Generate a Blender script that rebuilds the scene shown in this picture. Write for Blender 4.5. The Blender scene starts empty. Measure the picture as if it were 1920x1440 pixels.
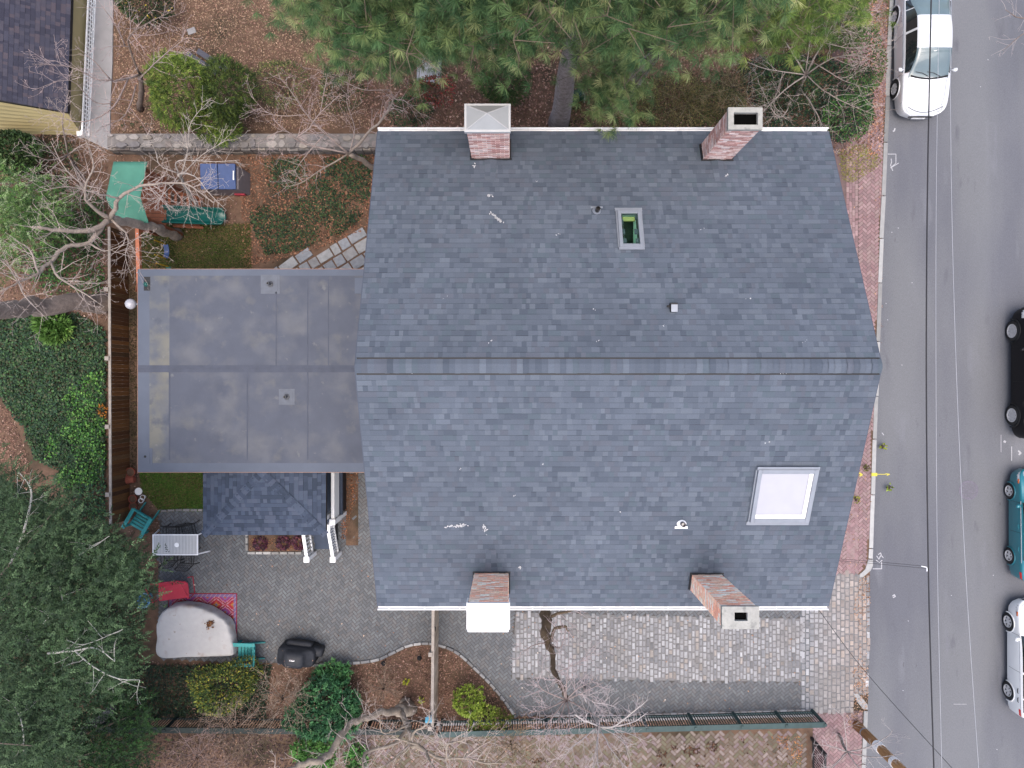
import bpy, math, random
import numpy as np
from mathutils import Vector

random.seed(7)
RNG = np.random.default_rng(7)
SC = bpy.context.scene
COL = SC.collection
PI = math.pi
R = math.radians

# ------------------------------------------------------------------ camera
H = 26.0                      # camera height above the yard, metres
F = 1333.0                    # focal length in pixels of a 1920 px wide frame
cam_d = bpy.data.cameras.new("camera")
cam_d.sensor_width = 36.0
cam_d.lens = F / 1920.0 * 36.0
cam_d.clip_start = 0.1
cam_d.clip_end = 2000.0
cam = bpy.data.objects.new("camera", cam_d)
COL.objects.link(cam)
cam.location = (0, 0, H)
cam.rotation_euler = (0, 0, 0)
SC.camera = cam

# ------------------------------------------------------------------ light
world = bpy.data.worlds.new("World")
SC.world = world
world.use_nodes = True
wn = world.node_tree.nodes
wl = world.node_tree.links
sky = wn.new("ShaderNodeTexSky")
sky.sky_type = 'NISHITA'
sky.sun_disc = False
sky.sun_elevation = R(80)
sky.sun_rotation = R(180)
sky.dust_density = 5.0
sky.air_density = 1.0
sky.ozone_density = 1.0
wl.new(sky.outputs[0], wn["Background"].inputs[0])
wn["Background"].inputs[1].default_value = 0.15
sun_d = bpy.data.lights.new("sun", 'SUN')
sun_d.energy = 0.6
sun_d.angle = R(60)
sun_d.color = (1.0, 0.95, 0.88)
sun = bpy.data.objects.new("sun", sun_d)
COL.objects.link(sun)
sun.rotation_euler = (R(10), 0, R(0))      # shines from -Y, elevation 80 degrees, through thick cloud
SC.view_settings.view_transform = 'Standard'
SC.view_settings.look = 'None'
SC.view_settings.exposure = 1.22
SC.view_settings.gamma = 1.0
try:
    SC.view_settings.use_curve_mapping = False
except Exception:
    pass
SC.cycles.max_bounces = 6
SC.cycles.diffuse_bounces = 3
SC.cycles.glossy_bounces = 3
SC.cycles.transmission_bounces = 4
SC.cycles.transparent_max_bounces = 8

# ------------------------------------------------------------------ helpers
def G(px, py, z=0.0):
    """point at height z that the photograph shows at pixel (px, py)"""
    d = (H - z) / F
    return ((px - 960) * d, (720 - py) * d, z)

def S(r, g, b, k=1.6):
    """albedo from an sRGB colour seen under open sky light"""
    def l(c):
        c /= 255.0
        return (c / 12.92 if c <= .04045 else ((c + .055) / 1.055) ** 2.4) / k
    return (min(l(r), .9), min(l(g), .9), min(l(b), .9))

def T(r, g, b): return S(r, g, b, 2.3)
def LT(r, g, b): return S(r, g, b, 1.55)

class MB:
    def __init__(s):
        s.V = []; s.Fc = []; s.C = []; s.n = 0; s.usecol = False
    def add(s, verts, faces, col=None):
        v = np.asarray(verts, dtype=np.float64).reshape(-1, 3)
        s.V.append(v)
        if isinstance(faces, np.ndarray):
            s.Fc.append(faces.astype(np.int64) + s.n)
        else:
            by = {}
            for f in faces:
                by.setdefault(len(f), []).append(f)
            for k, fl in by.items():
                s.Fc.append(np.array(fl, dtype=np.int64).reshape(-1, k) + s.n)
        if col is None:
            c = np.ones((len(v), 3))
        else:
            s.usecol = True
            c = np.asarray(col, dtype=np.float64)
            if c.ndim == 1:
                c = np.tile(c, (len(v), 1))
        s.C.append(c)
        s.n += len(v)
        return s
    def box(s, x0, x1, y0, y1, z0, z1, col=None):
        v = [(x0,y0,z0),(x1,y0,z0),(x1,y1,z0),(x0,y1,z0),(x0,y0,z1),(x1,y0,z1),(x1,y1,z1),(x0,y1,z1)]
        return s.add(v, [(3,2,1,0),(4,5,6,7),(0,1,5,4),(1,2,6,5),(2,3,7,6),(3,0,4,7)], col)
    def obox(s, c, sx, sy, sz, ang=0.0, col=None, pitch=0.0):
        """box of full size sx,sy,sz centred at c, pitched about its y axis then turned by ang about z"""
        v = []
        ca, sa = math.cos(ang), math.sin(ang); cp, sp = math.cos(pitch), math.sin(pitch)
        for (a, b, d) in ((-1,-1,-1),(1,-1,-1),(1,1,-1),(-1,1,-1),(-1,-1,1),(1,-1,1),(1,1,1),(-1,1,1)):
            x, y, z = a*sx/2, b*sy/2, d*sz/2
            x, z = x*cp + z*sp, -x*sp + z*cp
            v.append((c[0] + x*ca - y*sa, c[1] + x*sa + y*ca, c[2] + z))
        return s.add(v, [(3,2,1,0),(4,5,6,7),(0,1,5,4),(1,2,6,5),(2,3,7,6),(3,0,4,7)], col)
    def bar(s, p, q, w, h, col=None):
        """straight bar of section w x h from p to q"""
        p, q = Vector(p), Vector(q)
        d = (q - p).normalized()
        up = Vector((0,0,1)) if abs(d.z) < .95 else Vector((0,1,0))
        a = d.cross(up).normalized() * (w/2); b = a.cross(d).normalized() * (h/2)
        v = [p-a-b, p+a-b, p+a+b, p-a+b, q-a-b, q+a-b, q+a+b, q-a+b]
        return s.add([tuple(x) for x in v], [(3,2,1,0),(4,5,6,7),(0,1,5,4),(1,2,6,5),(2,3,7,6),(3,0,4,7)], col)
    def tube(s, pts, rad, n=6, col=None, caps=True):
        k = len(pts)
        if not hasattr(rad, '__len__'):
            rad = [rad]*k
        V = []; ref = None
        for i in range(k):
            a = pts[max(i-1, 0)]; b = pts[min(i+1, k-1)]
            dx, dy, dz = b[0]-a[0], b[1]-a[1], b[2]-a[2]
            L = math.sqrt(dx*dx+dy*dy+dz*dz) or 1e-9
            dx /= L; dy /= L; dz /= L
            if ref is None:
                ref = (0,0,1) if abs(dz) < .8 else (1,0,0)
            ux, uy, uz = dy*ref[2]-dz*ref[1], dz*ref[0]-dx*ref[2], dx*ref[1]-dy*ref[0]
            L = math.sqrt(ux*ux+uy*uy+uz*uz) or 1e-9
            ux /= L; uy /= L; uz /= L
            wx, wy, wz = uy*dz-uz*dy, uz*dx-ux*dz, ux*dy-uy*dx
            ref = (wx, wy, wz)
            r = rad[i]; p = pts[i]
            for j in range(n):
                t = 2*PI*j/n; c, q = math.cos(t)*r, math.sin(t)*r
                V.append((p[0]+ux*c+wx*q, p[1]+uy*c+wy*q, p[2]+uz*c+wz*q))
        Fq = []
        for i in range(k-1):
            for j in range(n):
                j2 = (j+1) % n
                Fq.append((i*n+j, i*n+j2, (i+1)*n+j2, (i+1)*n+j))
        if caps:
            Fq.append(tuple(range(n-1, -1, -1))); Fq.append(tuple(range((k-1)*n, k*n)))
        return s.add(V, Fq, col)
    def lathe(s, c, prof, n=20, col=None, axis='z', caps=True):
        V = []
        for (r, z) in prof:
            for j in range(n):
                t = 2*PI*j/n
                if axis == 'z': V.append((c[0]+r*math.cos(t), c[1]+r*math.sin(t), c[2]+z))
                else: V.append((c[0]+r*math.cos(t), c[1]+z, c[2]+r*math.sin(t)))
        k = len(prof); Fq = []
        for i in range(k-1):
            for j in range(n):
                j2 = (j+1) % n
                Fq.append((i*n+j, i*n+j2, (i+1)*n+j2, (i+1)*n+j))
        if caps and prof[0][0] > 1e-4: Fq.append(tuple(range(n-1, -1, -1)))
        if caps and prof[-1][0] > 1e-4: Fq.append(tuple(range((k-1)*n, k*n)))
        return s.add(V, Fq, col)
    def prism(s, poly, z0, z1, col=None):
        n = len(poly)
        v = [(x, y, z0) for x, y in poly] + [(x, y, z1) for x, y in poly]
        f = [tuple(range(n-1, -1, -1)), tuple(range(n, 2*n))]
        f += [(i, (i+1) % n, n+(i+1) % n, n+i) for i in range(n)]
        return s.add(v, f, col)
    def sheet(s, poly, z, col=None):
        a = sum(poly[i][0]*poly[(i+1) % len(poly)][1]-poly[(i+1) % len(poly)][0]*poly[i][1] for i in range(len(poly)))
        if a < 0: poly = poly[::-1]
        return s.add([(x, y, z) for x, y in poly], [tuple(range(len(poly)))], col)
    def build(s, name, mat, parent=None, smooth=False, bevel=0.0, world=False, label=None):
        v = np.concatenate(s.V)
        if world and parent is not None:
            r = parent
            while r.parent: r = r.parent
            v = v - np.array(r.location)
        me = bpy.data.meshes.new(name)
        me.vertices.add(len(v)); me.vertices.foreach_set('co', v.astype(np.float32).ravel())
        tot = np.concatenate([np.full(len(f), f.shape[1]) for f in s.Fc])
        idx = np.concatenate([f.ravel() for f in s.Fc])
        me.loops.add(len(idx)); me.loops.foreach_set('vertex_index', idx.astype(np.int32))
        me.polygons.add(len(tot))
        st = np.zeros(len(tot), dtype=np.int32); st[1:] = np.cumsum(tot)[:-1]
        me.polygons.foreach_set('loop_start', st)
        me.polygons.foreach_set('loop_total', tot.astype(np.int32))
        me.polygons.foreach_set('use_smooth', np.full(len(tot), bool(smooth)))
        me.update(calc_edges=True)
        me.validate()
        if s.usecol:
            c = np.concatenate(s.C)
            at = me.color_attributes.new('Col', 'FLOAT_COLOR', 'POINT')
            at.data.foreach_set('color', np.concatenate([c, np.ones((len(c), 1))], 1).astype(np.float32).ravel())
        me.materials.append(mat)
        o = bpy.data.objects.new(name, me)
        COL.objects.link(o)
        if parent is not None: o.parent = parent
        if bevel > 0:
            m = o.modifiers.new("bevel", 'BEVEL'); m.width = bevel; m.segments = 2
            m.limit_method = 'ANGLE'; m.angle_limit = R(40)
        if label: o['label'] = label
        return o

def tag(o, label, cat, group=None):
    o['label'] = label; o['category'] = cat
    if group: o['group'] = group
    return o
def thing(name, label, cat, loc=(0,0,0), rz=0.0, group=None):
    o = bpy.data.objects.new(name, None)
    o.empty_display_size = .2
    COL.objects.link(o)
    o.location = loc; o.rotation_euler = (0, 0, rz)
    return tag(o, label, cat, group)
def structure(o):
    o['kind'] = 'structure'; return o
def stuff(o, label=None):
    o['kind'] = 'stuff'
    if label: o['label'] = label
    return o
def dup(root, loc, rz=0.0, label=None):
    r = root.copy(); COL.objects.link(r); r.location = loc; r.rotation_euler = (0, 0, rz)
    if label: r['label'] = label
    for ch in list(root.children):
        c = ch.copy(); COL.objects.link(c); c.parent = r
        for g in list(ch.children):
            d = g.copy(); COL.objects.link(d); d.parent = c
    return r

# ------------------------------------------------------------------ materials
def pm(name, base, var=.18, scale=6.0, rough=.85, metal=0.0, bump=0.0, bscale=40.0, attr=False,
       fine=0.0, fscale=120.0, spec=.3, coat=0.0, tint=None, tscale=.6, tmin=.5, tmax=.7, stretch=None, more=()):
    """procedural surface: base colour (or the Col attribute) broken up by two noises, optional patches of a second colour"""
    m = bpy.data.materials.new(name); m.use_nodes = True
    n = m.node_tree.nodes; l = m.node_tree.links
    b = n["Principled BSDF"]
    b.inputs['Roughness'].default_value = rough; b.inputs['Metallic'].default_value = metal
    b.inputs['Specular IOR Level'].default_value = spec
    b.inputs['Coat Weight'].default_value = coat
    tc = n.new("ShaderNodeTexCoord"); src = tc.outputs['Object']
    if stretch:
        mp = n.new("ShaderNodeMapping"); mp.inputs['Scale'].default_value = stretch
        l.new(src, mp.inputs[0]); src = mp.outputs[0]
    def noise(sc, det=4.0):
        t = n.new("ShaderNodeTexNoise"); t.inputs['Scale'].default_value = sc; t.inputs['Detail'].default_value = det
        l.new(src, t.inputs['Vector']); return t.outputs['Fac']
    def rng(v, a, c, f0=.25, f1=.75):
        r = n.new("ShaderNodeMapRange"); r.inputs[1].default_value = f0; r.inputs[2].default_value = f1
        r.inputs[3].default_value = a; r.inputs[4].default_value = c
        l.new(v, r.inputs[0]); return r.outputs[0]
    def mix(kind, fac, a, c):
        x = n.new("ShaderNodeMix"); x.data_type = 'RGBA'; x.blend_type = kind
        for sock, val in ((x.inputs[0], fac), (x.inputs[6], a), (x.inputs[7], c)):
            if isinstance(val, (int, float)): sock.default_value = val
            elif isinstance(val, tuple): sock.default_value = (*val, 1)
            else: l.new(val, sock)
        return x.outputs[2]
    if attr:
        at = n.new("ShaderNodeAttribute"); at.attribute_name = 'Col'; col = at.outputs['Color']
        if base != (1, 1, 1): col = mix('MULTIPLY', 1.0, col, base)
    else:
        rgb = n.new("ShaderNodeRGB"); rgb.outputs[0].default_value = (*base, 1); col = rgb.outputs[0]
    if tint:
        col = mix('MIX', rng(noise(tscale, 6.0), 0, 1, tmin, tmax), col, tint)
    for (c2, sc2, a2, b2) in more:
        col = mix('MIX', rng(noise(sc2, 8.0), 0, 1, a2, b2), col, c2)
    if var > 0:
        col = mix('MULTIPLY', 1.0, col, rng(noise(scale), 1-var, 1+var))
    if fine > 0:
        col = mix('MULTIPLY', 1.0, col, rng(noise(fscale, 2.0), 1-fine, 1+fine))
    l.new(col, b.inputs['Base Color'])
    if bump > 0:
        bp = n.new("ShaderNodeBump"); bp.inputs['Strength'].default_value = bump; bp.inputs['Distance'].default_value = .01
        l.new(noise(bscale, 4.0), bp.inputs['Height']); l.new(bp.outputs[0], b.inputs['Normal'])
    return m

def glass_mat(name, tint=(.9,.95,.95), refl=.25, rough=.02):
    m = bpy.data.materials.new(name); m.use_nodes = True
    n = m.node_tree.nodes; l = m.node_tree.links
    n.remove(n["Principled BSDF"])
    t = n.new("ShaderNodeBsdfTransparent"); t.inputs[0].default_value = (*tint, 1)
    g = n.new("ShaderNodeBsdfGlossy"); g.inputs['Roughness'].default_value = rough
    lw = n.new("ShaderNodeLayerWeight"); lw.inputs[0].default_value = refl
    mx = n.new("ShaderNodeMixShader")
    l.new(lw.outputs['Fresnel'], mx.inputs[0]); l.new(t.outputs[0], mx.inputs[1]); l.new(g.outputs[0], mx.inputs[2])
    l.new(mx.outputs[0], n["Material Output"].inputs[0])
    return m

M = {}
M['soil'] = pm('soil', S(116,92,76), .35, 3.0, .95, bump=.6, bscale=25, fine=.35, fscale=60, tint=S(70,62,48), tscale=.5)
M['asphalt'] = pm('asphalt', T(147,149,154), .05, .7, .9, bump=.35, bscale=140, fine=.18, fscale=85, tint=T(131,133,142), tscale=.45, tmin=.42, tmax=.62, stretch=(1,.22,1), more=((T(126,127,135), 2.6, .64, .76), (T(158,160,168), 1.1, .60, .75), (T(112,112,118), 9.0, .71, .77)))
M['brickpave'] = pm('brickpave', (1,1,1), .12, 5, .9, bump=.3, bscale=70, attr=True, fine=.15)
M['paver'] = pm('paver', (1,1,1), .10, 2.0, .9, bump=.3, bscale=70, attr=True, fine=.12)
M['cobble'] = pm('cobble', (1,1,1), .16, 9, .85, bump=.8, bscale=30, attr=True, fine=.15, tint=(.17,.155,.14), tscale=.55, tmin=.52, tmax=.8)
M['granite'] = pm('granite', (1,1,1), .12, 5, .85, bump=.4, bscale=60, attr=True, fine=.15, fscale=150)
M['concrete'] = pm('concrete', T(190,188,190), .10, 2.5, .9, bump=.3, bscale=60, fine=.08)
M['sand'] = pm('sand', T(112,108,106), .25, 6, .95, fine=.2)
M['shingle'] = pm('shingle', (1,1,1), .09, .55, .95, bump=.5, bscale=160, attr=True, fine=.12, fscale=70, spec=.2)
M['membrane'] = pm('membrane', T(116,123,140), .06, 3.5, .8, bump=.15, bscale=40, fine=.07, tint=T(128,132,142), tscale=.9, tmin=.5, tmax=.66)
M['membrane_edge'] = pm('membrane_edge', T(122,131,148), .08, 1.5, .8, fine=.06)
M['slate'] = pm('slate', T(104,112,130), .1, 5, .8)
M['copper'] = pm('copper', T(206,164,146), .15, 8, .6, metal=.2)
M['white'] = pm('white', (.78,.78,.78), .05, 4, .55, fine=.02)
M['whitemetal'] = pm('whitemetal', (.8,.8,.82), .05, 5, .4)
M['tablewhite'] = pm('tablewhite', (.46,.465,.47), .04, 5, .45)
M['greymetal'] = pm('greymetal', S(160,166,176), .08, 5, .45, metal=.15)
M['dark'] = pm('dark', (.018,.018,.02), .2, 10, .6)
M['black'] = pm('black', (.008,.008,.009), .1, 10, .5)
M['brick'] = pm('brick', (1,1,1), .15, 12, .9, bump=.5, bscale=80, attr=True, fine=.2, fscale=60)
M['mortar'] = pm('mortar', S(242,214,198,1.0), .15, 10, .95, fine=.15)
M['cap'] = pm('cap', T(212,211,204), .14, 8, .9, bump=.4, bscale=40, fine=.15, more=((T(176,176,172), 6, .55, .68),))
M['clap'] = pm('clap', S(205,205,205), .05, 2, .7)
M['yellow'] = pm('yellow', S(206,190,140,1.35), .07, 1.5, .75, fine=.05)
M['fencewood'] = pm('fencewood', (1,1,1), .22, 3, .85, bump=.4, bscale=30, attr=True, fine=.15, stretch=(6,6,1))
M['greywood'] = pm('greywood', S(176,166,156), .18, 6, .85, bump=.3, bscale=40, fine=.12)
M['playwood'] = pm('playwood', S(150,92,66), .22, 5, .75, bump=.3, bscale=40, fine=.1)
M['orangewood'] = pm('orangewood', S(206,128,96), .12, 5, .7, fine=.08)
M['tarp'] = pm('tarp', T(104,176,152), .10, 3, .7, bump=.2, bscale=15, fine=.05)
M['slide'] = pm('slide', S(8,92,84), .08, 4, .3, spec=.5)
M['bluetop'] = pm('bluetop', S(70,92,140), .12, 5, .5)
M['greyplastic'] = pm('greyplastic', S(120,112,116), .12, 5, .6)
M['yellowchain'] = pm('yellowchain', S(205,165,30), .1, 10, .5)
M['turq'] = pm('turq', T(66,186,186), .08, 6, .5, fine=.05)
M['red'] = pm('red', T(226,72,96), .08, 6, .45)
M['bluepaint'] = pm('bluepaint', S(70,130,190), .12, 8, .5)
M['terracotta'] = pm('terracotta', S(160,88,70), .18, 10, .85, bump=.2)
M['rug'] = pm('rug', (1,1,1), .1, 20, .95, attr=True, bump=.3, bscale=120)
M['cloth'] = pm('cloth', (.365,.36,.36), .05, 5, .85, bump=.5, bscale=9, fine=.03, more=((T(206,192,182), 1.6, .58, .72), (T(190,176,166), 5.0, .66, .74)))
M['cover'] = pm('cover', (.022,.024,.030), .25, 6, .6, bump=.5, bscale=12)
M['bark'] = pm('bark', S(196,184,182), .35, 8, .95, bump=1.0, bscale=22, fine=.25, fscale=40)
M['barkpale'] = pm('barkpale', (1,1,1), .25, 9, .95, bump=.8, bscale=25, attr=True, fine=.2, fscale=40)
M['twig'] = pm('twig', (1,1,1), .2, 4, .9, attr=True)
M['leaf'] = pm('leaf', (1,1,1), .12, 1.2, .65, attr=True, spec=.25)
M['litter'] = pm('litter', (1,1,1), .1, 3, .8, attr=True)
M['irondark'] = pm('irondark', S(34,48,48), .2, 6, .6)  # darker copy of ironpaint, shade put into the left fence colour
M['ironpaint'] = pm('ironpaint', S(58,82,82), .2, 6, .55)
M['polewood'] = pm('polewood', S(206,158,108), .35, 3, .85, bump=.6, bscale=30, fine=.2, stretch=(8,8,.6))
M['cable'] = pm('cable', (.02,.02,.024), .1, 3, .6)
M['wire'] = pm('wire', (.33,.34,.37), .1, 3, .4, metal=.1)
M['chalk'] = pm('chalk', (.34,.34,.36), .2, 30, .9)
M['yellowpaint'] = pm('yellowpaint', S(226,214,90), .15, 20, .9)
M['glass'] = glass_mat('glass', (.86,.95,.90), .12)
M['carglass'] = pm('carglass', (.012,.016,.018), .1, 3, .04, spec=.8)
M['windscreen'] = pm('windscreen', (.10,.14,.15), .15, 2, .03, spec=1.0)
M['tyre'] = pm('tyre', (.02,.02,.021), .15, 20, .85)
M['rim'] = pm('rim', (.5,.5,.51), .1, 10, .35, metal=.1)
M['chrome'] = pm('chrome', (.7,.7,.72), .05, 5, .15, metal=.9)
M['rubber'] = pm('rubber', (.015,.015,.016), .1, 10, .7)
M['lamp_glass'] = pm('lamp_glass', S(206,206,214), .04, 3, .25, spec=.5)
M['headlight'] = pm('headlight', (.42,.44,.46), .2, 12, .08, spec=.8)
M['amber'] = pm('amber', S(220,110,50), .1, 5, .2)
M['redlight'] = pm('redlight', (.35,.02,.02), .1, 5, .2)
M['stone'] = pm('stone', (1,1,1), .2, 7, .9, bump=.7, bscale=25, attr=True, fine=.15)
M['room'] = pm('room', S(215,245,230,1.0), .1, 3, .8)
M['roomdark'] = pm('roomdark', S(34,62,54), .4, 4, .6)
M['blind'] = pm('blind', (.36,.36,.40), .03, 3, .12, spec=.5)
M['olive'] = pm('olive', S(170,170,110), .1, 3, .7)
M['grass'] = pm('grass', (1,1,1), .1, 2, .8, attr=True)

# ------------------------------------------------------------------ scatter helpers (arrays)
def norm(a):
    return a / np.maximum(np.linalg.norm(a, axis=1, keepdims=True), 1e-9)
def inpoly(x, y, poly):
    c = np.zeros(len(x), bool); n = len(poly)
    for i in range(n):
        x0, y0 = poly[i][:2]; x1, y1 = poly[(i+1) % n][:2]
        k = ((y0 > y) != (y1 > y))
        with np.errstate(divide='ignore', invalid='ignore'):
            k &= x < (x1-x0)*(y-y0)/((y1-y0) if y1 != y0 else 1e-12)+x0
        c ^= k
    return c
def scatter(poly, n):
    p = np.array([q[:2] for q in poly]); lo, hi = p.min(0), p.max(0)
    out = []; have = 0
    while have < n:
        q = lo + RNG.random((n*2+16, 2))*(hi-lo)
        q = q[inpoly(q[:, 0], q[:, 1], poly)]
        out.append(q); have += len(q)
        if not len(q): break
    return np.concatenate(out)[:n]
def gp(pts, z=0.0):
    return [G(x, y, z)[:2] for x, y in pts]
def leaves(mb, P, A, L, W, col, up=.6, fold=.12):
    """one diamond leaf per row: base P, axis A, length L, half width W"""
    n = len(P)
    A = norm(A); L = np.broadcast_to(np.asarray(L, float), (n,))[:, None]; W = np.broadcast_to(np.asarray(W, float), (n,))[:, None]
    N = RNG.normal(size=(n, 3)); N[:, 2] = np.abs(N[:, 2])*(1-up) + up*2.0
    B = norm(np.cross(A, N)); U = np.cross(B, A)
    v0 = P; v2 = P + A*L; m = P + A*L*.45
    v1 = m + B*W + U*W*fold; v3 = m - B*W + U*W*fold
    V = np.stack([v0, v3, v2, v1], 1).reshape(-1, 3)
    fc = np.arange(4*n).reshape(n, 4)
    mb.add(V, fc, np.repeat(np.asarray(col), 4, axis=0))
def pal(n, cols, w=None, j=.18):
    c = np.array(cols)[RNG.choice(len(cols), n, p=None if w is None else np.array(w)/sum(w))]
    return np.clip(c*(1+RNG.normal(size=(n, 1))*j), .003, .9)
def rnd_dirs(n):
    return norm(RNG.normal(size=(n, 3)))
def tufts(mb, P, A, k, L, W, spread, cols, up=.3, droop=0.0):
    """k needles or leaves fanning out of every point P around axis A"""
    n = len(P)
    D = np.repeat(norm(A), k, axis=0) + spread*rnd_dirs(n*k)
    D[:, 2] -= droop
    PP = np.repeat(P, k, axis=0)
    c = np.repeat(cols, k, axis=0)*(1+RNG.normal(size=(n*k, 1))*.12)
    leaves(mb, PP, D, L*(.75+.5*RNG.random(n*k)), W, np.clip(c, .003, .9), up=up, fold=0)
def sprays(mb, P, A, SL, k, L, W, cols, flat=.5, droop=.15):
    """feathery sprays: k leaflets along an axis of length SL"""
    n = len(P); A = norm(A)
    t = np.tile(np.linspace(.08, 1, k), n)[:, None]
    AA = np.repeat(A, k, axis=0); PP = np.repeat(P, k, axis=0)
    SLr = np.repeat(np.broadcast_to(np.asarray(SL, float), (n,)), k)[:, None]
    side = np.where(np.tile(np.arange(k), n) % 2 == 0, 1., -1.)[:, None]
    hz = norm(np.cross(A, np.tile([0, 0, 1.], (n, 1))+RNG.normal(size=(n, 3))*.35)); hz = np.repeat(hz, k, axis=0)
    pos = PP + AA*SLr*t; pos[:, 2] -= (droop*SLr*t*t)[:, 0]
    D = AA*.75 + hz*side*.8*(1.15-t) + RNG.normal(size=(n*k, 3))*.25*(1-flat)
    c = np.repeat(cols, k, axis=0)*(1+RNG.normal(size=(n*k, 1))*.12)
    leaves(mb, pos, D, L*(1.2-.6*t[:, 0])*(.8+.4*RNG.random(n*k)), W, np.clip(c, .003, .9), up=.7, fold=.05)

def blocks(mb, cx, cy, hx, hy, ang, z, h, inset, col, tilt=.0):
    """many chamfered flat blocks at once; cx.. are arrays; z is the top"""
    n = len(cx); z = np.broadcast_to(np.asarray(z, float), (n,))
    ca, sa = np.cos(ang), np.sin(ang)
    ca = np.broadcast_to(ca, (n,)); sa = np.broadcast_to(sa, (n,))
    V = np.zeros((n, 8, 3))
    tx = RNG.normal(size=n)*tilt; ty = RNG.normal(size=n)*tilt
    for i, (a, b) in enumerate(((-1,-1),(1,-1),(1,1),(-1,1))):
        for lay in (0, 1):
            ix = hx - (inset if lay else 0); iy = hy - (inset if lay else 0)
            x, y = a*ix, b*iy
            V[:, lay*4+i, 0] = cx + x*ca - y*sa; V[:, lay*4+i, 1] = cy + x*sa + y*ca
            V[:, lay*4+i, 2] = z - (0 if lay else h) + ((x*tx + y*ty) if lay else 0)
    fq = np.array([(4,5,6,7),(0,1,5,4),(1,2,6,5),(2,3,7,6),(3,0,4,7)])
    fc = (np.arange(n)[:, None, None]*8 + fq[None]).reshape(-1, 4)
    mb.add(V.reshape(-1, 3), fc, np.repeat(np.asarray(col), 8, axis=0))
def herringbone(mb, poly, w, ang, z, cols, wts=None, gap=.004, skip=None, jit=.045, shade=None):
    p = np.array(poly); c = p.mean(0); rad = np.abs(p-c).max()*1.5
    k = int(rad/w)+2
    ii, jj = np.meshgrid(np.arange(-k, k+1), np.arange(-k, k+1), indexing='ij'); ii = ii.ravel(); jj = jj.ravel()
    m = (ii-jj) % 4
    hx = []; ca, sa = math.cos(ang), math.sin(ang)
    for typ in (0, 3):
        s = m == typ
        x = ii[s]*w + (w if typ == 0 else w*.5); y = jj[s]*w + (w*.5 if typ == 0 else w)
        X = c[0] + x*ca - y*sa; Y = c[1] + x*sa + y*ca
        ok = inpoly(X, Y, poly)
        if skip: ok &= ~inpoly(X, Y, skip)
        X, Y = X[ok], Y[ok]; n = len(X)
        a, b = (w-gap, w*.5-gap) if typ == 0 else (w*.5-gap, w-gap)
        cc = pal(n, cols, wts, jit)
        if shade is not None: cc = cc*shade(X, Y)[:, None]
        blocks(mb, X, Y, np.full(n, a), np.full(n, b), ang, z+RNG.normal(size=n)*.0012, .03, .005, cc, .01)
def smoothline(pts, k=8):
    """Catmull-Rom through the points"""
    P = [np.array(p, float) for p in pts]; P = [2*P[0]-P[1]] + P + [2*P[-1]-P[-2]]
    out = []
    for i in range(1, len(P)-2):
        for j in range(k):
            t = j/k; a, b, c, d = P[i-1:i+3]
            out.append(.5*((2*b)+(-a+c)*t+(2*a-5*b+4*c-d)*t*t+(-a+3*b-3*c+d)*t**3))
    out.append(P[-2])
    return out
def kerbstones(mb, line, width, z0, z1, step, cols, inset=.012, gap=.008):
    """stones laid end to end along a line of (x, y)"""
    L = np.array(line); seg = np.linalg.norm(np.diff(L, axis=0), axis=1); s = np.concatenate([[0], np.cumsum(seg)])
    t = 0.0
    while t < s[-1]-.05:
        ln = min(step*(.8+.4*random.random()), s[-1]-t)
        a = np.array([np.interp(t+gap, s, L[:, 0]), np.interp(t+gap, s, L[:, 1])]); b = np.array([np.interp(t+ln-gap, s, L[:, 0]), np.interp(t+ln-gap, s, L[:, 1])])
        d = b-a; c = (a+b)/2
        blocks(mb, np.array([c[0]]), np.array([c[1]]), np.array([np.hypot(*d)/2]), np.array([width/2*(.94+.1*random.random())]),
               math.atan2(d[1], d[0]), z1+random.uniform(-.006, .006), z1-z0, inset, pal(1, cols), .01)
        t += ln

# ================================================================== SETTING
KERB = [(1676,-260),(1672,0),(1668,60),(1664,180),(1659,300),(1653,440),(1649,560),(1645,680),(1641,790),(1637,900),(1634,1000),(1631,1075),
        (1630,1200),(1627,1330),(1622,1440),(1612,1700)]
kerb_g = gp(KERB)
big = 60.0
structure(MB().sheet([(-300,-300),(300,-300),(300,300),(-300,300)], -.14).build("ground", M['soil']))
yard = [(-45,-40)] + [(kerb_g[-1][0]-.4,-40)] + kerb_g[::-1] + [(kerb_g[0][0],45),(-45,45)]
structure(MB().sheet([(x, y) for x, y in yard], 0.0).build("yard_soil", M['soil']))
road = [(kerb_g[-1][0]-.5,-60)] + kerb_g[::-1] + [(kerb_g[0][0],60),(20.8,60),(20.8,-60)]
structure(MB().sheet(road, -.12).build("road", M['asphalt']))
structure(MB().box(20.8,21.0,-60,60,-.14,.0).box(21.004,24,-60,60,-.14,-.004).build("far_pavement", M['concrete']))

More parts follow.
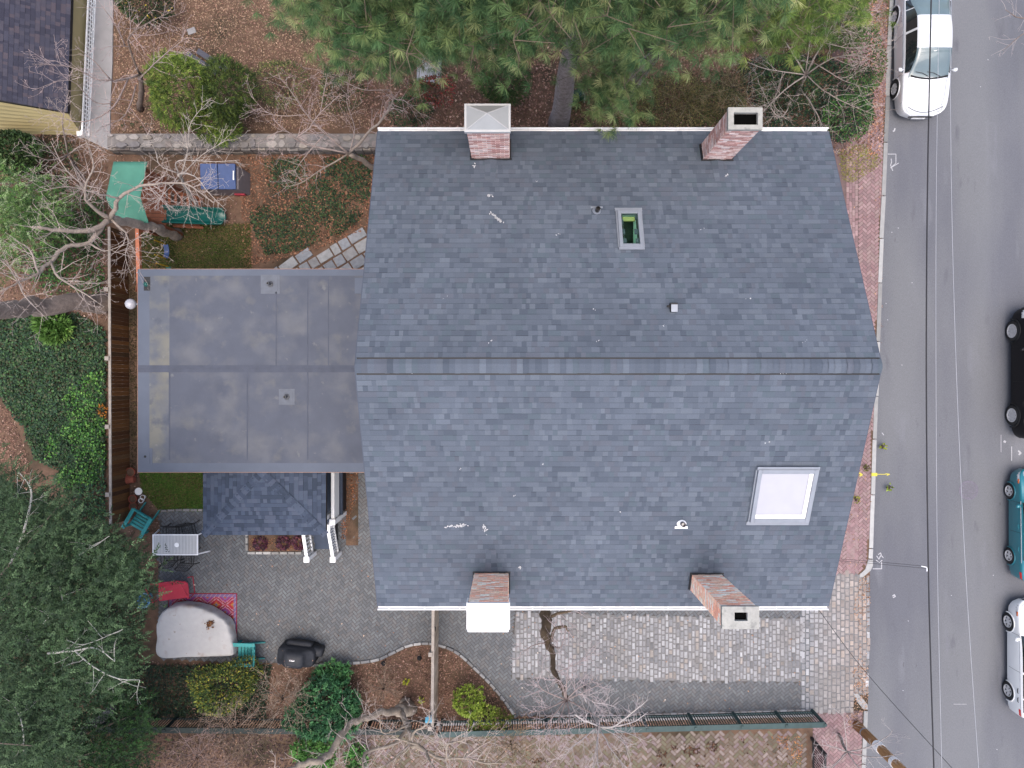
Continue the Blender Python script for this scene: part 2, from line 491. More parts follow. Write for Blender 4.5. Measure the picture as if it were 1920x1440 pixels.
# kerb: granite stones, turned in at the driveway apron
mb = MB()
GR = [T(206,206,205), T(197,197,196), T(214,214,213)]
def kl(pts, w=.17, step=1.9):
    kerbstones(mb, [p[:2] for p in smoothline(gp(pts), 6)], w, -.14, .025, step, GR)
kl(KERB[:11] + [(1632,1048)]); kl([(1623,1332),(1622,1380),(1619,1440),(1612,1700)])
for pl in ([(1627.5,1049),(1636.5,1049),(1636.5,1061),(1632,1070),(1618,1082),(1612,1083),(1611,1077),(1622,1067)], [(1600,1300),(1606,1299),(1616,1308),(1626.5,1321),(1627,1330),(1619,1330),(1607,1316)]):
    g_ = gp(pl); cx_ = sum(p[0] for p in g_)/len(g_); cy_ = sum(p[1] for p in g_)/len(g_)
    mb.prism(g_, -.14, .012, GR[0]); mb.prism([(cx_+(x-cx_)*.94, cy_+(y-cy_)*.94) for x, y in g_], .0121, .024, GR[2])
structure(mb.build("kerb", M['granite']))

# brick pavement along the street
PINK = [T(190,156,158), T(180,146,149), T(198,167,168), T(176,148,150), T(188,162,160)]
mb = MB(); sw1 = gp([(1560,-200),(1661,-200),(1661,60),(1655,260),(1641,560),(1633,800),(1624,1050),(1606,1078),(1530,1078),(1560,600)])
band = gp([(1560,-200),(1612,-200),(1612,1078),(1500,1078)])
herringbone(mb, gp([(1610,-200),(1668,-200),(1664,60),(1656,300),(1641,680),(1630,1000),(1624,1058),(1606,1078),(1566,1078),(1606,700)]), .105, R(45), .008, PINK)
nx = 4
for k in range(nx):           # running courses between herringbone and house
    ys = np.arange(-7.2, 18, .212); n = len(ys)
    xb = 12.52 - k*.108
    xs = np.full(n, xb) - np.clip((6-ys), 0, 14)*.0
    blocks(mb, xs+.08, ys+(k % 2)*.1, np.full(n, .051), np.full(n, .103), 0.0, .006+RNG.normal(size=n)*.001, .03, .005, pal(n, PINK, None, .12), .01)
herringbone(mb, gp([(1522,1338),(1600,1338),(1616,1334),(1613,1440),(1606,1700),(1522,1700)]), .105, R(45), .008, PINK)
structure(mb.build("brick_pavement", M['brickpave']))
structure(MB().sheet(sw1, .004).sheet(gp([(1524,1336),(1618,1332),(1614,1440),(1606,1700),(1524,1700)]), .0045).build("brick_joint_sand", pm("bricksand", T(140,118,116), .2, 6, .95)))

# patio and drive of grey herringbone pavers
GREY = [T(139,143,148), T(133,137,142), T(145,149,153), T(129,133,138), T(142,142,144)]
patio = [(300,956),(380,950),(640,940),(650,860),(1520,1060),(1520,1334),(1340,1335),(1130,1340),(968,1343),(950,1318),(925,1287),(890,1252),(856,1222),(820,1208),(790,1206),(762,1211),(735,1224),(705,1237),(650,1243),(560,1244),(440,1242),(300,1235),(296,1100)]
cob = gp([(967,1148),(1230,1155),(1506,1160),(1502,1278),(1230,1276),(960,1270)])
pg = gp(patio)
mb = MB(); herringbone(mb, pg, .104, R(38), .010, GREY, skip=cob)
structure(mb.build("patio_pavers", M['paver']))
structure(MB().sheet(pg, .004).build("paver_joint_sand", M['sand']))

# granite setts: the drive field and the apron
COB = [T(202,202,205), T(188,188,191), T(214,215,218), T(172,173,177), T(198,189,182), T(160,160,163)]
COW = [4, 5, 3, 2.2, 1.4, 1.2]
def setts(mb, poly, wx, ly, z, jit=.02, cols=COB, wts=COW, warm=None):
    p = np.array(poly); lo, hi = p.min(0), p.max(0)
    X = []; Y = []; HX = []; HY = []; x = lo[0]; col = 0
    while x < hi[0]:
        w = wx*(.86+.26*random.random()); y = lo[1] - random.random()*ly
        while y < hi[1]:
            l = ly*(.7+.6*random.random()); cx, cy = x+w/2, y+l/2
            X.append(cx+random.gauss(0, jit*.2)); Y.append(cy); HX.append(w/2-.007); HY.append(l/2-.008); y += l
        x += w
    X, Y, HX, HY = map(np.array, (X, Y, HX, HY))
    ok = inpoly(X, Y, poly); X, Y, HX, HY = X[ok], Y[ok], HX[ok], HY[ok]; n = len(X)
    c = pal(n, cols, wts, .08)
    if warm is not None:
        k = warm(X, Y)[:, None]; c = c*(1-k) + k*pal(n, [T(212,192,178), T(202,184,173), T(192,178,170)], None, .1)
    blocks(mb, X, Y, HX, HY, RNG.normal(size=n)*.012, z+RNG.normal(size=n)*.004, .06, .016, c, .02)
mb = MB(); setts(mb, cob, .138, .225, .022)
structure(mb.build("drive_setts", M['cobble']))
mb = MB()
apron = gp([(1503,1075),(1604,1075),(1622,1082),(1629,1200),(1627,1300),(1604,1304),(1596,1336),(1502,1336)])
setts(mb, apron, .16, .23, .018, cols=COB, warm=lambda X, Y: np.clip((X-11.0)/2.0, 0, .75))
kerbstones(mb, gp([(1627,1078),(1628,1200),(1625,1300)]), .13, -.14, .01, .26, COB)
structure(mb.build("apron_setts", M['cobble']))
structure(MB().sheet(cob, .007).sheet(apron, .007).build("sett_joint_sand", pm("settsand", T(158,156,156), .2, 6, .95, fine=.15)))

# mossy brick yard of the neighbour, below the iron fence
MOSS = [T(156,142,132), T(144,130,118), T(166,152,146), T(138,132,110), T(158,140,140), T(130,120,104)]
mb = MB(); ny = gp([(560,1372),(1120,1378),(1508,1372),(1512,1700),(560,1700)])
herringbone(mb, ny, .125, R(45), .008, MOSS, None, gap=.006, jit=.09)
structure(mb.build("neighbour_brick_yard", M['brickpave']))
structure(MB().sheet(ny, .003).build("mossy_joint_sand", M['soil']))

# bluestone path behind the house
mb = MB(); BL = [T(190,194,200), T(176,181,189), T(204,206,208), T(184,184,186)]
pth = gp([(500,508),(530,488),(580,470),(640,450),(700,425),(760,400),(760,520),(500,520)])
th = R(32); p = np.array(pth); c0 = p.mean(0)
for r in range(-9, 10):
    x = -4.5
    while x < 4.5:
        l = random.uniform(.32, .72); w = .40
        X = c0[0] + (x+l/2)*math.cos(th) - r*.42*math.sin(th); Y = c0[1] + (x+l/2)*math.sin(th) + r*.42*math.cos(th)
        if inpoly(np.array([X]), np.array([Y]), pth)[0]:
            blocks(mb, np.array([X]), np.array([Y]), np.array([l/2-random.uniform(.012,.03)]), np.array([w/2-random.uniform(.0,.03)]), th+random.gauss(0,.05), .03+random.gauss(0,.004), .04, .012, pal(1, BL, None, .06), .01)
        x += l
structure(mb.build("bluestone_path", M['stone']))

# chalk and paint marks on the road
def stroke(mb, pts, w, z=-.115):
    for a, b in zip(pts[:-1], pts[1:]):
        A = np.array(G(*a, 0)[:2]); B = np.array(G(*b, 0)[:2]); d = B-A; L = np.hypot(*d)
        if L < 1e-6: continue
        t = d/L; nrm = np.array([-t[1], t[0]])*w/2; A = A-t*w*.3; B = B+t*w*.3
        mb.add([(*(A-nrm), z), (*(B-nrm), z), (*(B+nrm), z), (*(A+nrm), z)], [(0,1,2,3)])
        z += .0006
mb = MB()
stroke(mb, [(1640,1068),(1656,1068),(1656,1056)], .035)
stroke(mb, [(1647,1044),(1651,1050),(1655,1042),(1659,1047)], .03); stroke(mb, [(1646,1052),(1652,1056),(1657,1052)], .03); stroke(mb, [(1650,1041),(1654,1038),(1656,1043),(1652,1046)], .03)
stroke(mb, [(1668,287),(1683,287),(1683,304),(1673,313),(1688,304)], .025); stroke(mb, [(1674,296),(1675,302),(1673,308),(1677,318)], .03)
stroke(mb, [(1678,244),(1680,243),(1681,239)], .05)
stroke(mb, [(1677,1119),(1680,1117),(1682,1120),(1678,1122)], .04)
stroke(mb, [(1901,838),(1901,864)], .03); stroke(mb, [(1881,816),(1881,848)], .018); stroke(mb, [(1792,1323),(1816,1323)], .015)
stroke(mb, [(1887,828),(1889,829)], .08); stroke(mb, [(1914,846),(1918,850),(1915,853)], .06); stroke(mb, [(1657,812),(1660,816)], .03)
for px, py in ((1687,426),(1675,434),(1706,1166),(1667,599),(1694,684),(1856,109),(1842,160),(1713,529),(1696,1297),(1787,1118),(1866,1080),(1741,473),(1664,568),(1873,1408)):
    stroke(mb, [(px,py),(px+.9,py+.5)], .028)
structure(mb.build("road_chalk_marks", M['chalk']))
mb = MB(); stroke(mb, [(1644,890),(1664,890)], .022); stroke(mb, [(1664,889),(1671,890),(1666,892)], .03)
stroke(mb, [(1635,889.5),(1642,889.5)], .12, .034); stroke(mb, [(1611,887),(1616,890),(1612,892)], .05, .022)
structure(mb.build("yellow_paint_marks", M['yellowpaint']))
# manhole
t = thing("manhole_cover", "round dark iron manhole cover set in the road near the teal car", "manhole", (*G(1820,920)[:2], -.12))
mb = MB().lathe((0,0,0), [(.36,0),(.36,.008),(.31,.01),(.305,.006),(.0001,.006)], 32)
mb.build("cover", pm('manhole', S(122,118,130), .2, 12, .7, fine=.2, fscale=40), t)
mb = MB()
for k in range(-4, 5):
    hw = math.sqrt(max(.28**2-(k*.06)**2, .001)); mb.box(-hw, hw, k*.06-.012, k*.06+.012, .0065, .012)
mb.build("tread_rib", M['asphalt'], t)

# ================================================================== MAIN HOUSE
ZE, ZR, YN, YS, YR, XL, XR = 7.0, 9.75, 6.756, -5.94, .41, -3.585, 8.455
SL = (ZR-ZE)/(YN-YR)
def zroof(y): return ZR - SL*abs(y-YR)
def onroof(px, py):
    a = (720-py)/F
    if py < 690: y = a*(H-ZR-SL*YR)/(1-a*SL)
    else: y = a*(H-ZR+SL*YR)/(1+a*SL)
    z = zroof(y); return ((px-960)*(H-z)/F, y, z)
house = thing("house", "large three storey house with a dark grey shingled gable roof and four brick chimneys", "house", ((XL+XR)/2, YR, 0))
SH = [T(121,131,146), T(116,126,141), T(126,136,151), T(131,141,155), T(108,118,133), T(121,128,142), T(116,129,142)]
SHW = [5, 4, 4, 2.2, 2.4, 2, 2]
def shingle_plane(mb, o, u, v, W, Lv, ulim=None, skips=(), e=.143, cols=SH, wts=SHW, tab=(.10,.27)):
    """laminated shingle courses: o lower left corner, u along the eave, v up the slope"""
    o, u, v = map(np.array, (o, u, v)); nrm = np.cross(u, v)
    nr = int(math.ceil(Lv/e)); A0 = []; A1 = []; B0 = []; B1 = []; T = []; NB = []
    prev = 0
    for r in range(nr):
        v0 = r*e; v1 = min(v0+e+.02, Lv); lo, hi = (0, W) if ulim is None else ulim(v0)
        if hi-lo < .05: continue
        x = lo
        while x < hi-.01:
            w = random.uniform(tab[0]*.85, tab[0]*1.4) if random.random() < .72 else random.uniform(tab[1]*.6, tab[1]*1.3); x1 = min(x+w, hi)
            if hi-x1 < .06: x1 = hi
            mid = ((x+x1)/2, v0+e/2)
            if not any(a < mid[0] < b and c < mid[1] < d for a, b, c, d in skips):
                A0.append(x); A1.append(x1); B0.append(v0); B1.append(v1); T.append(random.choice((.004,.005,.008,.010)))
            x = x1
    n = len(A0); A0, A1, B0, B1, T = map(np.array, (A0, A1, B0, B1, T)); 
    # each tab: exposed face, a dark band along its top (granule print and painted course shadow), and the butt edge
    VM = np.minimum(B0+e-.020, B1-.002)
    slab = np.zeros((n, 12, 3))
    def pt(a, b, h): return o + a[:, None]*u + b[:, None]*v + np.broadcast_to(np.asarray(h), (n,))[:, None]*nrm
    TM = T*.15+.0015
    slab[:, 0] = pt(A0, B0, T); slab[:, 1] = pt(A1, B0, T); slab[:, 2] = pt(A1, VM, TM); slab[:, 3] = pt(A0, VM, TM)
    slab[:, 4] = slab[:, 3]; slab[:, 5] = slab[:, 2]; slab[:, 6] = pt(A1, B1, .0012); slab[:, 7] = pt(A0, B1, .0012)
    slab[:, 8] = pt(A0, B0, -.002); slab[:, 9] = pt(A1, B0, -.002); slab[:, 10] = slab[:, 1]; slab[:, 11] = slab[:, 0]
    fq = np.array([(0,1,2,3),(4,5,6,7),(8,9,10,11)]); fc = (np.arange(n)[:, None, None]*12+fq[None]).reshape(-1, 4)
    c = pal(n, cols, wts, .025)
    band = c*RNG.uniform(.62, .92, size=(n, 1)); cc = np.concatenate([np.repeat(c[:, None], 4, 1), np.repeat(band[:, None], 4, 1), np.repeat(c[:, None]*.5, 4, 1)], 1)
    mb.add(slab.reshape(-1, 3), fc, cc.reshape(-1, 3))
cs = math.cos(math.atan(SL)); sn = math.sin(math.atan(SL)); LS = (YN-YR)/cs
W = XR-XL
# skylight holes in slope coordinates
def hole(p0, p1):
    a = onroof(*p0); b = onroof(*p1); return a, b
nA, nB = onroof(1167,404), onroof(1196,456)      # small skylight opening (north slope)
nu = (XR-nB[0], XR-nA[0]); nv = ((YN-nA[1])/cs, (YN-nB[1])/cs)
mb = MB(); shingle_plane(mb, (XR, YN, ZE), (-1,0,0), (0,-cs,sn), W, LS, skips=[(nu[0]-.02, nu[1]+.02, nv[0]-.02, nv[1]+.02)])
mb.build("north_shingles", M['shingle'], house, world=True)
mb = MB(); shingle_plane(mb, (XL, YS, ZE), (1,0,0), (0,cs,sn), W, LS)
mb.build("south_shingles", M['shingle'], house, world=True)
# deck under the shingles, with the small skylight cut out
mb = MB(); d = .004
def slope_quad(x0, x1, y0, y1, off=-.006):
    mb.add([(x0,y0,zroof(y0)+off),(x1,y0,zroof(y0)+off),(x1,y1,zroof(y1)+off),(x0,y1,zroof(y1)+off)], [(0,1,2,3)])
slope_quad(XL, XR, YS, YR)
slope_quad(XL, nA[0], YR, YN); slope_quad(nB[0], XR, YR, YN); slope_quad(nA[0], nB[0], YR, nB[1]); slope_quad(nA[0], nB[0], nA[1], YN)
mb.build("roof_deck", M['dark'], house, world=True)
# ridge cap
mb = MB(); x = XL
while x < XR-.01:
    x1 = min(x+random.uniform(.135,.15), XR); c = pal(1, SH, SHW, .05)[0]; hw = .165; h = .03+random.uniform(0,.012)
    V = []
    for xx, dz in ((x, h), (x1+.012, h-.012)):
        V += [(xx, YR-hw, ZR-SL*hw+dz), (xx, YR-.05, ZR-SL*.04+dz), (xx, YR+.05, ZR-SL*.04+dz), (xx, YR+hw, ZR-SL*hw+dz)]
    V += [(x, YR-hw, ZR-SL*hw-.02), (x1, YR-hw, ZR-SL*hw-.02), (x, YR+hw, ZR-SL*hw-.02), (x1, YR+hw, ZR-SL*hw-.02)]
    mb.add(V, [(0,4,5,1),(1,5,6,2),(2,6,7,3),(0,8,9,4),(3,7,11,10)], c)
    x = x1
mb.build("ridge_cap", M['shingle'], house, world=True)
# ridge vent slots: dark gap under the cap edge
mb = MB()
for s in (-1, 1):
    y = YR+s*.18; mb.box(XL+.02, XR-.02, y-.018, y+.018, zroof(y)-.01, zroof(y)+.016)
mb.build("ridge_vent", M['black'], house, world=True)
# gutters, rakes
for (y0, s) in ((YN, 1), (YS, -1)):
    x = XL+.3
    while x < XR:
        MB().box(x-.008, x+.008, *sorted((y0, y0+s*.1)), ZE+.004, ZE+.016).build("gutter_hanger", M['whitemetal'], house, world=True); x += random.uniform(.85,1.05)
mb = MB()
for (y0, s) in ((YN, 1), (YS, -1)):
    pr = [(0.0,-.02),(0.0,-.13),(.09,-.13),(.115,-.0),(.10,.012),(.085,-.01),(.07,-.10),(.02,-.10)]
    V = []
    for xx in (XL-.01, XR+.01): V += [(xx, y0+s*(a-.01), ZE+b) for a, b in pr]
    k = len(pr); f = [(i, (i+1) % k, k+(i+1) % k, k+i) for i in range(k)] + [tuple(range(k)), tuple(range(2*k-1, k-1, -1))]
    g = MB().add(V, f); g.build("gutter", M['white'], house, world=True)
for x0, x1 in ((XL-.025, XL-.003), (XR+.003, XR+.025)):
    for ya, yb in ((YS, YR), (YR, YN)):
        za, zb = zroof(ya), zroof(yb)
        MB().add([(x0,ya,za-.2),(x1,ya,za-.2),(x1,yb,zb-.2),(x0,yb,zb-.2),(x0,ya,za-.012),(x1,ya,za-.012),(x1,yb,zb-.012),(x0,yb,zb-.012)],
                 [(3,2,1,0),(4,5,6,7),(0,1,5,4),(1,2,6,5),(2,3,7,6),(3,0,4,7)]).build("rake_board", M['slate'], house, world=True)
# walls
mb = MB(); wx0, wx1, wy0, wy1 = XL+.3, XR-.25, YS+.3, YN-.3
prof = [(wy0, 0), (wy1, 0), (wy1, zroof(wy1)-.25), (YR, ZR-.25), (wy0, zroof(wy0)-.25)]
V = [(wx0, y, z) for y, z in prof] + [(wx1, y, z) for y, z in prof]
mb.add(V, [(0,4,3,2,1),(5,6,7,8,9),(0,1,6,5),(1,2,7,6),(4,0,5,9)])
mb.build("wall", M['clap'], house, world=True)
def window(parent, c, w, h, axis, out):
    """framed sash window; axis 'x' when the wall runs along x"""
    def bx(m, a0, a1, z0, z1, d0, d1):
        lo, hi = sorted((out*d0, out*d1))
        if axis == 'x': m.box(c[0]+a0, c[0]+a1, c[1]+lo, c[1]+hi, c[2]+z0, c[2]+z1)
        else: m.box(c[0]+lo, c[0]+hi, c[1]+a0, c[1]+a1, c[2]+z0, c[2]+z1)
    m = MB(); t = .09
    bx(m, -w/2-t, -w/2, -h/2, h/2, .003, .06); bx(m, w/2, w/2+t, -h/2, h/2, .003, .06)
    bx(m, -w/2-t, w/2+t, h/2, h/2+t, .003, .065); bx(m, -w/2-t-.04, w/2+t+.04, -h/2-.07, -h/2, .003, .1); bx(m, -w/2, w/2, -.025, .025, .02, .05)
    f = m.build("window", M['white'], parent, world=True)
    m = MB(); bx(m, -w/2, w/2, -h/2, h/2, .003, .018); m.build("pane", M['carglass'], f, world=True)
for zc in (1.9, 4.9):
    for yc in (-4.2, -1.4, 2.2, 5.0): window(house, (wx1, yc, zc), .95, 1.6, 'y', 1)
for xc in (-1.8, 2.4, 6.6): window(house, (xc, wy0, 4.9), .95, 1.6, 'x', -1)

# chimneys ------------------------------------------------------------
BR = [S(212,172,164,1.3), S(196,150,142,1.3), S(220,186,178,1.3), S(228,204,198,1.3), S(186,146,140,1.3), S(234,216,212,1.3)]
def brick_stack(mb, x0, x1, y0, y1, z0, z1, cols, wts=None, bl=.205, bh=.065, g=.012):
    per = [((x0,y0),(x1,y0)), ((x1,y0),(x1,y1)), ((x1,y1),(x0,y1)), ((x0,y1),(x0,y0))]
    nz = int((z1-z0)/(bh+g))
    for (a, b) in per:
        a = np.array(a); b = np.array(b); d = b-a; L = np.hypot(*d); t = d/L; nrm = np.array([t[1], -t[0]])
        for r in range(nz):
            z = z0 + r*(bh+g); s = -(r % 2)*(bl+g)/2
            while s < L:
                s0 = max(s, 0); s1 = min(s+bl, L)
                if s1-s0 > .03:
                    out = .006+random.uniform(0, .007); c = pal(1, cols, wts, .1)[0]
                    P0 = a+t*s0; P1 = a+t*s1; Q0 = P0+nrm*out; Q1 = P1+nrm*out
                    mb.add([(*P0,z),(*P1,z),(*P1,z+bh),(*P0,z+bh),(*Q0,z+.003),(*Q1,z+.003),(*Q1,z+bh-.003),(*Q0,z+bh-.003)],
                           [(4,5,6,7),(0,1,5,4),(1,2,6,5),(2,3,7,6),(3,0,4,7)], c)
                s += bl+g
def chimney(x0, x1, y0, y1, ztop, cols, lab):
    zb = min(zroof(y0), zroof(y1))-.15
    mb = MB(); brick_stack(mb, x0, x1, y0, y1, zb, ztop, cols)
    ch = mb.build("chimney", M['brick'], house, world=True, label=lab)
    MB().box(x0+.002, x1-.002, y0+.002, y1-.002, zb, ztop-.01).build("mortar", M['mortar'], ch, world=True)
    # stepped dark flashing at the foot
    m = MB(); up = y0 if abs(y0-YR) < abs(y1-YR) else y1; s = -1 if up == y0 else 1
    x = x0-.05
    while x < x1+.05:
        w = random.uniform(.1,.2); hgt = random.uniform(.03,.09)
        m.box(x, min(x+w, x1+.06), up+s*-.002 if s < 0 else up+.012, up+.03 if s > 0 else up-.012, zroof(up)-.05, zroof(up)+hgt+.03) if False else m.box(x, min(x+w, x1+.06), *sorted((up+s*-0.016*-1, up+s*.05)), zroof(up)-.08, zroof(up)+hgt)
        x += w+.002
    for xx in (x0-.05, x1+.015):
        ya, yb = y0, y1
        m.add([(xx,ya,zroof(ya)-.02),(xx+.035,ya,zroof(ya)-.02),(xx+.035,yb,zroof(yb)-.02),(xx,yb,zroof(yb)-.02),(xx,ya,zroof(ya)+.09),(xx+.035,ya,zroof(ya)+.09),(xx+.035,yb,zroof(yb)+.09),(xx,yb,zroof(yb)+.09)],
              [(3,2,1,0),(4,5,6,7),(0,1,5,4),(1,2,6,5),(2,3,7,6),(3,0,4,7)])
    m.build("flashing", M['dark'], ch, world=True)
    return ch
def rimcap(ch, x0, x1, y0, y1, z, hx0, hx1, hy0, hy1, h=.10):
    o = .03; m = MB()
    m.box(x0-o, x1+o, y0-o, hy0, z, z+h).box(x0-o, x1+o, hy1, y1+o, z, z+h).box(x0-o, hx0, hy0, hy1, z, z+h).box(hx1, x1+o, hy0, hy1, z, z+h)
    m.build("chimney_cap", M['cap'], ch, world=True)
    m = MB().box(hx0, hx1, hy0, hy1, z-.03, z-.005).build("flue", pm("flue_dark", (.003,.003,.003), .1, 10, 1.0, spec=0.0), ch, world=True)  # thin black plate: the darkness of a deep flue painted on
BRS = [S(238,184,158,.85), S(232,168,142,.85), S(242,194,172,.85), S(226,164,140,.85), S(244,214,200,.85)]
c = chimney(-1.05, -.07, 5.91, 6.47, 9.35, BR, "pale weathered brick chimney under a white pyramid cap")
m = MB(); x0, x1, y0, y1, z = -1.11, -.03, 5.86, 6.52, 9.36
m.box(x0, x1, y0, y1, z, z+.12); m.build("cap_rim", pm("caprim", (.40,.40,.40), .05, 5, .5), c, world=True, bevel=.012)
m = MB(); zz = z+.121; mx, my = (x0+x1)/2, (y0+y1)/2; i = .05
m.add([(x0+i,y0+i,zz),(x1-i,y0+i,zz),(x1-i,y1-i,zz),(x0+i,y1-i,zz),(mx,my,zz+.26)], [(0,1,4),(1,2,4),(2,3,4),(3,0,4)])
m.build("pyramid_cap", pm('capmetal', (.27,.28,.285), .04, 5, .5), c, world=True)
m = MB()
for q in ((x0+i,y0+i),(x1-i,y0+i),(x1-i,y1-i),(x0+i,y1-i)): m.bar((*q, zz+.004), (mx, my, zz+.264), .022, .015)
m.build("cap_seam", pm("capseam", (.36,.36,.37), .05, 5, .5), c, world=True)
c = chimney(5.0, 5.73, 5.88, 6.33, 9.56, BR, "tall pinkish brick chimney with a cream rim round its open flue")
rimcap(c, 5.0, 5.73, 5.88, 6.33, 9.56, 5.1, 5.65, 5.96, 6.24)
c = chimney(-.975, -.10, -5.53, -4.94, 9.9, BRS, "orange brick chimney hooded with a plain white metal cover")
m = MB(); m.box(-1.0, -.075, -5.58, -4.93, 9.91, 10.03)
m.build("hood", pm('hoodmetal', (.86,.86,.86), .02, 5, .5), c, world=True, bevel=.02)
for xa in (-1.03, -.073): MB().box(xa, xa+.026, -5.56, -4.95, 9.55, 9.9).build("hood_strap", M['white'], c, world=True)
c = chimney(4.70, 5.47, -5.42, -4.98, 10.1, BRS, "orange brick chimney with a rough grey stone cap round a small square flue")
rimcap(c, 4.70, 5.47, -5.42, -4.98, 10.1, 4.95, 5.24, -5.27, -5.08, .09)
# shingled saddles (crickets) uphill of the chimneys
for cx, yb, s in ((-.56, 5.86, -1), (5.36, 5.83, -1), (-.54, -4.88, 1), (5.08, -4.92, 1)):
    m = MB()
    for k in range(5):
        y0_, y1_ = yb+s*(.12*k), yb+s*(.12*(k+1)+.01); h0, h1 = .055-.010*k, .055-.010*(k+1)+.004; w0, w1 = .16-.006*k, .16-.006*(k+1)
        for q in (-1, 1):
            P = [(cx, y0_, zroof(y0_)+h0+.02), (cx+q*w0, y0_, zroof(y0_)+max(h0*.35, .016)), (cx+q*w1, y1_, zroof(y1_)+max(h1*.35, .015)), (cx, y1_, zroof(y1_)+h1+.02)]
            m.add(P, [(0,1,2,3) if q*s > 0 else (3,2,1,0)], pal(1, SH, SHW, .06)[0])
    m.build("chimney_saddle", M['shingle'], house, world=True)

# skylights ------------------------------------------------------------
def slope_box(m, x0, x1, y0, y1, h0, h1):
    """box lying on the roof slope between heights h0 and h1 above it"""
    v = []
    for h in (h0, h1):
        for (x, y) in ((x0,y0),(x1,y0),(x1,y1),(x0,y1)): v.append((x, y, zroof(y)+h))
    m.add(v, [(3,2,1,0),(4,5,6,7),(0,1,5,4),(1,2,6,5),(2,3,7,6),(3,0,4,7)])
def skylight(p0, p1, fr, h, lab, pane="glass"):
    ym = (p0[1]+p1[1])/2
    a, b = onroof(*p0), onroof(*p1); x0, x1 = onroof(p0[0], ym)[0], onroof(p1[0], ym)[0]; y0, y1 = min(a[1], b[1]), max(a[1], b[1])
    m = MB(); slope_box(m, x0, x0+fr, y0, y1, -.02, h); slope_box(m, x1-fr, x1, y0, y1, -.02, h)
    slope_box(m, x0+fr, x1-fr, y0, y0+fr, -.02, h+.001); slope_box(m, x0+fr, x1-fr, y1-fr, y1, -.02, h+.001)
    s = m.build("skylight", M['greymetal'], house, world=True, bevel=.008, label=lab)
    m = MB(); e = .05; lo = y1 if (y0+y1)/2 > YR else y0; up = y0 if lo == y1 else y1
    sg = 1 if lo == y1 else -1
    slope_box(m, x0-e, x1+e, *sorted((lo, lo+sg*.09)), .005, .03); slope_box(m, x0-.02, x1+.02, *sorted((up-sg*.07, up)), .005, h*.8)
    slope_box(m, x0-.035, x0-.003, y0, y1, .004, h*.5); slope_box(m, x1+.003, x1+.035, y0, y1, .004, h*.5)
    m.build("flashing", M['greymetal'], s, world=True)
    m = MB(); slope_box(m, x0+fr, x1-fr, y0+fr, y1-fr, h*.45, h*.6); m.build("pane", M[pane], s, world=True)
    return s, x0+fr, x1-fr, y0+fr, y1-fr
s, x0, x1, y0, y1 = skylight((1159,396), (1203,464), .085, .11, "small skylight with clear glass over a dark green room")
m = MB()   # light shaft below the glass
zt = lambda y: zroof(y)-.005
x0, x1, y0, y1 = nA[0]+.003, nB[0]-.003, nB[1]+.003, nA[1]-.003
zb = zroof((y0+y1)/2)-.50
def q(m, *v): m.add(list(v), [(0,1,2,3)])
m = MB(); q(m, (x0,y1,zb),(x1,y1,zb),(x1,y1,zt(y1)),(x0,y1,zt(y1))); q(m, (x1,y0,zb),(x1,y1,zb),(x1,y1,zt(y1)),(x1,y0,zt(y0)))
q(m, (x0,y1,zb),(x0,y0,zb),(x0,y0,zt(y0)),(x0,y1,zt(y1))); q(m, (x0,y0,zb),(x1,y0,zb),(x1,y0,zt(y0)),(x0,y0,zt(y0)))
m.build("shaft", M['room'], s, world=True)
MB().box(x0-.5, x1+.5, y0-.7, y1+.5, zb-.45, zb-.43).box(x0, x1, y0, y0+.12, zb-.05, zb).build("room_floor", M['roomdark'], s, world=True)
MB().box(x0+.002, x1-.002, y1-.13, y1-.03, zt(y1)-.10, zt(y1)-.01).build("blind_roller", M['olive'], s, world=True)
s, x0, x1, y0, y1 = skylight((1411,880), (1522,978), .10, .15, "large square skylight with its white blind drawn", "blind")
m = MB(); slope_box(m, x0+.003, x1-.003, y0+.003, y0+.11, .105, .112); slope_box(m, x1-.10, x1-.003, y0+.11, y1-.003, .105, .112); m.build("blind_bar", M['white'], s, world=True)

# roof vents ------------------------------------------------------------
def pipe_vent(px, py, r, h, lab, pipe, flash, bar):
    x, y, z = onroof(px, py); sg = 1 if y > YR else -1
    m = MB().lathe((x, y, z), [(r,-.1),(r,h),(r*.78,h),(r*.78,h-.15),(.0001,h-.15)], 18)
    v = m.build("vent_pipe", pipe, house, smooth=False, world=True, label=lab)
    MB().lathe((x, y, z), [(r*.76,h-.149),(.0001,h-.148)], 18).build("bore", M['black'], v, world=True)
    m = MB().lathe((x, y, z), [(r*2.0,.0),(r*1.35,.06),(r*1.05,.09)], 18)
    slope_box(m, x-r*2.6, x+r*2.6, *sorted((y+sg*r*1.4, y+sg*(r*1.4+bar))), .012, .02)
    m.build("flashing", flash, v, world=True)
pipe_vent(1119, 396, .058, .30, "dark vent pipe on the north slope", M['dark'], M['greymetal'], .05)
pipe_vent(1278, 981, .062, .22, "vent pipe with white flashing on the south slope", M['greyplastic'], M['white'], .06)
x, y, z = onroof(1262, 578)
m = MB(); m.box(x-.085, x+.085, y-.10, y+.12, z-.03, z+.13); m.box(x-.15, x-.086, y+.02, y+.07, z, z+.06)
v = m.build("box_vent", M['dark'], house, world=True, bevel=.01, label="small square black roof vent with a grey lid")
MB().box(x-.075, x+.075, y-.10, y+.075, z+.131, z+.15).build("vent_lid", M['greymetal'], v, world=True)
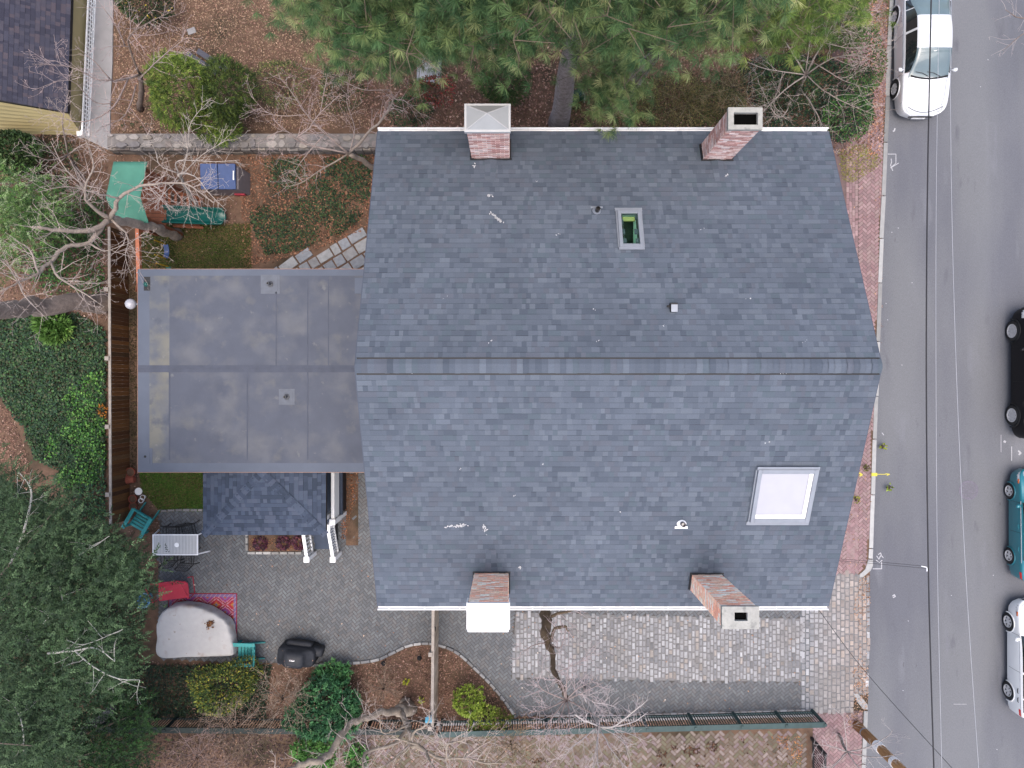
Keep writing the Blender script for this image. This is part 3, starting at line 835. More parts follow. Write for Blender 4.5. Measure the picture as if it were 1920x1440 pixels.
# chalky scuffs left by roofers
m = MB()
def scuff(px, py, n, sx, sy, ang, s0=.012):
    x, y, z = onroof(px, py)
    for k in range(n):
        a = random.gauss(0, sx); b = random.gauss(0, sy); X = x + a*math.cos(ang)-b*math.sin(ang); Y = y + a*math.sin(ang)+b*math.cos(ang)
        r = s0*random.uniform(.4, 1.5); t = random.random()*3
        P = [(X+r*math.cos(t+i*PI/2)*(1 if i % 2 else 2.2), Y+r*math.sin(t+i*PI/2)*(1 if i % 2 else 2.2)) for i in range(4)]
        m.add([(u, w, zroof(w)+.018) for u, w in P], [(0,1,2,3)])
scuff(932,409,60,.10,.015,R(-42)); scuff(918,366,10,.03,.02,0); scuff(855,986,50,.12,.02,R(5)); scuff(907,988,14,.02,.06,0); scuff(911,995,8,.015,.05,0)
scuff(975,1063,8,.02,.02,0); scuff(1360,330,5,.03,.01,R(30)); scuff(890,312,6,.02,.03,0)
for px, py in ((990,340),(1055,440),(1120,580),(1140,640),(1005,870),(1180,960),(880,880),(1390,700),(760,700),(1240,610),(1310,430),(980,930),(1450,830),(1500,640),(830,560),(915,640),(1480,700),(1420,560)): scuff(px+random.uniform(-20,20), py, 3, .04, .01, random.random(), .008)
stuff(m.build("chalk_scuffs", pm("scuff", (.45,.45,.46), .2, 30, .9), house, world=True))

# ================================================================== REAR EXTENSION WITH FLAT ROOF
ZF = 3.5
ex0, ex1, ey1, ey0 = G(258,0,ZF)[0], XL+.28, G(0,504,ZF)[1], G(0,886,ZF)[1]
ext = thing("rear_extension", "single storey rear extension with a stained grey flat membrane roof edged in copper", "extension", ((ex0+ex1)/2, (ey0+ey1)/2, 0))
MB().box(ex0+.12, ex1, ey0+.12, ey1-.12, 0, ZF-.2).build("wall", M['clap'], ext, world=True)
MB().box(ex0+.015, ex1, ey0+.015, ey1-.015, ZF-.2, ZF).build("roof_slab", M['membrane'], ext, world=True)
m = MB()
m.box(ex0, ex0+.013, ey0, ey1, ZF-.16, ZF+.012).box(ex0+.013, ex1, ey0, ey0+.013, ZF-.16, ZF+.012).box(ex0+.013, ex1, ey1-.013, ey1, ZF-.16, ZF+.012)
m.build("copper_edge", M['copper'], ext, world=True)
m = MB(); e = .40
m.box(ex0+.014, ex0+e, ey0+.014, ey1-.014, ZF, ZF+.006).box(ex0+e, ex1, ey0+.014, ey0+.80*e, ZF, ZF+.0055).box(ex0+e, ex1, ey1-.6*e, ey1-.014, ZF, ZF+.0055)
m.build("edge_strip", M['membrane_edge'], ext, world=True)
# membrane sheets lapped over one another
def fx(px): return G(px, 0, ZF)[0]
def fy(py): return G(0, py, ZF)[1]
m = MB(); m2 = MB(); cuts = [ex0+e-.02, fx(318), fx(464), fx(518), fx(577), fx(618), ex1]
for (ya, yb, cs_) in ((fy(686), ey1-.6*e+.02, (0,1,3,4,5,6)), (ey0+.8*e-.02, fy(696), (0,1,2,4,6))):
    for i in range(len(cs_)-1):
        a, b = cuts[cs_[i]], cuts[cs_[i+1]]
        (m2 if i == 0 else m).box(a, b+.05 if i < len(cs_)-2 else b, ya, yb, ZF+.0005, ZF+.0075+.0032*(i % 2))
m2.build("membrane_sheet", pm('membrane3', T(122,128,140), .07, 2.5, .8, fine=.07, tint=T(150,149,141), tscale=1.3, tmin=.42, tmax=.62, more=((T(108,114,128), 2.2, .56, .70), (T(164,163,158), 4.5, .64, .74))), ext, world=True, label="membrane strip chalky with dried pale stains along the end wall")
m.build("membrane_sheet", pm('membrane2', T(110,116,131), .07, 2.5, .78, fine=.07, tint=T(131,134,142), tscale=1.1, tmin=.46, tmax=.7, more=((T(104,110,126), .9, .56, .72), (T(132,134,138), 1.5, .58, .72), (T(142,144,148), 4.0, .66, .74))), ext, world=True)
m = MB(); m.box(ex0+.02, ex1, fy(698), fy(685), ZF+.011, ZF+.020).box(ex0+.02, ex1, fy(692.4), fy(690.6), ZF+.020, ZF+.032)
for c_ in (fx(318), fx(464), fx(577)): m.box(c_-.02, c_+.02, ey0+.4, fy(698), ZF+.0075, ZF+.016)
for c_ in (fx(518), fx(577), fx(616)): m.box(c_-.016, c_+.016, fy(685), ey1-.32, ZF+.0075, ZF+.0155)
m.build("seam", pm('seam', T(104,110,126), .15, 3, .8, fine=.08), ext, world=True)
# pale stains that follow the ponding
m = MB()
def blob(px, py, rx, ry, n=16):
    x, y = G(px, py, ZF)[:2]; pts = []
    for k in range(n):
        t = 2*PI*k/n; r = random.uniform(.55, 1.15); pts.append((x+rx*.0169*math.cos(t)*r, y+ry*.0169*math.sin(t)*r))
    return pts
# pipes on square patches
def roofpipe(px, py, s, h, lab):
    x, y = G(px, py, ZF)[:2]
    rim_ = MB().box(x-s-.06, x+s+.06, y-s-.06, y+s+.06, ZF+.0105, ZF+.0155)
    p = rim_.box(x-s, x+s, y-s, y+s, ZF+.0156, ZF+.024, None).build("pipe_patch", pm("patch", T(134,140,152), .12, 6, .8, fine=.08), ext, world=True, label=lab)
    MB().lathe((x, y, ZF), [(.10,.02),(.085,.05),(.05,.07),(.045,h),(.034,h),(.034,h-.12),(.0001,h-.12)], 16).build("roof_pipe", pm('pipegrey', T(120,122,128), .1, 6, .6), p, world=True)
    MB().lathe((x, y, ZF), [(.033,h-.02),(.0001,h-.019)], 14).build("bore", M['black'], p, world=True)
roofpipe(507, 533, .24, .26, "patch and pipe near the copper edge by the bluestone path")
roofpipe(538, 744, .19, .26, "patch and pipe beside the centre seam")
x, y = G(674, 536, ZF)[:2]
MB().box(x-.14, x+.5, y-.25, y+.25, ZF+.0105, ZF+.05).build("roof_hatch", M['membrane_edge'], ext, world=True)
x, y = G(276, 532, ZF)[:2]
d_ = MB().box(x-.1, x+.1, y-.22, y+.22, ZF+.007, ZF+.013).build("drain", M['dark'], ext, world=True, label="dark corner drain with a green strainer")
MB().lathe((x-.02, y-.02, ZF+.013), [(.08,0),(.07,.05),(.03,.08),(.0001,.085)], 12).build("strainer", M['slide'], d_, world=True)
x, y = G(275, 856, ZF)[:2]
d_ = MB().box(x-.13, x+.19, y-.26, y+.26, ZF+.007, ZF+.012).box(x-.10, x+.10, y-.22, y+.2, ZF+.012, ZF+.018).build("drain", M['membrane_edge'], ext, world=True, label="pale corner patch with a small round drain hole")
MB().lathe((x-.04, y, ZF+.019), [(.04,0),(.0001,.001)], 12).build("bore", M['black'], d_, world=True)
m = MB()
for (px, py) in ((484,1) ,):
    pass
# white globe lamp on the end wall
lx, ly = G(245, 570, 2.6)[:2]
t = thing("wall_lamp", "round white globe lamp fixed to the end wall of the flat roofed extension", "lamp", (ex0+.12, ly, 2.6))
d_ = (ex0+.12)-lx
prof = [(.0001,-.165)] + [(.175*math.sin(PI*k/10), -.165*math.cos(PI*k/10)) for k in range(1, 10)] + [(.0001,.165)]
MB().lathe((-d_,0,0), prof, 20).build("globe", M['lamp_glass'], t, smooth=True)
MB().bar((-d_+.15,0,-.05), (0,0,-.05), .05, .05).box(-.02, -.002, -.1, .1, -.17, .07).build("bracket", M['greymetal'], t)

# ================================================================== PORCH
ZP = 2.8; px0, px1, pyb, pyt = G(381,0,ZP)[0], G(611,0,ZP)[0], G(0,1003,ZP)[1], ey0-.004
porch = thing("back_porch", "back porch with a dark hipped shingle roof, white railing and grey steps", "porch", ((px0+px1)/2, (pyb+pyt)/2, 0))
apx, apy, apz = G(491,0,3.4)[0], pyt, 3.42
ap_u0 = apx-px0; run = pyt-pyb
SHD = [T(95,108,131), T(87,99,121), T(103,115,137), T(109,119,141), T(80,92,112)]
slp = (apz-ZP)/run; k_ = math.hypot(1, slp); L_ = run*k_
mb = MB()
shingle_plane(mb, (px0, pyb, ZP), (1,0,0), (0,1/k_,slp/k_), px1-px0, L_, ulim=lambda v: (ap_u0*v/L_, (px1-px0)-(px1-apx)*v/L_), cols=SHD, wts=[3,3,2,1.5,2])
for (xe, sgn, wd) in ((px1, -1, px1-apx), (px0, 1, apx-px0)):
    s2 = (apz-ZP)/wd; k2 = math.hypot(1, s2); L2 = wd*k2
    o = (xe, pyb, ZP) if sgn < 0 else (xe, pyt, ZP); u = (0,1,0) if sgn < 0 else (0,-1,0)
    if sgn < 0: ul = lambda v, L2=L2: (run*v/L2, run)
    else: ul = lambda v, L2=L2: (0, run-run*v/L2)
    shingle_plane(mb, o, u, (sgn/k2, 0, s2/k2), run, L2, ulim=ul, cols=SHD, wts=[3,3,2,1.5,2])
mb.build("porch_shingles", M['shingle'], porch, world=True)
m = MB()
m.add([(px0,pyb,ZP-.01),(px1,pyb,ZP-.01),(px1,pyt,ZP-.01),(px0,pyt,ZP-.01),(apx,apy,apz-.008)], [(0,1,4),(1,2,4),(3,0,4)])
m.add([(px0,pyb,ZP-.16),(px1,pyb,ZP-.16),(px1,pyt,ZP-.16),(px0,pyt,ZP-.16),(px0,pyb,ZP-.012),(px1,pyb,ZP-.012),(px1,pyt,ZP-.012),(px0,pyt,ZP-.012)],
      [(3,2,1,0),(0,1,5,4),(1,2,6,5),(3,0,4,7)])
m.build("porch_roof_deck", M['dark'], porch, world=True)
m = MB()    # hip caps
for (cx, cy) in ((px0, pyb), (px1, pyb)):
    n_ = 22
    for i in range(n_):
        f0, f1 = i/n_, (i+1.15)/n_
        a = Vector((cx+(apx-cx)*f0, cy+(apy-cy)*f0, ZP+(apz-ZP)*f0)); b = Vector((cx+(apx-cx)*min(f1,1), cy+(apy-cy)*min(f1,1), ZP+(apz-ZP)*min(f1,1)))
        d_ = (b-a).normalized(); s_ = d_.cross(Vector((0,0,1))).normalized()*.13; up = Vector((0,0,.035)); dn = Vector((0,0,.012))
        m.add([tuple(a-s_+dn*.3), tuple(a+up), tuple(a+s_+dn*.3), tuple(b-s_), tuple(b+up-dn), tuple(b+s_)], [(0,1,4,3),(1,2,5,4)], pal(1, SHD, None, .05)[0])
m.build("hip_cap", M['shingle'], porch, world=True)
# deck, posts, railings, steps
ZD = .85; rx = -6.12
m = MB(); m.box(px0+.25, rx+.12, pyb+.3, pyt, ZD-.12, ZD); m.build("deck", pm('deckpaint', S(62,72,90), .1, 4, .7), porch, world=True)
m = MB(); m.box(px0+.3, rx+.06, pyb+.36, pyt, .0, ZD-.121); m.build("deck_skirt", M['dark'], porch, world=True)
for (xx, yy) in ((px0+.35, pyb+.4), (px1-.25, pyb+.4), (-8.2, pyb+.4)):
    MB().box(xx-.07, xx+.07, yy-.07, yy+.07, ZD+.001, ZP-.17).build("porch_post", M['white'], porch, world=True, bevel=.01)
def railing(p, q, hgt, nb, name="railing", w=.11):
    """rail from p to q (points on the floor line) with nb balusters"""
    p, q = Vector(p), Vector(q); up = Vector((0,0,1)); m = MB()
    m.bar(p+up*hgt, q+up*hgt, w, .05); m.bar(p+up*(hgt-.06), q+up*(hgt-.06), .05, .05); m.bar(p+up*.12, q+up*.12, .05, .06)
    for i in range(nb):
        a = p+(q-p)*((i+.5)/nb); m.box(a.x-.019, a.x+.019, a.y-.019, a.y+.019, a.z+.12, a.z+hgt-.06)
    return m.build(name, M['white'], porch, world=True)
yc = -4.62
railing((rx, pyt-.02, ZD), (rx, yc, ZD), .86, 16)
MB().box(rx+.02, rx+.028, pyt-.02, yc, ZD+.1, ZD+.80).build("rail_panel", M['white'], porch, world=True)
def newel(x, y, z0, z1, s=.075):
    mm = MB().box(x-s, x+s, y-s, y+s, z0, z1).box(x-s-.025, x+s+.025, y-s-.025, y+s+.025, z1+.001, z1+.04)
    mm.build("newel", M['white'], porch, world=True, bevel=.008)
newel(rx, yc-.09, .0, ZD+.92); newel(-6.30, yc-.26, .0, ZD+.90)
MB().bar((rx-.02, yc-.12, ZD+.86), (-6.28, yc-.25, ZD+.86), .11, .05).build("rail_link", M['white'], porch, world=True)
sx0, sx1 = -7.22, -6.30; sy0, sy1 = yc-.33, -6.12
railing((sx1, sy0, ZD-.05), (sx1, sy1, .12), .86, 11)
railing((sx0, pyb+.35, ZD-.02), (sx0, sy1, .12), .86, 10)
newel(sx0, sy1-.05, 0, 1.0); newel(sx1, sy1-.05, 0, 1.0)
st = pm('steppaint', T(84,98,122), .1, 4, .7)
for k in range(5):
    z = ZD-.02-.165*(k); y1_ = pyb+.30-.27*k
    MB().box(sx0+.06, sx1-.06, y1_-.29, y1_, max(z-.04, .02), z).build("step", st, porch, world=True)
    
MB().add([(sx0+.07,pyb+.3,0),(sx0+.07,sy1+.25,0),(sx0+.07,pyb+.3,ZD-.1),(sx1-.07,pyb+.3,0),(sx1-.07,sy1+.25,0),(sx1-.07,pyb+.3,ZD-.1)],[(0,1,2),(5,4,3),(1,4,5,2)]).build("stringer", M['dark'], porch, world=True)
MB().box(rx+.05, rx+.5, -5.9, pyt, .006, .012).build("soil_edging", M['soil'], porch, world=True)  # strip of bare soil along the side of the porch

# planting bed beside the porch with stone edge
bx0, bx1, by0, by1 = G(465,0)[0], G(566,0)[0], G(0,1036)[1], G(0,985)[1]
mb = MB(); ed = [T(200,198,194), T(184,182,180), T(212,210,206)]
kerbstones(mb, [(bx0, by0), (bx1+.05, by0)], .11, -.02, .10, .27, ed); kerbstones(mb, [(bx0-.02, by0+.07), (bx0-.02, by1+.2)], .11, -.02, .10, .27, ed)
structure(mb.build("bed_edging", M['granite']))
structure(MB().box(bx0+.04, bx1, by0+.05, by1+.3, .0, .055).build("bed_soil", M['soil']))
for i, (px, py, lab) in enumerate(((490,1018,"purple leaved heuchera at the west end of the stone edged porch bed"), (533,1017,"purple leaved heuchera in the middle of the stone edged porch bed"), (562,1016,"purple leaved heuchera beside the foot of the porch steps"))):
    x, y, _ = G(px, py); n = 90; a = RNG.random(n)*2*PI; r = np.sqrt(RNG.random(n))*.22
    P = np.stack([x+r*np.cos(a), y+r*np.sin(a), .06+.16*(1-r/.3)], 1); A = np.stack([np.cos(a), np.sin(a), .25+0*a], 1)
    mb = MB(); leaves(mb, P, A, .10, .05, pal(n, [S(92,48,66), S(74,40,56), S(116,66,78), S(58,34,46)]), up=.8)
    t = thing("purple_perennial", lab, "plant", (x, y, 0), group="heuchera plants in the porch bed"); mb.build("foliage", M['leaf'], t, world=True)

# ================================================================== GARDEN EDGING
edge_l = [p for p in smoothline(gp([(585,1246),(650,1243),(705,1237),(735,1224),(762,1211),(790,1205.5),(820,1208),(856,1222),(890,1252),(925,1287),(950,1318),(968,1345)]), 8)]
mb = MB(); kerbstones(mb, [tuple(p) for p in edge_l], .115, -.02, .085, .30, [T(186,186,186), T(172,172,174), T(198,198,198)])
kerbstones(mb, gp([(1010,1341),(1130,1341.5),(1340,1336),(1502,1331)]), .10, -.02, .06, .28, [S(176,168,162), S(186,182,178)])
kerbstones(mb, gp([(302,958),(330,956),(381,956)]), .10, -.02, .06, .24, [S(150,146,146), S(164,160,158)])
structure(mb.build("garden_edging", M['granite']))

# ================================================================== FENCES AND WALLS
def board_fence(name, label, p, q, h, posts, side, bw=.14, cols=None, capw=.09, postlab=True):
    """solid board fence from p to q with a pale cap rail; side = +1/-1 the side its boards face"""
    t = thing(name, label, "fence", ((p[0]+q[0])/2, (p[1]+q[1])/2, 0))
    p, q = Vector((*p, 0)), Vector((*q, 0)); d = (q-p); L = d.length; d.normalize(); nrm = Vector((d.y, -d.x, 0))*side
    m = MB(); s = 0
    while s < L-.02:
        w = min(bw*random.uniform(.9, 1.1), L-s); c = p+d*(s+w/2)+nrm*(.02+random.uniform(0, .006))
        m.obox((c.x, c.y, h/2), w-.006, .022, h-.02+random.uniform(-.01, .0), math.atan2(d.y, d.x), pal(1, cols, None, .14)[0]); s += w
    m.build("board_panel", M['fencewood'], t, world=True)
    m = MB(); a = p+Vector((0,0,h)); b = q+Vector((0,0,h)); m.bar(a, b, capw, .04)
    m.build("cap_rail", M['greywood'], t, world=True, bevel=.006)
    for z in (.3, h-.3):
        MB().bar(p-nrm*.03+Vector((0,0,z)), q-nrm*.03+Vector((0,0,z)), .06, .09).build("rail", M['greywood'], t, world=True)
    for f in posts:
        c = p+d*(L*f)-nrm*.07
        MB().box(c.x-.055, c.x+.055, c.y-.055, c.y+.055, 0, h+.05).box(c.x-.075, c.x+.075, c.y-.075, c.y+.075, h+.051, h+.085).build("post", M['greywood'], t, world=True, bevel=.008)
    return t
BW = [S(116,78,44), S(104,68,40), S(128,88,50), S(94,62,40), S(112,84,56)]
ya, yb = G(0,425,1.2)[1], G(0,985,1.2)[1]; fxp = -14.03
yy = [G(0,k,1.2)[1] for k in (543,672,800,927)]
board_fence("board_fence", "long brown board fence with a pale cap rail beside the ivy bed", (fxp-.02, ya), (fxp+.03, yb), 1.2, [(ya-k)/(ya-yb) for k in yy], -1, cols=BW)
t_ = board_fence("screen_fence", "narrow tan fence running from the house gutter across the leaf covered bed", (-2.70, -6.9), (-2.74, G(0,1366,1.6)[1]), 1.6, [.48, .995], -1, cols=[S(196,176,154), S(184,164,142), S(204,186,166)], capw=.10)
x, y, _ = G(815, 1178, 1.3)
MB().bar((-2.69,y+.15,1.45),(-2.665,y-.15,1.15),.02,.03).box(-2.69,-2.65,y-.06,y+.02,1.2,1.26).build("gate_latch", M['black'], t_, world=True)

def iron_fence(name, label, p, q, h, nb, posts, toprail=.17, mat='ironpaint', skirt=True):
    t = thing(name, label, "fence", ((p[0]+q[0])/2, (p[1]+q[1])/2, 0))
    p, q = Vector((*p, 0)), Vector((*q, 0)); up = Vector((0,0,1)); d = (q-p).normalized()
    MB().bar(p+up*h, q+up*h, toprail, .05).build("top_rail", M[mat], t, world=True, bevel=.01)
    MB().bar(p+up*.15, q+up*.15, .05, .06).build("bottom_rail", M[mat], t, world=True)
    m = MB()
    for i in range(nb):
        a = p+(q-p)*((i+.5)/nb); m.obox((a.x, a.y, .18+(h-.2)/2), .035, .02, h-.21, math.atan2(d.y, d.x))
    m.build("picket", M[mat], t, world=True)
    for f in posts:
        c = p+(q-p)*f; MB().obox((c.x, c.y, (h+.06)/2), .10, .10, h+.06, math.atan2(d.y, d.x)).build("post", M[mat], t, world=True, bevel=.01)
    return t
iron_fence("iron_fence", "long dark green slatted fence with a broad top rail along the drive", (-2.55,-12.28), (10.96,-11.93), 1.1, 150, [0,.14,.28,.41,.54,.665,.785,.9,1.0], .2)
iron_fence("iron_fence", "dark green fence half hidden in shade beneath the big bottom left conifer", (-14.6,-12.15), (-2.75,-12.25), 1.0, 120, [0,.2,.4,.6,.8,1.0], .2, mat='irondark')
iron_fence("picket_fence", "black picket fence at the street end of the mossy brick yard", (10.95,-12.95), (11.0,-17.5), 1.15, 46, [0,.34,.67,1.0], .07, mat='dark')
structure(MB().bar((-3.2,-12.42,.05),(11.0,-12.07,.05),.09,.13).build("yard_kerb", M['concrete']))

# fieldstone wall across the back of the plot
t = thing("fieldstone_wall", "low fieldstone wall with a rough pale top behind the climbing frame", "wall", (*G(340,262,.6)[:2], 0))
FS = [T(178,171,166), T(164,158,155), T(194,183,171), T(154,149,149), T(174,162,156), T(198,190,183)]
mb = MB(); wy0, wy1 = G(0,278,.6)[1], G(0,250,.6)[1]; wxa, wxb = G(200,0,.6)[0], G(712,0,.6)[0]
mb.box(wxa, wxb, wy0+.05, wy1, 0, .565, T(160,154,150))
x = wxa
while x < wxb:
    w = random.uniform(.22,.5); y = wy0
    while y < wy1-.08:
        l = random.uniform(.2,.42); l = min(l, wy1-y)
        k = random.randint(5, 7); cx, cy = x+w/2, y+l/2; pts = []
        for j in range(k):
            a = 2*PI*j/k+random.uniform(-.3,.3); pts.append((cx+w*.53*math.cos(a)*random.uniform(.85,1.1), cy+l*.53*math.sin(a)*random.uniform(.85,1.1)))
        z1 = .56+random.uniform(0,.07); c = pal(1, FS, None, .1)[0]
        top = [(cx+(a-cx)*.82, cy+(b-cy)*.82, z1) for a, b in pts]; bot = [(a, b, .48) for a, b in pts]
        mb.add(bot+top, [tuple(range(k, 2*k))]+[(i, (i+1) % k, k+(i+1) % k, k+i) for i in range(k)], c)
        y += l
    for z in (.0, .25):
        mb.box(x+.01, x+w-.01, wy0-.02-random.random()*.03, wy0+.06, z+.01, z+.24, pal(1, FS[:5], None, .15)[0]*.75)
    x += w
mb.build("stonework", M['stone'], t, world=True)

# ================================================================== NEIGHBOUR'S HOUSE (top left)
nb = thing("neighbour_house", "mustard yellow house with a dark shingled roof at the top left corner", "house", (-20, 14, 0))
zc, zl = 2.0, 2.0
c_ = Vector(G(127,211,1.55)); eT = Vector(G(135,-60,1.55)); rk = Vector(G(0,189,2.5)); rkd = (rk-c_)
L1 = (eT-c_); rkf = c_+rkd*2.6; far = rkf+L1*1.6; eF = c_+L1*1.6
mb = MB(); NS = [T(88,88,104), T(78,78,94), T(98,95,108), T(106,98,108)]
u_ = (c_-eF); Wd = u_.length; u_.normalize(); v_ = rkd.normalized(); v_ = (v_-u_*v_.dot(u_)).normalized()
if u_.cross(v_).z < 0: u_ = -u_; o_ = c_
else: o_ = eF
shingle_plane(mb, tuple(o_+Vector((0,0,.01))), tuple(u_), tuple(v_), Wd, (rkd*2.6).length, cols=NS, wts=[3,3,2,1])
mb.build("shingles", M['shingle'], nb, world=True)
dz = Vector((0,0,-.14)); V = [c_, eF, far, rkf]
MB().add([tuple(x) for x in V]+[tuple(x+dz) for x in V], [(0,1,2,3),(7,6,5,4),(0,4,5,1),(1,5,6,2),(2,6,7,3),(3,7,4,0)]).build("roof_deck", M['dark'], nb, world=True)
wb = Vector(G(153,251,0)); wt = Vector(G(166,-60,0)); wl = Vector(G(-10,250,0))
hz = 1.78
def wv(p, z): return (p.x, p.y, z)
wl2 = Vector((wb.x+(wl.x-wb.x)*2.5, wb.y+(wl.y-wb.y)*2.5, 0)); wt2 = Vector((wb.x+(wt.x-wb.x)*1.8, wb.y+(wt.y-wb.y)*1.8, 0))
sl = (rk.z-c_.z)/(c_.x-rk.x)
def zr_(p): return 1.55+(c_.x-p.x)*sl-.03
mb = MB(); wi = [wb, wt2, Vector((wl2.x, wt2.y, 0)), wl2]
wtop = [Vector((c_.x-.03, c_.y+.04, 0)), Vector((eF.x-.03, eF.y, 0)), Vector((rkf.x, eF.y, 0)), Vector((rkf.x, rkf.y+.04, 0))]
V = [wv(p, 0) for p in wi] + [wv(p, zr_(p)) for p in wtop]
mb.add(V, [(0,1,5,4),(1,2,6,5),(2,3,7,6),(3,0,4,7)])
# clapboard laps on the two visible walls
for (p, q2, pt_, qt_) in ((wb, wt2, wtop[0], wtop[1]), (wl2, wb, wtop[3], wtop[0])):
    d_ = (q2-p); n_ = Vector((d_.y, -d_.x, 0)).normalized()
    for k in range(9):
        f0, f1 = k/9, (k+1)/9; L = []
        for f, o_ in ((f0, .032), (f1, .008)):
            for b_, t__ in ((p, pt_), (q2, qt_)):
                v = Vector((b_.x, b_.y, 0)).lerp(Vector((t__.x, t__.y, zr_(t__))), f)+n_*o_; L.append(tuple(v))
        mb.add([L[0], L[1], L[3], L[2]], [(0,1,2,3)])
mb.build("wall", M['yellow'], nb, world=True)
MB().obox((wb.x+.06, wb.y-.05, .12), .2, .2, .24, .05).build("corner_block", M['white'], nb, world=True)
# white lattice panel standing by that wall
t = thing("lattice_fence", "white lattice panel along the yellow wall above the concrete strip", "fence", (*G(168,130)[:2], 0))
pA, pB = Vector(G(157,258,0)), Vector(G(172,-60,0)); pA.x += .22; pB.x += .22; d_ = (pB-pA); L_ = d_.length; d_.normalize()
for z in (.06, .46): MB().bar(pA+Vector((0,0,z)), pB+Vector((0,0,z)), .05, .06).build("rail", M['white'], t, world=True)
m = MB(); s_ = 0
while s_ < L_:
    p = pA+d_*s_; m.obox((p.x, p.y, .26), .045, .02, .38, math.atan2(d_.y, d_.x)); s_ += .15
for z in (.18,.30): m.bar(pA+Vector((0.014,0,z)), pB+Vector((0.014,0,z)), .015, .04)
m.build("lattice", M['white'], t, world=True)
structure(MB().prism(gp([(170,-80),(214,-80),(212,120),(208,200),(207,280),(203,281),(158,259)]), 0, .05).build("concrete_strip", M['concrete']))

# ================================================================== CLIMBING FRAME
pf = thing("climbing_frame", "red brown wooden climbing frame with green canopy, green slide and swings", "play set", (-12.2, 6, 0))
def P3(px, py, z): return Vector(G(px, py, z))
cA, cB = P3(213,303,2.85), P3(276,303,2.85); rA, rB = P3(198,371,3.3), P3(263,371,3.3); eA, eB = P3(224,418,2.9), P3(279,418,2.9)
up = Vector((0,0,.012)); m = MB()
n_ = 8
for (a, b, c2, d2) in ((cA, cB, rB, rA), (rA, rB, eB, eA)):
    V = []; 
    for i in range(n_+1):
        for j in range(n_+1):
            f, g_ = i/n_, j/n_; p = (a*(1-g_)+b*g_)*(1-f)+(d2*(1-g_)+c2*g_)*f
            V.append((p.x, p.y, p.z-.09*math.sin(PI*f)*math.sin(PI*g_)+random.uniform(-.012,.012)))
    m.add(V, [(i*(n_+1)+j, i*(n_+1)+j+1, (i+1)*(n_+1)+j+1, (i+1)*(n_+1)+j)[::-1] for i in range(n_) for j in range(n_)])
o = m.build("canopy", M['tarp'], pf, smooth=True, world=True); md = o.modifiers.new("solid", 'SOLIDIFY'); md.thickness = .01
corners = [(-12.95,7.05),(-12.05,7.05),(-12.95,5.45),(-12.05,5.45)]
for (x, y) in corners: MB().box(x-.05, x+.05, y-.05, y+.05, 0, 2.85).build("post", M['playwood'], pf, world=True)
m = MB(); y = 5.35
while y < 7.15: m.box(-13.0, -11.98, y, y+.125, 1.35, 1.39); y += .14
m.build("platform", M['playwood'], pf, world=True)
for (x0, x1, y0, y1) in ((-13.0,-12.0,7.1,7.14),(-13.0,-12.0,5.36,5.40),(-13.04,-13.0,5.4,7.1)):
    MB().box(x0,x1,y0,y1,1.75,1.87).box(x0,x1,y0,y1,1.45,1.57).build("side_rail", M['playwood'], pf, world=True)
# ladder ramp with rungs
m = MB(); lx0, lx1 = -11.98, -11.40
yA, yB = G(0,365,.7)[1], G(0,390,.7)[1]
for y in (yA, yB): m.bar((lx0, y, 1.35), (lx1+.1, y, .02), .09, .05)
for k in range(6):
    f = (k+.5)/6; m.obox((lx0+(lx1+.1-lx0)*f, (yA+yB)/2, 1.37-1.33*f), .09, yA-yB, .035)
m.build("ladder", M['playwood'], pf, world=True)
MB().bar((lx0-.1, G(0,427,.4)[1], .7), (lx1+.15, G(0,427,.1)[1], .1), .09, .05).bar((lx0-.1, G(0,421,.4)[1], .5), (lx1, G(0,421,.1)[1], .06), .09, .04).build("brace", M['playwood'], pf, world=True)
# slide: curved trough
a = P3(307,402,1.42); b = P3(426,408,.16); a2 = (a.x-.05); m = MB(); prof = []
ns = 26
for i in range(ns+1):
    f = i/ns; x = a.x+(b.x-a.x)*f; y = a.y+(b.y-a.y)*f
    z = 1.42-(1.42-.2)*(f**.9) if f < .86 else 1.42-(1.42-.2)*(.86**.9)-(f-.86)*.45
    hw = .27 if f < .93 else .27*math.sqrt(max(1-((f-.93)/.07)**2*.75, .05))
    prof.append([(x, y+hw*c3, z+d3) for c3, d3 in ((1.12,.10),(1.08,.16),(.98,.16),(.86,.03),(.55,-.03),(0,-.045),(-.55,-.03),(-.86,.03),(-.98,.16),(-1.08,.16),(-1.12,.10))])
k = len(prof[0]); m.add([q for r in prof for q in r], [((i)*k+j, (i)*k+j+1, (i+1)*k+j+1, (i+1)*k+j)[::-1] for i in range(ns) for j in range(k-1)])
o = m.build("slide", M['slide'], pf, smooth=True, world=True); md = o.modifiers.new("solid", 'SOLIDIFY'); md.thickness = .012
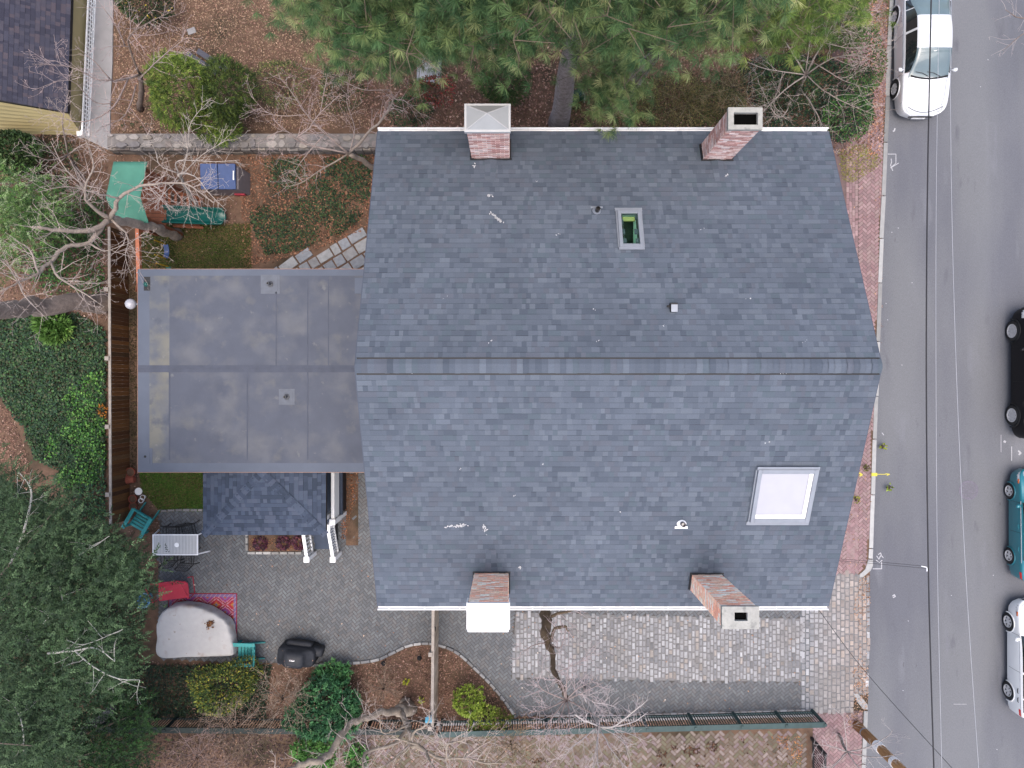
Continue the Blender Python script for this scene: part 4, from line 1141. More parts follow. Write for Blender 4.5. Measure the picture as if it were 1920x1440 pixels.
# swing beam with A frame leg
m = MB(); bm0, bm1 = Vector((-12.47, G(0,432,2.3)[1]+.05, 2.3)), Vector((-12.42, 3.35, 2.3)); m.bar(bm0, bm1, .12, .14); m.build("swing_beam", M['orangewood'], pf, world=True)
MB().bar((-12.45,3.5,2.25),(-13.72,3.42,.0),.09,.09).build("beam_leg", M['orangewood'], pf, world=True)
MB().bar((-12.45,3.5,2.25),(-12.08,3.45,.0),.09,.09).build("beam_leg", M['orangewood'], pf, world=True)
MB().bar((-12.45,5.1,2.25),(-12.5,5.4,1.2),.09,.09).build("beam_leg", M['orangewood'], pf, world=True)
m = MB()
for y in (5.0, 4.5, 4.15, 3.7): m.lathe((-12.45, y, 2.365), [(.025,0),(.02,.02),(.0001,.02)], 8)
m.build("hanger_bolt", M['chrome'], pf, world=True)
for (y0, y1, mat, sw) in ((5.0, 4.5, 'bluetop', 0), (4.2, 3.78, 'slide', .1)):
    zs = .55
    for y in (y0, y1):
        mid = .55; pA_ = Vector((-12.44, y, 2.25)); pB_ = Vector((-12.40+sw, y, zs)); pm_ = pA_*(1-mid)+pB_*mid
        c1 = MB().tube([tuple(pA_), tuple(pm_)], .008, 5).build("swing_chain", M['greymetal'], pf, world=True)
        MB().tube([tuple(pm_), tuple(pB_)], .022, 6).build("chain_sleeve", M['yellowchain'], c1, world=True)
    m = MB(); V = []
    for i in range(7):
        f = i/6; V += [(-12.40+sw-.09, y0+(y1-y0)*f, zs-.10*math.sin(PI*f)), (-12.40+sw+.09, y0+(y1-y0)*f, zs-.10*math.sin(PI*f))]
    m.add(V, [(2*i, 2*i+1, 2*i+3, 2*i+2) for i in range(6)])
    o = m.build("swing_seat", M[mat], pf, world=True); md = o.modifiers.new("solid", 'SOLIDIFY'); md.thickness = .02

# blue lidded box
t = thing("storage_box", "grey plastic storage box with a bright blue lid under bare branches", "box", (*G(415,333,.4)[:2], 0))
x0, y1, _ = G(375,307,.85); x1, y0, _ = G(441,354,.85)
m = MB(); m.add([(x0+.06,y0-.02,0),(x1+.24,y0-.02,0),(x1+.24,y1-.1,0),(x0+.06,y1-.1,0),(x0+.04,y0+.02,.72),(x1+.06,y0+.02,.72),(x1+.06,y1-.04,.72),(x0+.04,y1-.04,.72)],
     [(3,2,1,0),(4,5,6,7),(0,1,5,4),(1,2,6,5),(2,3,7,6),(3,0,4,7)]); m.build("body", M['greyplastic'], t, world=True, bevel=.03)
m = MB(); xm = (x0+x1)/2
for a_, b_ in ((x0, xm-.01), (xm+.01, x1)): m.add([(a_,y0,.73),(b_,y0,.73),(b_,y1,.73),(a_,y1,.73),(a_,y0,.80),(b_,y0,.80),(b_,y1,.88),(a_,y1,.88)], [(3,2,1,0),(4,5,6,7),(0,1,5,4),(1,2,6,5),(2,3,7,6),(3,0,4,7)])
m.build("lid", M['bluetop'], t, world=True, bevel=.02)
MB().box(x1-.06, x1-.02, y0+.3, y0+.62, .89, .91).build("handle", M['white'], t, world=True)
MB().box(x1-.25, x1+.12, y0-.06, y0-.021, .12, .30).build("red_panel", M['red'], t, world=True)

# ================================================================== PATIO THINGS
# white slatted table
zt_ = .72; a = G(286,1002,zt_); b = G(371,1041,zt_); cx, cy = (a[0]+b[0])/2, (a[1]+b[1])/2; hx, hy = (b[0]-a[0])/2, (a[1]-b[1])/2
t = thing("patio_table", "white ribbed rectangular patio table with a round white cover at its centre", "table", (cx, cy, 0))
m = MB(); n_ = 30
for i in range(n_):
    x = -hx+.03+(2*hx-.06)*(i+.5)/n_; w = (2*hx-.06)/n_*.68; m.box(x-w/2, x+w/2, -hy+.03, hy-.03, zt_-.018, zt_)
m.build("tabletop", M['tablewhite'], t); MB().box(-hx+.03, hx-.03, -hy+.03, hy-.03, zt_-.03, zt_-.019).build("tray", M['greymetal'], t)
m = MB(); m.box(-hx, hx, -hy, -hy+.03, zt_-.04, zt_+.004).box(-hx, hx, hy-.03, hy, zt_-.04, zt_+.004).box(-hx, -hx+.03, -hy+.03, hy-.03, zt_-.04, zt_+.004).box(hx-.03, hx, -hy+.03, hy-.03, zt_-.04, zt_+.004)
m.build("frame", M['whitemetal'], t)
MB().lathe((.06,0,zt_), [(.085,.002),(.08,.02),(.03,.026),(.0001,.026)], 24).build("hole_cover", M['white'], t)
for sx in (-1, 1):
    for sy in (-1, 1): MB().bar((sx*(hx-.03), sy*(hy-.03), zt_-.03), (sx*(hx+.12), sy*(hy+.02), 0), .04, .04).build("leg", M['whitemetal'], t)
def wire_chair(x, y, rz, lab, proto=[]):
    if proto: return dup(proto[0], (x, y, 0), rz, lab)
    t = thing("wire_chair", lab, "chair", (x, y, 0), rz, "black wire chairs round the patio table")
    w = .24; m = MB()
    m.tube([(-w,-.22,.43),(w,-.22,.43),(w,.22,.43),(-w,.22,.43),(-w,-.22,.43)], .013, 6)
    m.build("seat_frame", M['black'], t); m = MB()
    for i in range(8): xx = -w+.02+(2*w-.04)*i/7; m.bar((xx,-.22,.43),(xx,.22,.43),.007,.007)
    for i in range(6): yy = -.2+.4*i/5; m.bar((-w,yy,.434),(w,yy,.434),.007,.007)
    m.build("seat_mesh", M['black'], t)
    m = MB(); m.tube([(-w,-.22,.43),(-w,-.34,.86),(-w*.7,-.36,.92),(w*.7,-.36,.92),(w,-.34,.86),(w,-.22,.43)], .013, 6); m.bar((-w,-.30,.72),(w,-.30,.72),.012,.012); m.bar((-w,-.26,.58),(w,-.26,.58),.012,.012)
    for i in range(7): xx = -w*.8+1.6*w*i/6; m.bar((xx,-.225,.45),(xx,-.355,.91),.008,.008)
    m.build("back", M['black'], t)
    for s in (-1, 1):
        MB().tube([(s*w,.22,.43),(s*w,.25,.64),(s*w,-.1,.66),(s*w,-.29,.64)], .012, 6).build("arm", M['black'], t)
        for yy in (-.22, .22): MB().bar((s*w,yy,.43),(s*(w+.03),yy*1.25,0),.024,.024).build("leg", M['black'], t)
    proto.append(t); return t
x, y, _ = G(322,1001,.5); wire_chair(x, y, PI, "black wire chair on the lawn side of the white table, left of its pair")
x, y, _ = G(353,997,.5); wire_chair(x, y, PI+.25, "black wire chair turned slightly aside on the lawn side of the white table")
x, y, _ = G(318,1041,.5); wire_chair(x, y, .06, "black wire chair mostly under the white table, on the red bench side")
x, y, _ = G(350,1046,.5); wire_chair(x, y, -.08, "black wire chair pulled out from the white table towards the red bench")

def adirondack(x, y, rz, lab):
    t = thing("garden_chair", lab, "chair", (x, y, 0), rz, "turquoise slatted garden chairs")
    for i in range(5): xx = -.22+.11*i; MB().add([],[]) if False else None
    m = MB()
    for i in range(5): m.obox((0, .18-.105*i, .36-.032*i), .56, .095, .022)
    m.build("seat", M['turq'], t); m = MB()
    for i in range(5):
        xx = -.23+.115*i; h = .60+.10*math.cos((i-2)*.6); m.bar((xx,-.24,.20),(xx*1.1,-.24-h*.42,.20+h),.10,.02)
    m.build("backrest", M['turq'], t)
    MB().bar((-.36,-.40,.56),(.36,-.40,.56),.09,.03).build("back_rail", M['turq'], t)
    for s in (-1, 1):
        MB().obox((s*.36, -.02, .57), .13, .80, .024).build("arm", M['turq'], t, bevel=.006)
        MB().obox((s*.31, .27, .28), .03, .10, .56).build("leg", M['turq'], t)
        MB().bar((s*.29,.30,.33),(s*.29,-.62,.02),.03,.12).build("leg", M['turq'], t)
    return t
x, y, _ = G(262,980,.35); adirondack(x, y, R(150), "turquoise slatted garden chair by the flower pots at the fence end")
x, y, _ = G(459,1224,.35); adirondack(x, y, R(88), "turquoise slatted garden chair behind the white covered sofa, partly under leaves")

# flower pots
def pot(px, py, r, h, lab, mat, cat="plant pot", tilt=False, fill='soil'):
    x, y, _ = G(px, py, h/2); t = thing("flower_pot", lab, cat, (x, y, 0))
    pr = [(r*.7,0),(r*.92,h*.8),(r*1.04,h*.8),(r*1.04,h),(r*.9,h),(r*.86,h*.75),(.0001,h*.75)]
    if tilt:
        m = MB(); V = []; n = 18
        for (q, z) in pr:
            for j in range(n): a = 2*PI*j/n; V.append((h*.5-z, q*math.cos(a), r*1.04+q*math.sin(a)))
        k = len(pr); m.add(V, [(i*n+j, (i+1)*n+j, (i+1)*n+(j+1) % n, i*n+(j+1) % n) for i in range(k-1) for j in range(n)]+[tuple(range(n))])
        m.build("pot", M[mat], t)
        MB().lathe((-h*.1,0,r*1.04), [(.86*r,-.001),(.0001,.0)], 16, axis='y').build("inside", M['soil'], t)
    else:
        MB().lathe((0,0,0), pr, 22).build("pot", M[mat], t)
        MB().lathe((0,0,0), [(r*.87,h*.78),(.0001,h*.79)], 18).build("soil", M[fill], t)
    return t
pot(247,885,.17,.26,"upright terracotta pot tucked under the corner of the flat roof",'terracotta')
pot(246,899,.16,.28,"tipped over terracotta pot lying beside the flat roof corner",'terracotta',tilt=True)
pot(251,935,.15,.22,"terracotta pot full of dry stems among fallen leaves",'terracotta')
pot(251,949,.15,.12,"wide bright red clay bowl nearest the turquoise chair",'red' if False else 'terracotta')
pot(261,921,.13,.12,"white shallow bowl on the soil at the lawn corner",'white',fill='white')
pot(269,932,.085,.16,"small white pot touching its twin, the one nearer the lawn",'white')
pot(266,938,.085,.16,"small white pot touching its twin, the one nearer the clay bowl",'white')

# red metal bench
a = G(282,1096,.5); b = G(356,1118,.5); cx, cy = (a[0]+b[0])/2, (a[1]+b[1])/2; w = (b[0]-a[0])/2*.9
t = thing("metal_bench", "red metal glider bench with rounded back at the edge of the patterned rug", "bench", (cx, cy, 0), R(7))
m = MB(); V = []
for (yy, z) in ((-.36,.40),(-.33,.43),(0,.40),(.16,.42),(.26,.58),(.36,.90),(.38,.91)): V += [(-w+.16,yy,z),(w-.02,yy,z)]
m.add(V, [(2*i,2*i+1,2*i+3,2*i+2) for i in range(6)]); o = m.build("seat", M['red'], t, smooth=False); md = o.modifiers.new("solid", 'SOLIDIFY'); md.thickness = .02
m = MB(); rr = .16; pts = []
for (qx, qy, a0) in ((w-rr, .40-rr, 0), (-w+rr, .40-rr, 90)):
    for k in range(6): an = R(a0+90*k/5); pts.append((qx+rr*math.cos(an), qy+rr*math.sin(an), .93))
m.tube([(w,-.2,.62)]+pts+[(-w,-.2,.62)], .022, 8); m.build("back_tube", M['red'], t, smooth=True)
m = MB()
for i in range(18): xx = -w+.1+(2*w-.2)*i/17; m.lathe((xx,.395,.955), [(.02,0),(.014,.02),(.0001,.026)], 8)
m.build("scallop", M['red'], t)
for s in (-1, 1):
    MB().tube([(s*w,-.2,.62),(s*w,-.34,.58),(s*w,-.36,.3),(s*w,-.30,.02),(s*w,.30,.02),(s*w,.36,.4)], .02, 8).build("side_frame", M['red'], t, smooth=True)
# blue side table
x, y, _ = G(267,1126,.5); t = thing("side_table", "round blue side table with a pale rim under conifer branches", "table", (x, y, 0))
MB().lathe((0,0,0), [(.0001,.48),(.24,.48),(.25,.5),(.0001,.505)], 26).build("top", M['bluepaint'], t)
m = MB(); m.lathe((0,0,0), [(.25,.475),(.285,.48),(.29,.52),(.27,.525),(.252,.5)], 26); m.build("rim", pm('blueglaze', S(150,190,205), .5, 22, .3), t)
MB().lathe((0,0,0), [(.13,0),(.07,.04),(.05,.2),(.12,.474)], 20).build("pedestal", M['bluepaint'], t)

# patterned rug
a = G(316,1112); b = G(445,1212); nx_, ny_ = 78, 58; m = MB()
RC = dict(r=T(206,52,82), o=T(222,108,66), p=T(186,74,150), y=T(206,170,96), v=T(150,128,178), w=T(214,170,178), d=T(176,40,70))
for i in range(nx_):
    for j in range(ny_):
        x0 = a[0]+(b[0]-a[0])*i/nx_; x1 = a[0]+(b[0]-a[0])*(i+1)/nx_; y0 = a[1]+(b[1]-a[1])*j/ny_; y1 = a[1]+(b[1]-a[1])*(j+1)/ny_
        e_ = min(nx_-1-i, j, i, ny_-1-j)
        if e_ < 1: c = RC['d']
        elif e_ < 4: c = RC['v'] if (i+j) % 5 else RC['w']
        else:
            u1 = (i-4) % 20; w1 = (j-4) % 16; dd = abs(u1-10)*.8+abs(w1-8); u2 = (i-14) % 20; w2 = (j-12) % 16; d2 = abs(u2-10)*.8+abs(w2-8)
            if dd < 1.3: c = RC['v']
            elif dd < 2.6: c = RC['y']
            elif dd < 4.2: c = RC['o']
            elif dd < 6.6: c = RC['r']
            elif dd < 7.8: c = RC['w']
            elif d2 < 1.5: c = RC['o']
            elif d2 < 3: c = RC['v']
            elif d2 < 5.6: c = RC['p']
            elif d2 < 6.6: c = RC['w']
            else: c = RC['d'] if (w1//2) % 2 else RC['r']
        m.add([(x0,y0,.022),(x0,y1,.022),(x1,y1,.022),(x1,y0,.022)], [(0,1,2,3)], c)
m.box(a[0]+.01, b[0]-.01, b[1]+.01, a[1]-.01, .014, .020, RC['d'])
tag(m.build("patterned_rug", M['rug']), "pink and orange diamond patterned outdoor rug on the paved patio", "rug")

# sofa under a white cover
zs = .62; cx, cy, _ = G(365,1188,zs)
ol = [(293,1172),(297,1158),(306,1147),(322,1138),(345,1135),(368,1138),(392,1146),(412,1158),(426,1170),(431,1188),(435,1208),(437,1229),(410,1231),(360,1232),(296,1233),(294,1200)]
olw = [G(x_, y_, zs)[:2] for x_, y_ in ol]; olw = [tuple(p[:2]) for p in smoothline(olw+[olw[0]], 4)][:-1]
t = thing("covered_sofa", "curved garden sofa under a white fitted cover holding dead leaves", "sofa", (cx, cy, 0))
m = MB(); rings = [(1.015,.16),(1.02,.34),(1.01,.56),(.985,.63),(.94,.66),(.86,.665),(.72,.65),(.56,.62),(.40,.60),(.22,.60),(.06,.605)]; V = []; n_ = len(olw)
for ri, (s_, z) in enumerate(rings):
    for k, (x_, y_) in enumerate(olw):
        rip = (.014*math.sin(k*1.7+ri*.9)+.012*math.sin(k*.6-ri*1.3))*(1 if ri < 6 else .25)
        dip = -.11*math.exp(-(((x_-cx)*s_-.35)**2*4+((y_-cy)*s_-.25)**2*9)) if ri > 3 else 0
        q = s_+(rip*.8 if ri < 4 else 0); V.append(((x_-cx)*q, (y_-cy)*q, z+(rip*.7 if ri >= 3 else 0)+dip))
m.add(V, [(i*n_+j, i*n_+(j+1) % n_, (i+1)*n_+(j+1) % n_, (i+1)*n_+j)[::-1] for i in range(len(rings)-1) for j in range(n_)]+[tuple(range((len(rings)-1)*n_, len(rings)*n_))[::-1]])
o = m.build("cover", M['cloth'], t, smooth=True); md = o.modifiers.new("sub", 'SUBSURF'); md.levels = 1; md.render_levels = 1
# make outward normals
bm = __import__('bmesh').new(); bm.from_mesh(o.data); __import__('bmesh').ops.recalc_face_normals(bm, faces=bm.faces); bm.to_mesh(o.data); bm.free()
m = MB(); m.prism([((x_-cx)*.95, (y_-cy)*.95) for x_, y_ in olw], .02, .17); m.build("base", M['playwood'], t)
x, y, _ = G(393,1171,.62); n_ = 70
P = np.stack([x+RNG.normal(size=n_)*.07, y+RNG.normal(size=n_)*.07, .60+RNG.random(n_)*.06], 1); mb = MB()
leaves(mb, P, rnd_dirs(n_)*[1,1,.4], .07, .03, pal(n_, [S(150,104,60), S(120,78,48), S(176,130,80), S(96,60,40)]), up=.6)
tag(mb.build("leaf_pile", M['litter']), "small heap of brown dead leaves in a dip of the white sofa cover", "leaves")

# covered barbecue
cx, cy, _ = G(556,1230,.7); t = thing("covered_grill", "barbecue under a fitted black cover with a small white tag", "grill", (cx, cy, 0), R(-6))
m = MB()
def loft(m, rings, close=True):
    n = len(rings[0]); V = [p for r in rings for p in r]
    f = [(i*n+j, i*n+(j+1) % n, (i+1)*n+(j+1) % n, (i+1)*n+j) for i in range(len(rings)-1) for j in range(n)]
    if close: f += [tuple(range((len(rings)-1)*n, len(rings)*n)), tuple(range(n-1, -1, -1))]
    m.add(V, f)
def rr_(hx, hy, z, ox=0, oy=0, n=20, p=5):
    out = []
    for k in range(n):
        a = 2*PI*k/n; c_, s_ = math.cos(a), math.sin(a); out.append((ox+hx*abs(c_)**(2/p)*(1 if c_ > 0 else -1)*(1+.02*math.sin(5*a+z*9)), oy+hy*abs(s_)**(2/p)*(1 if s_ > 0 else -1), z))
    return out
loft(m, [rr_(.68,.34,.05), rr_(.68,.34,.6), rr_(.66,.33,.82), rr_(.62,.31,.86), rr_(.40,.30,.90), rr_(.36,.28,1.06,0,-.02), rr_(.30,.20,1.14,0,-.03), rr_(.16,.1,1.16,0,-.03)])
m.build("cover", M['cover'], t, smooth=True)
m = MB(); loft(m, [rr_(.46,.10,.3,.02,.36), rr_(.46,.12,.55,.02,.36), rr_(.42,.10,.62,.02,.36)]); m.build("front_flap", M['cover'], t, smooth=True)
m = MB(); loft(m, [rr_(.2,.15,.2,.66,.16), rr_(.22,.17,.55,.68,.16), rr_(.16,.12,.66,.68,.16)]); m.build("side_fold", M['cover'], t, smooth=True)
g_ = MB().add([(-.11,-.015,1.165),(.06,-.015,1.165),(.06,.07,1.155),(-.11,.07,1.155)], [(0,1,2,3)]).build("tag_label", M['white'], t)
MB().add([(-.09,.0,1.170),(-.055,.0,1.170),(-.055,.055,1.162),(-.09,.055,1.162)], [(0,1,2,3)]).add([(-.04,.01,1.170),(.045,.01,1.170),(.045,.045,1.163),(-.04,.045,1.163)], [(0,1,2,3)]).build("tag_print", M['greyplastic'], g_)

# path lights
for px, py, lab in ((720,1242,"black garden path light by the pale edging left of the tan fence"), (787,1232,"black garden path light among leaves close to the tan fence")):
    x, y, _ = G(px, py, .3); t = thing("path_light", lab, "garden light", (x, y, 0))
    MB().tube([(0,0,0),(0,0,.42)], .014, 6).build("stem", M['black'], t); MB().lathe((0,0,.40), [(.09,0),(.085,.02),(.02,.07),(.0001,.075)], 14).build("hood", M['black'], t)
# hose reel
x, y, _ = G(1080,181,.3); t = thing("hose_reel", "dark green hose reel standing beside the thick pine trunk", "hose reel", (x, y, 0), R(25))
m = MB()
for k in range(9):
    pts = [((-.2+.05*k), .2*math.cos(a), .3+.2*math.sin(a)) for a in np.linspace(0, 2*PI, 18)]; m.tube([tuple(p) for p in pts], .024, 6, caps=False)
m.build("hose", pm('hose', S(30,70,62), .2, 12, .4), t, smooth=True)
for s in (-.25, .25):
    MB().tube([(s, .25*math.cos(a), .3+.25*math.sin(a)) for a in np.linspace(0, 2*PI, 18)], .02, 6, caps=False).build("wheel", M['greyplastic'], t)
MB().tube([(-.27,-.22,0),(-.27,.0,.3),(.27,0,.3),(.27,-.22,0)], .018, 6).build("stand", M['white'], t)
# odd garden things
x, y, _ = G(360,59); tag(MB().obox((x, y, .03), .30, .22, .05, R(20)).build("stepping_stone", M['concrete'], bevel=.015), "single pale flat stone lying on the brown leaf strewn lawn", "stone")
for k, (px, py, lab) in enumerate(((398,113,"dark grey plank on the leaf lawn, the one further from the cedar"), (378,118,"dark grey plank half under the cedar"))):
    x, y, _ = G(px, py, .1); tag(MB().obox((x, y, .08), 1.3, .2, .06, R(-33)).build("weathered_plank", M['greyplastic'] if False else pm('plank%d' % k, S(92,92,102), .2, 5, .85, stretch=(1,8,8)), bevel=.006), lab, "plank", "dark planks on the lawn")
x, y, _ = G(803,108,.35); m = MB(); 
V = []; n_ = 9
for i in range(n_):
    for j in range(n_): V.append((x-.45+.9*i/(n_-1), y-.9+1.8*j/(n_-1), .35*math.sin(PI*i/(n_-1))**.5+random.uniform(-.04,.04)+.05))
m.add(V, [(i*n_+j, (i+1)*n_+j, (i+1)*n_+j+1, i*n_+j+1) for i in range(n_-1) for j in range(n_-1)])
tag(m.build("white_sheet", M['cloth']), "crumpled white sheet glimpsed on the ground through the pine boughs", "sheet")
x, y, _ = G(804,1349,1.9); t = thing("bird_feeder", "small light blue bird feeder beside the end of the tan fence", "bird feeder", (x, y, 1.75))
MB().box(-.08,.08,-.07,.07,0,.2).build("box", M['turq'] if False else pm('feeder', S(100,190,225), .05, 4, .5), t, bevel=.01)
MB().add([(-.11,-.1,.2),(.11,-.1,.2),(.11,.1,.2),(-.11,.1,.2),(-.11,0,.29),(.11,0,.29)], [(0,1,5,4),(2,3,4,5),(0,4,3),(1,2,5)]).build("roof", pm('feeder_roof', S(120,200,230), .05, 4, .5), t)
MB().tube([(0,0,0),(.05,.1,-1.75)], .015, 6).build("pole", M['dark'], t)

# ================================================================== VEHICLES
def herm(xs, ks):
    """smooth monotone interpolation of key columns"""
    K = np.array(ks, float); x = K[:, 0]; out = []
    for c in range(1, K.shape[1]):
        y = K[:, c]; h = np.diff(x); dl = np.diff(y)/h; mm = np.zeros(len(x)); mm[0], mm[-1] = dl[0], dl[-1]
        for i in range(1, len(x)-1):
            mm[i] = 0 if dl[i-1]*dl[i] <= 0 else 2*dl[i-1]*dl[i]/(dl[i-1]+dl[i])
        i = np.clip(np.searchsorted(x, xs)-1, 0, len(x)-2); t = (xs-x[i])/h[i]
        out.append((2*t**3-3*t**2+1)*y[i]+(t**3-2*t**2+t)*h[i]*mm[i]+(-2*t**3+3*t**2)*y[i+1]+(t**3-t**2)*h[i]*mm[i+1])
    return out
def car(name, label, cat, loc, rz, paint, keys, wheels, rw, sidewin, screen, rear, pillars, spokes=6, trim=None, zs=.24, handle='chrome', roofkeys=None, amber=False):
    """keys: x, half width, belt height, top height, roof half width; nose at +x"""
    t = thing(name, label, cat, loc, rz, "cars parked along the street")
    x0, x1 = keys[0][0], keys[-1][0]
    xs = set(np.linspace(x0, x1, int((x1-x0)/.09)).round(3))
    for w in wheels: xs |= set(np.linspace(w-.5, w+.5, 27).round(3))
    for a in (sidewin, screen, rear): xs |= set(np.round(a, 3))
    for a, b in pillars: xs |= {round(a, 3), round(b, 3)}
    xs = np.array(sorted(x for x in xs if x0 <= x <= x1)); W, ZB, ZT, WR = herm(xs, keys)
    lev = np.linspace(0, 1, 8)
    rows = []
    for i, x in enumerate(xs):
        w, zb, zt, wr = W[i], ZB[i], ZT[i], WR[i]; half = []
        z0 = zs+max(0, (abs(x)-abs(x1)*.86))*.3
        for f in lev:
            z = z0+(zb-z0)*f; bul = 1-.07*(1-f)**2-.035*f**3; half.append((w*bul, z))
        wb = w*(1-.035)
        for f in (.12, .35, .6, .82, .95): half.append((wb*.985+(wr-wb*.985)*f, zb+.02+(zt-.045-zb-.02)*f))
        half.append((wr*.95, zt-.02)); half.append((wr*.82, zt-.008)); half.append((wr*.45, zt)); half.append((0, zt+.004))
        rows.append([(x, y, z) for y, z in half]+[(x, -y, z) for y, z in half[-2::-1]])
    nc = len(rows[0]); nh = len(lev)+9; A = np.array(rows)
    # wheel arches: snap side vertices to the arch circle, drop the faces inside it
    ra = rw*1.13; inside = np.zeros(A.shape[:2], bool)
    for wx in wheels:
        for j in list(range(7))+list(range(nc-7, nc)):
            dx, dz = A[:, j, 0]-wx, A[:, j, 2]-rw; r = np.hypot(dx, dz)
            k = (r > ra*.86) & (r < ra*1.13); s = ra/np.maximum(r, 1e-6)
            A[k, j, 0] = wx+dx[k]*s[k]; A[k, j, 2] = rw+dz[k]*s[k]; inside[:, j] |= (r < ra*1.001) | k
    groups = {'body': [], 'side': [], 'screen': [], 'rear': [], }
    for i in range(len(xs)-1):
        xm = (xs[i]+xs[i+1])/2
        for j in range(nc-1):
            jj = j if j < nh-1 else nc-2-j
            q = (i*nc+j, (i+1)*nc+j, (i+1)*nc+j+1, i*nc+j+1)
            if jj < 7 and all(inside[a, b] for a, b in ((i, j), (i+1, j), (i+1, j+1), (i, j+1))):
                cx = A[i:i+2, j:j+2, 0].mean(); cz = A[i:i+2, j:j+2, 2].mean()
                if any(math.hypot(cx-wx, cz-rw) < ra for wx in wheels): continue
            g = 'body'
            if 8 <= jj <= 11 and sidewin[0] < xm < sidewin[1] and not any(a < xm < b for a, b in pillars): g = 'side'
            if jj >= 12 and screen[0] < xm < screen[1]: g = 'screen'
            if jj >= 12 and rear[0] < xm < rear[1]: g = 'rear'
            groups[g].append(q)
    V = A.reshape(-1, 3)
    def sub(fl, nm, mat, extra=None, smooth=True):
        fl = np.array(fl); u, inv = np.unique(fl, return_inverse=True); m = MB(); m.add(V[u], inv.reshape(-1, 4))
        if extra: extra(m)
        return m.build(nm, mat, t, smooth=smooth)
    def ends(m):
        for i in (0, len(xs)-1):
            r = [tuple(p) for p in A[i]]; m.add(r, [tuple(range(nc)) if i else tuple(range(nc-1, -1, -1))])
    body = sub(groups['body'], "body", paint, ends)
    sub(groups['side'], "side_window", M['carglass']); sub(groups['screen'], "windscreen", M['windscreen'])
    if groups['rear']: sub(groups['rear'], "rear_window", M['windscreen'])
    wm = max(W)
    # floor and wheel wells
    MB().box(x0+.25, x1-.25, -wm+.26, wm-.26, zs-.04, zs+.42).build("underbody", M['black'], t)
    for wx in wheels:
        for s in (-1, 1):
            hw = float(np.interp(wx, xs, W))
            MB().tube([(wx+ra*math.cos(a), s*(hw*.985), rw+ra*math.sin(a)) for a in np.linspace(R(-12), R(192), 22)], .022, 6).build("arch_lip", trim or paint, t, smooth=True)
            MB().lathe((wx, s*(hw-.30), rw), [(ra*.99,-.1),(ra*.99,.1),(.0001,.1)] if s < 0 else [(.0001,-.1),(ra*.99,-.1),(ra*.99,.1)], 28, axis='y').build("wheel_well", M['black'], t)
            yw = s*(hw-.11); prof = [(rw*.62,-.10),(rw*.90,-.105),(rw,-.075),(rw,.075),(rw*.90,.105),(rw*.62,.10)]
            tw = MB().lathe((wx, yw, rw), prof, 30, axis='y', caps=False).build("wheel", M['tyre'], t, smooth=True)
            m = MB(); yo = yw+s*.075
            m.lathe((wx, yo, rw), [(rw*.66,-.02),(rw*.66,.03),(rw*.58,.03),(rw*.58,-.02)], 28, axis='y', caps=False)
            m.lathe((wx, yo, rw), [(.0001,-.02*s),(rw*.16,-.02*s),(rw*.16,.02*s),(.0001,.022*s)], 16, axis='y')
            for k in range(spokes):
                a = 2*PI*k/spokes; ca, sa = math.cos(a), math.sin(a)
                w_ = rw*.10; pts = []
                for (r_, ww) in ((rw*.12, w_*.8), (rw*.62, w_*1.2)):
                    for q in (-1, 1): pts.append((wx+ca*r_-sa*ww*q, rw+sa*r_+ca*ww*q))
                v8 = [(p[0], yo+s*.018, p[1]) for p in pts]+[(p[0], yo-s*.02, p[1]) for p in pts]
                m.add(v8, [(0,1,3,2),(4,6,7,5),(0,2,6,4),(1,5,7,3)])
            m.build("rim", M['rim'], tw)
            MB().lathe((wx, yw+s*.03, rw), [(.0001,-.01),(rw*.63,-.01),(rw*.63,.01),(.0001,.01)], 24, axis='y').build("brake_disc", M['dark'], tw)
    def at(x): return [float(np.interp(x, xs, q)) for q in (W, ZB, ZT, WR)]
    # mirrors, handles, lamps, seams, bumper pieces
    mxp = sidewin[1]-.12; w_, zb_, _, _ = at(mxp)
    for s in (-1, 1):
        m = MB(); loft(m, [[(mxp+.06*math.cos(a)*f+dx, s*(w_*.96+d), zb_+.05+.055*math.sin(a)*f) for a in np.linspace(0, 2*PI, 10, endpoint=False)] for d, f, dx in ((0,.35,0),(.06,.55,0),(.075,1.1,0),(.16,1.2,-.01),(.20,.8,-.02))])
        m.build("mirror", paint, t, smooth=True)
        hp = [(sidewin[0]+.38), (sum(pillars[len(pillars)//2])/2+.22)] if pillars else []
        for hx in hp:
            w2, zb2, _, _ = at(hx); MB().tube([(hx-.09, s*(w2*.965), zb2-.10), (hx-.06, s*(w2*.965+.03), zb2-.10), (hx+.06, s*(w2*.965+.03), zb2-.10), (hx+.09, s*(w2*.965), zb2-.10)], .014, 6).build("door_handle", paint if handle == 'paint' else M[handle], t)
        for sx in (sidewin[1]-.02, sum(pillars[0])/2 if pillars else 0):
            m = MB(); w2, zb2, _, _ = at(sx); zz = np.linspace(zs+.12, zb2, 6)
            pts = []
            for z in zz:
                f = (z-zs)/(zb2-zs); pts.append((sx, s*(w2*(1-.07*(1-f)**2-.035*f**3)+.0005), z))
            m.tube(pts, .0055, 4); m.build("door_seam", M['black'], t)
        pts = [(x, s*(at(x)[0]*.962+.004), at(x)[1]+.004) for x in np.linspace(sidewin[0]-.1, sidewin[1]+.05, 16)]
        MB().tube(pts, .011, 5).build("belt_trim", trim or M['greymetal'], t)
        # lamps hug the corners
        m = MB(); xa = x1-.42; pts = []
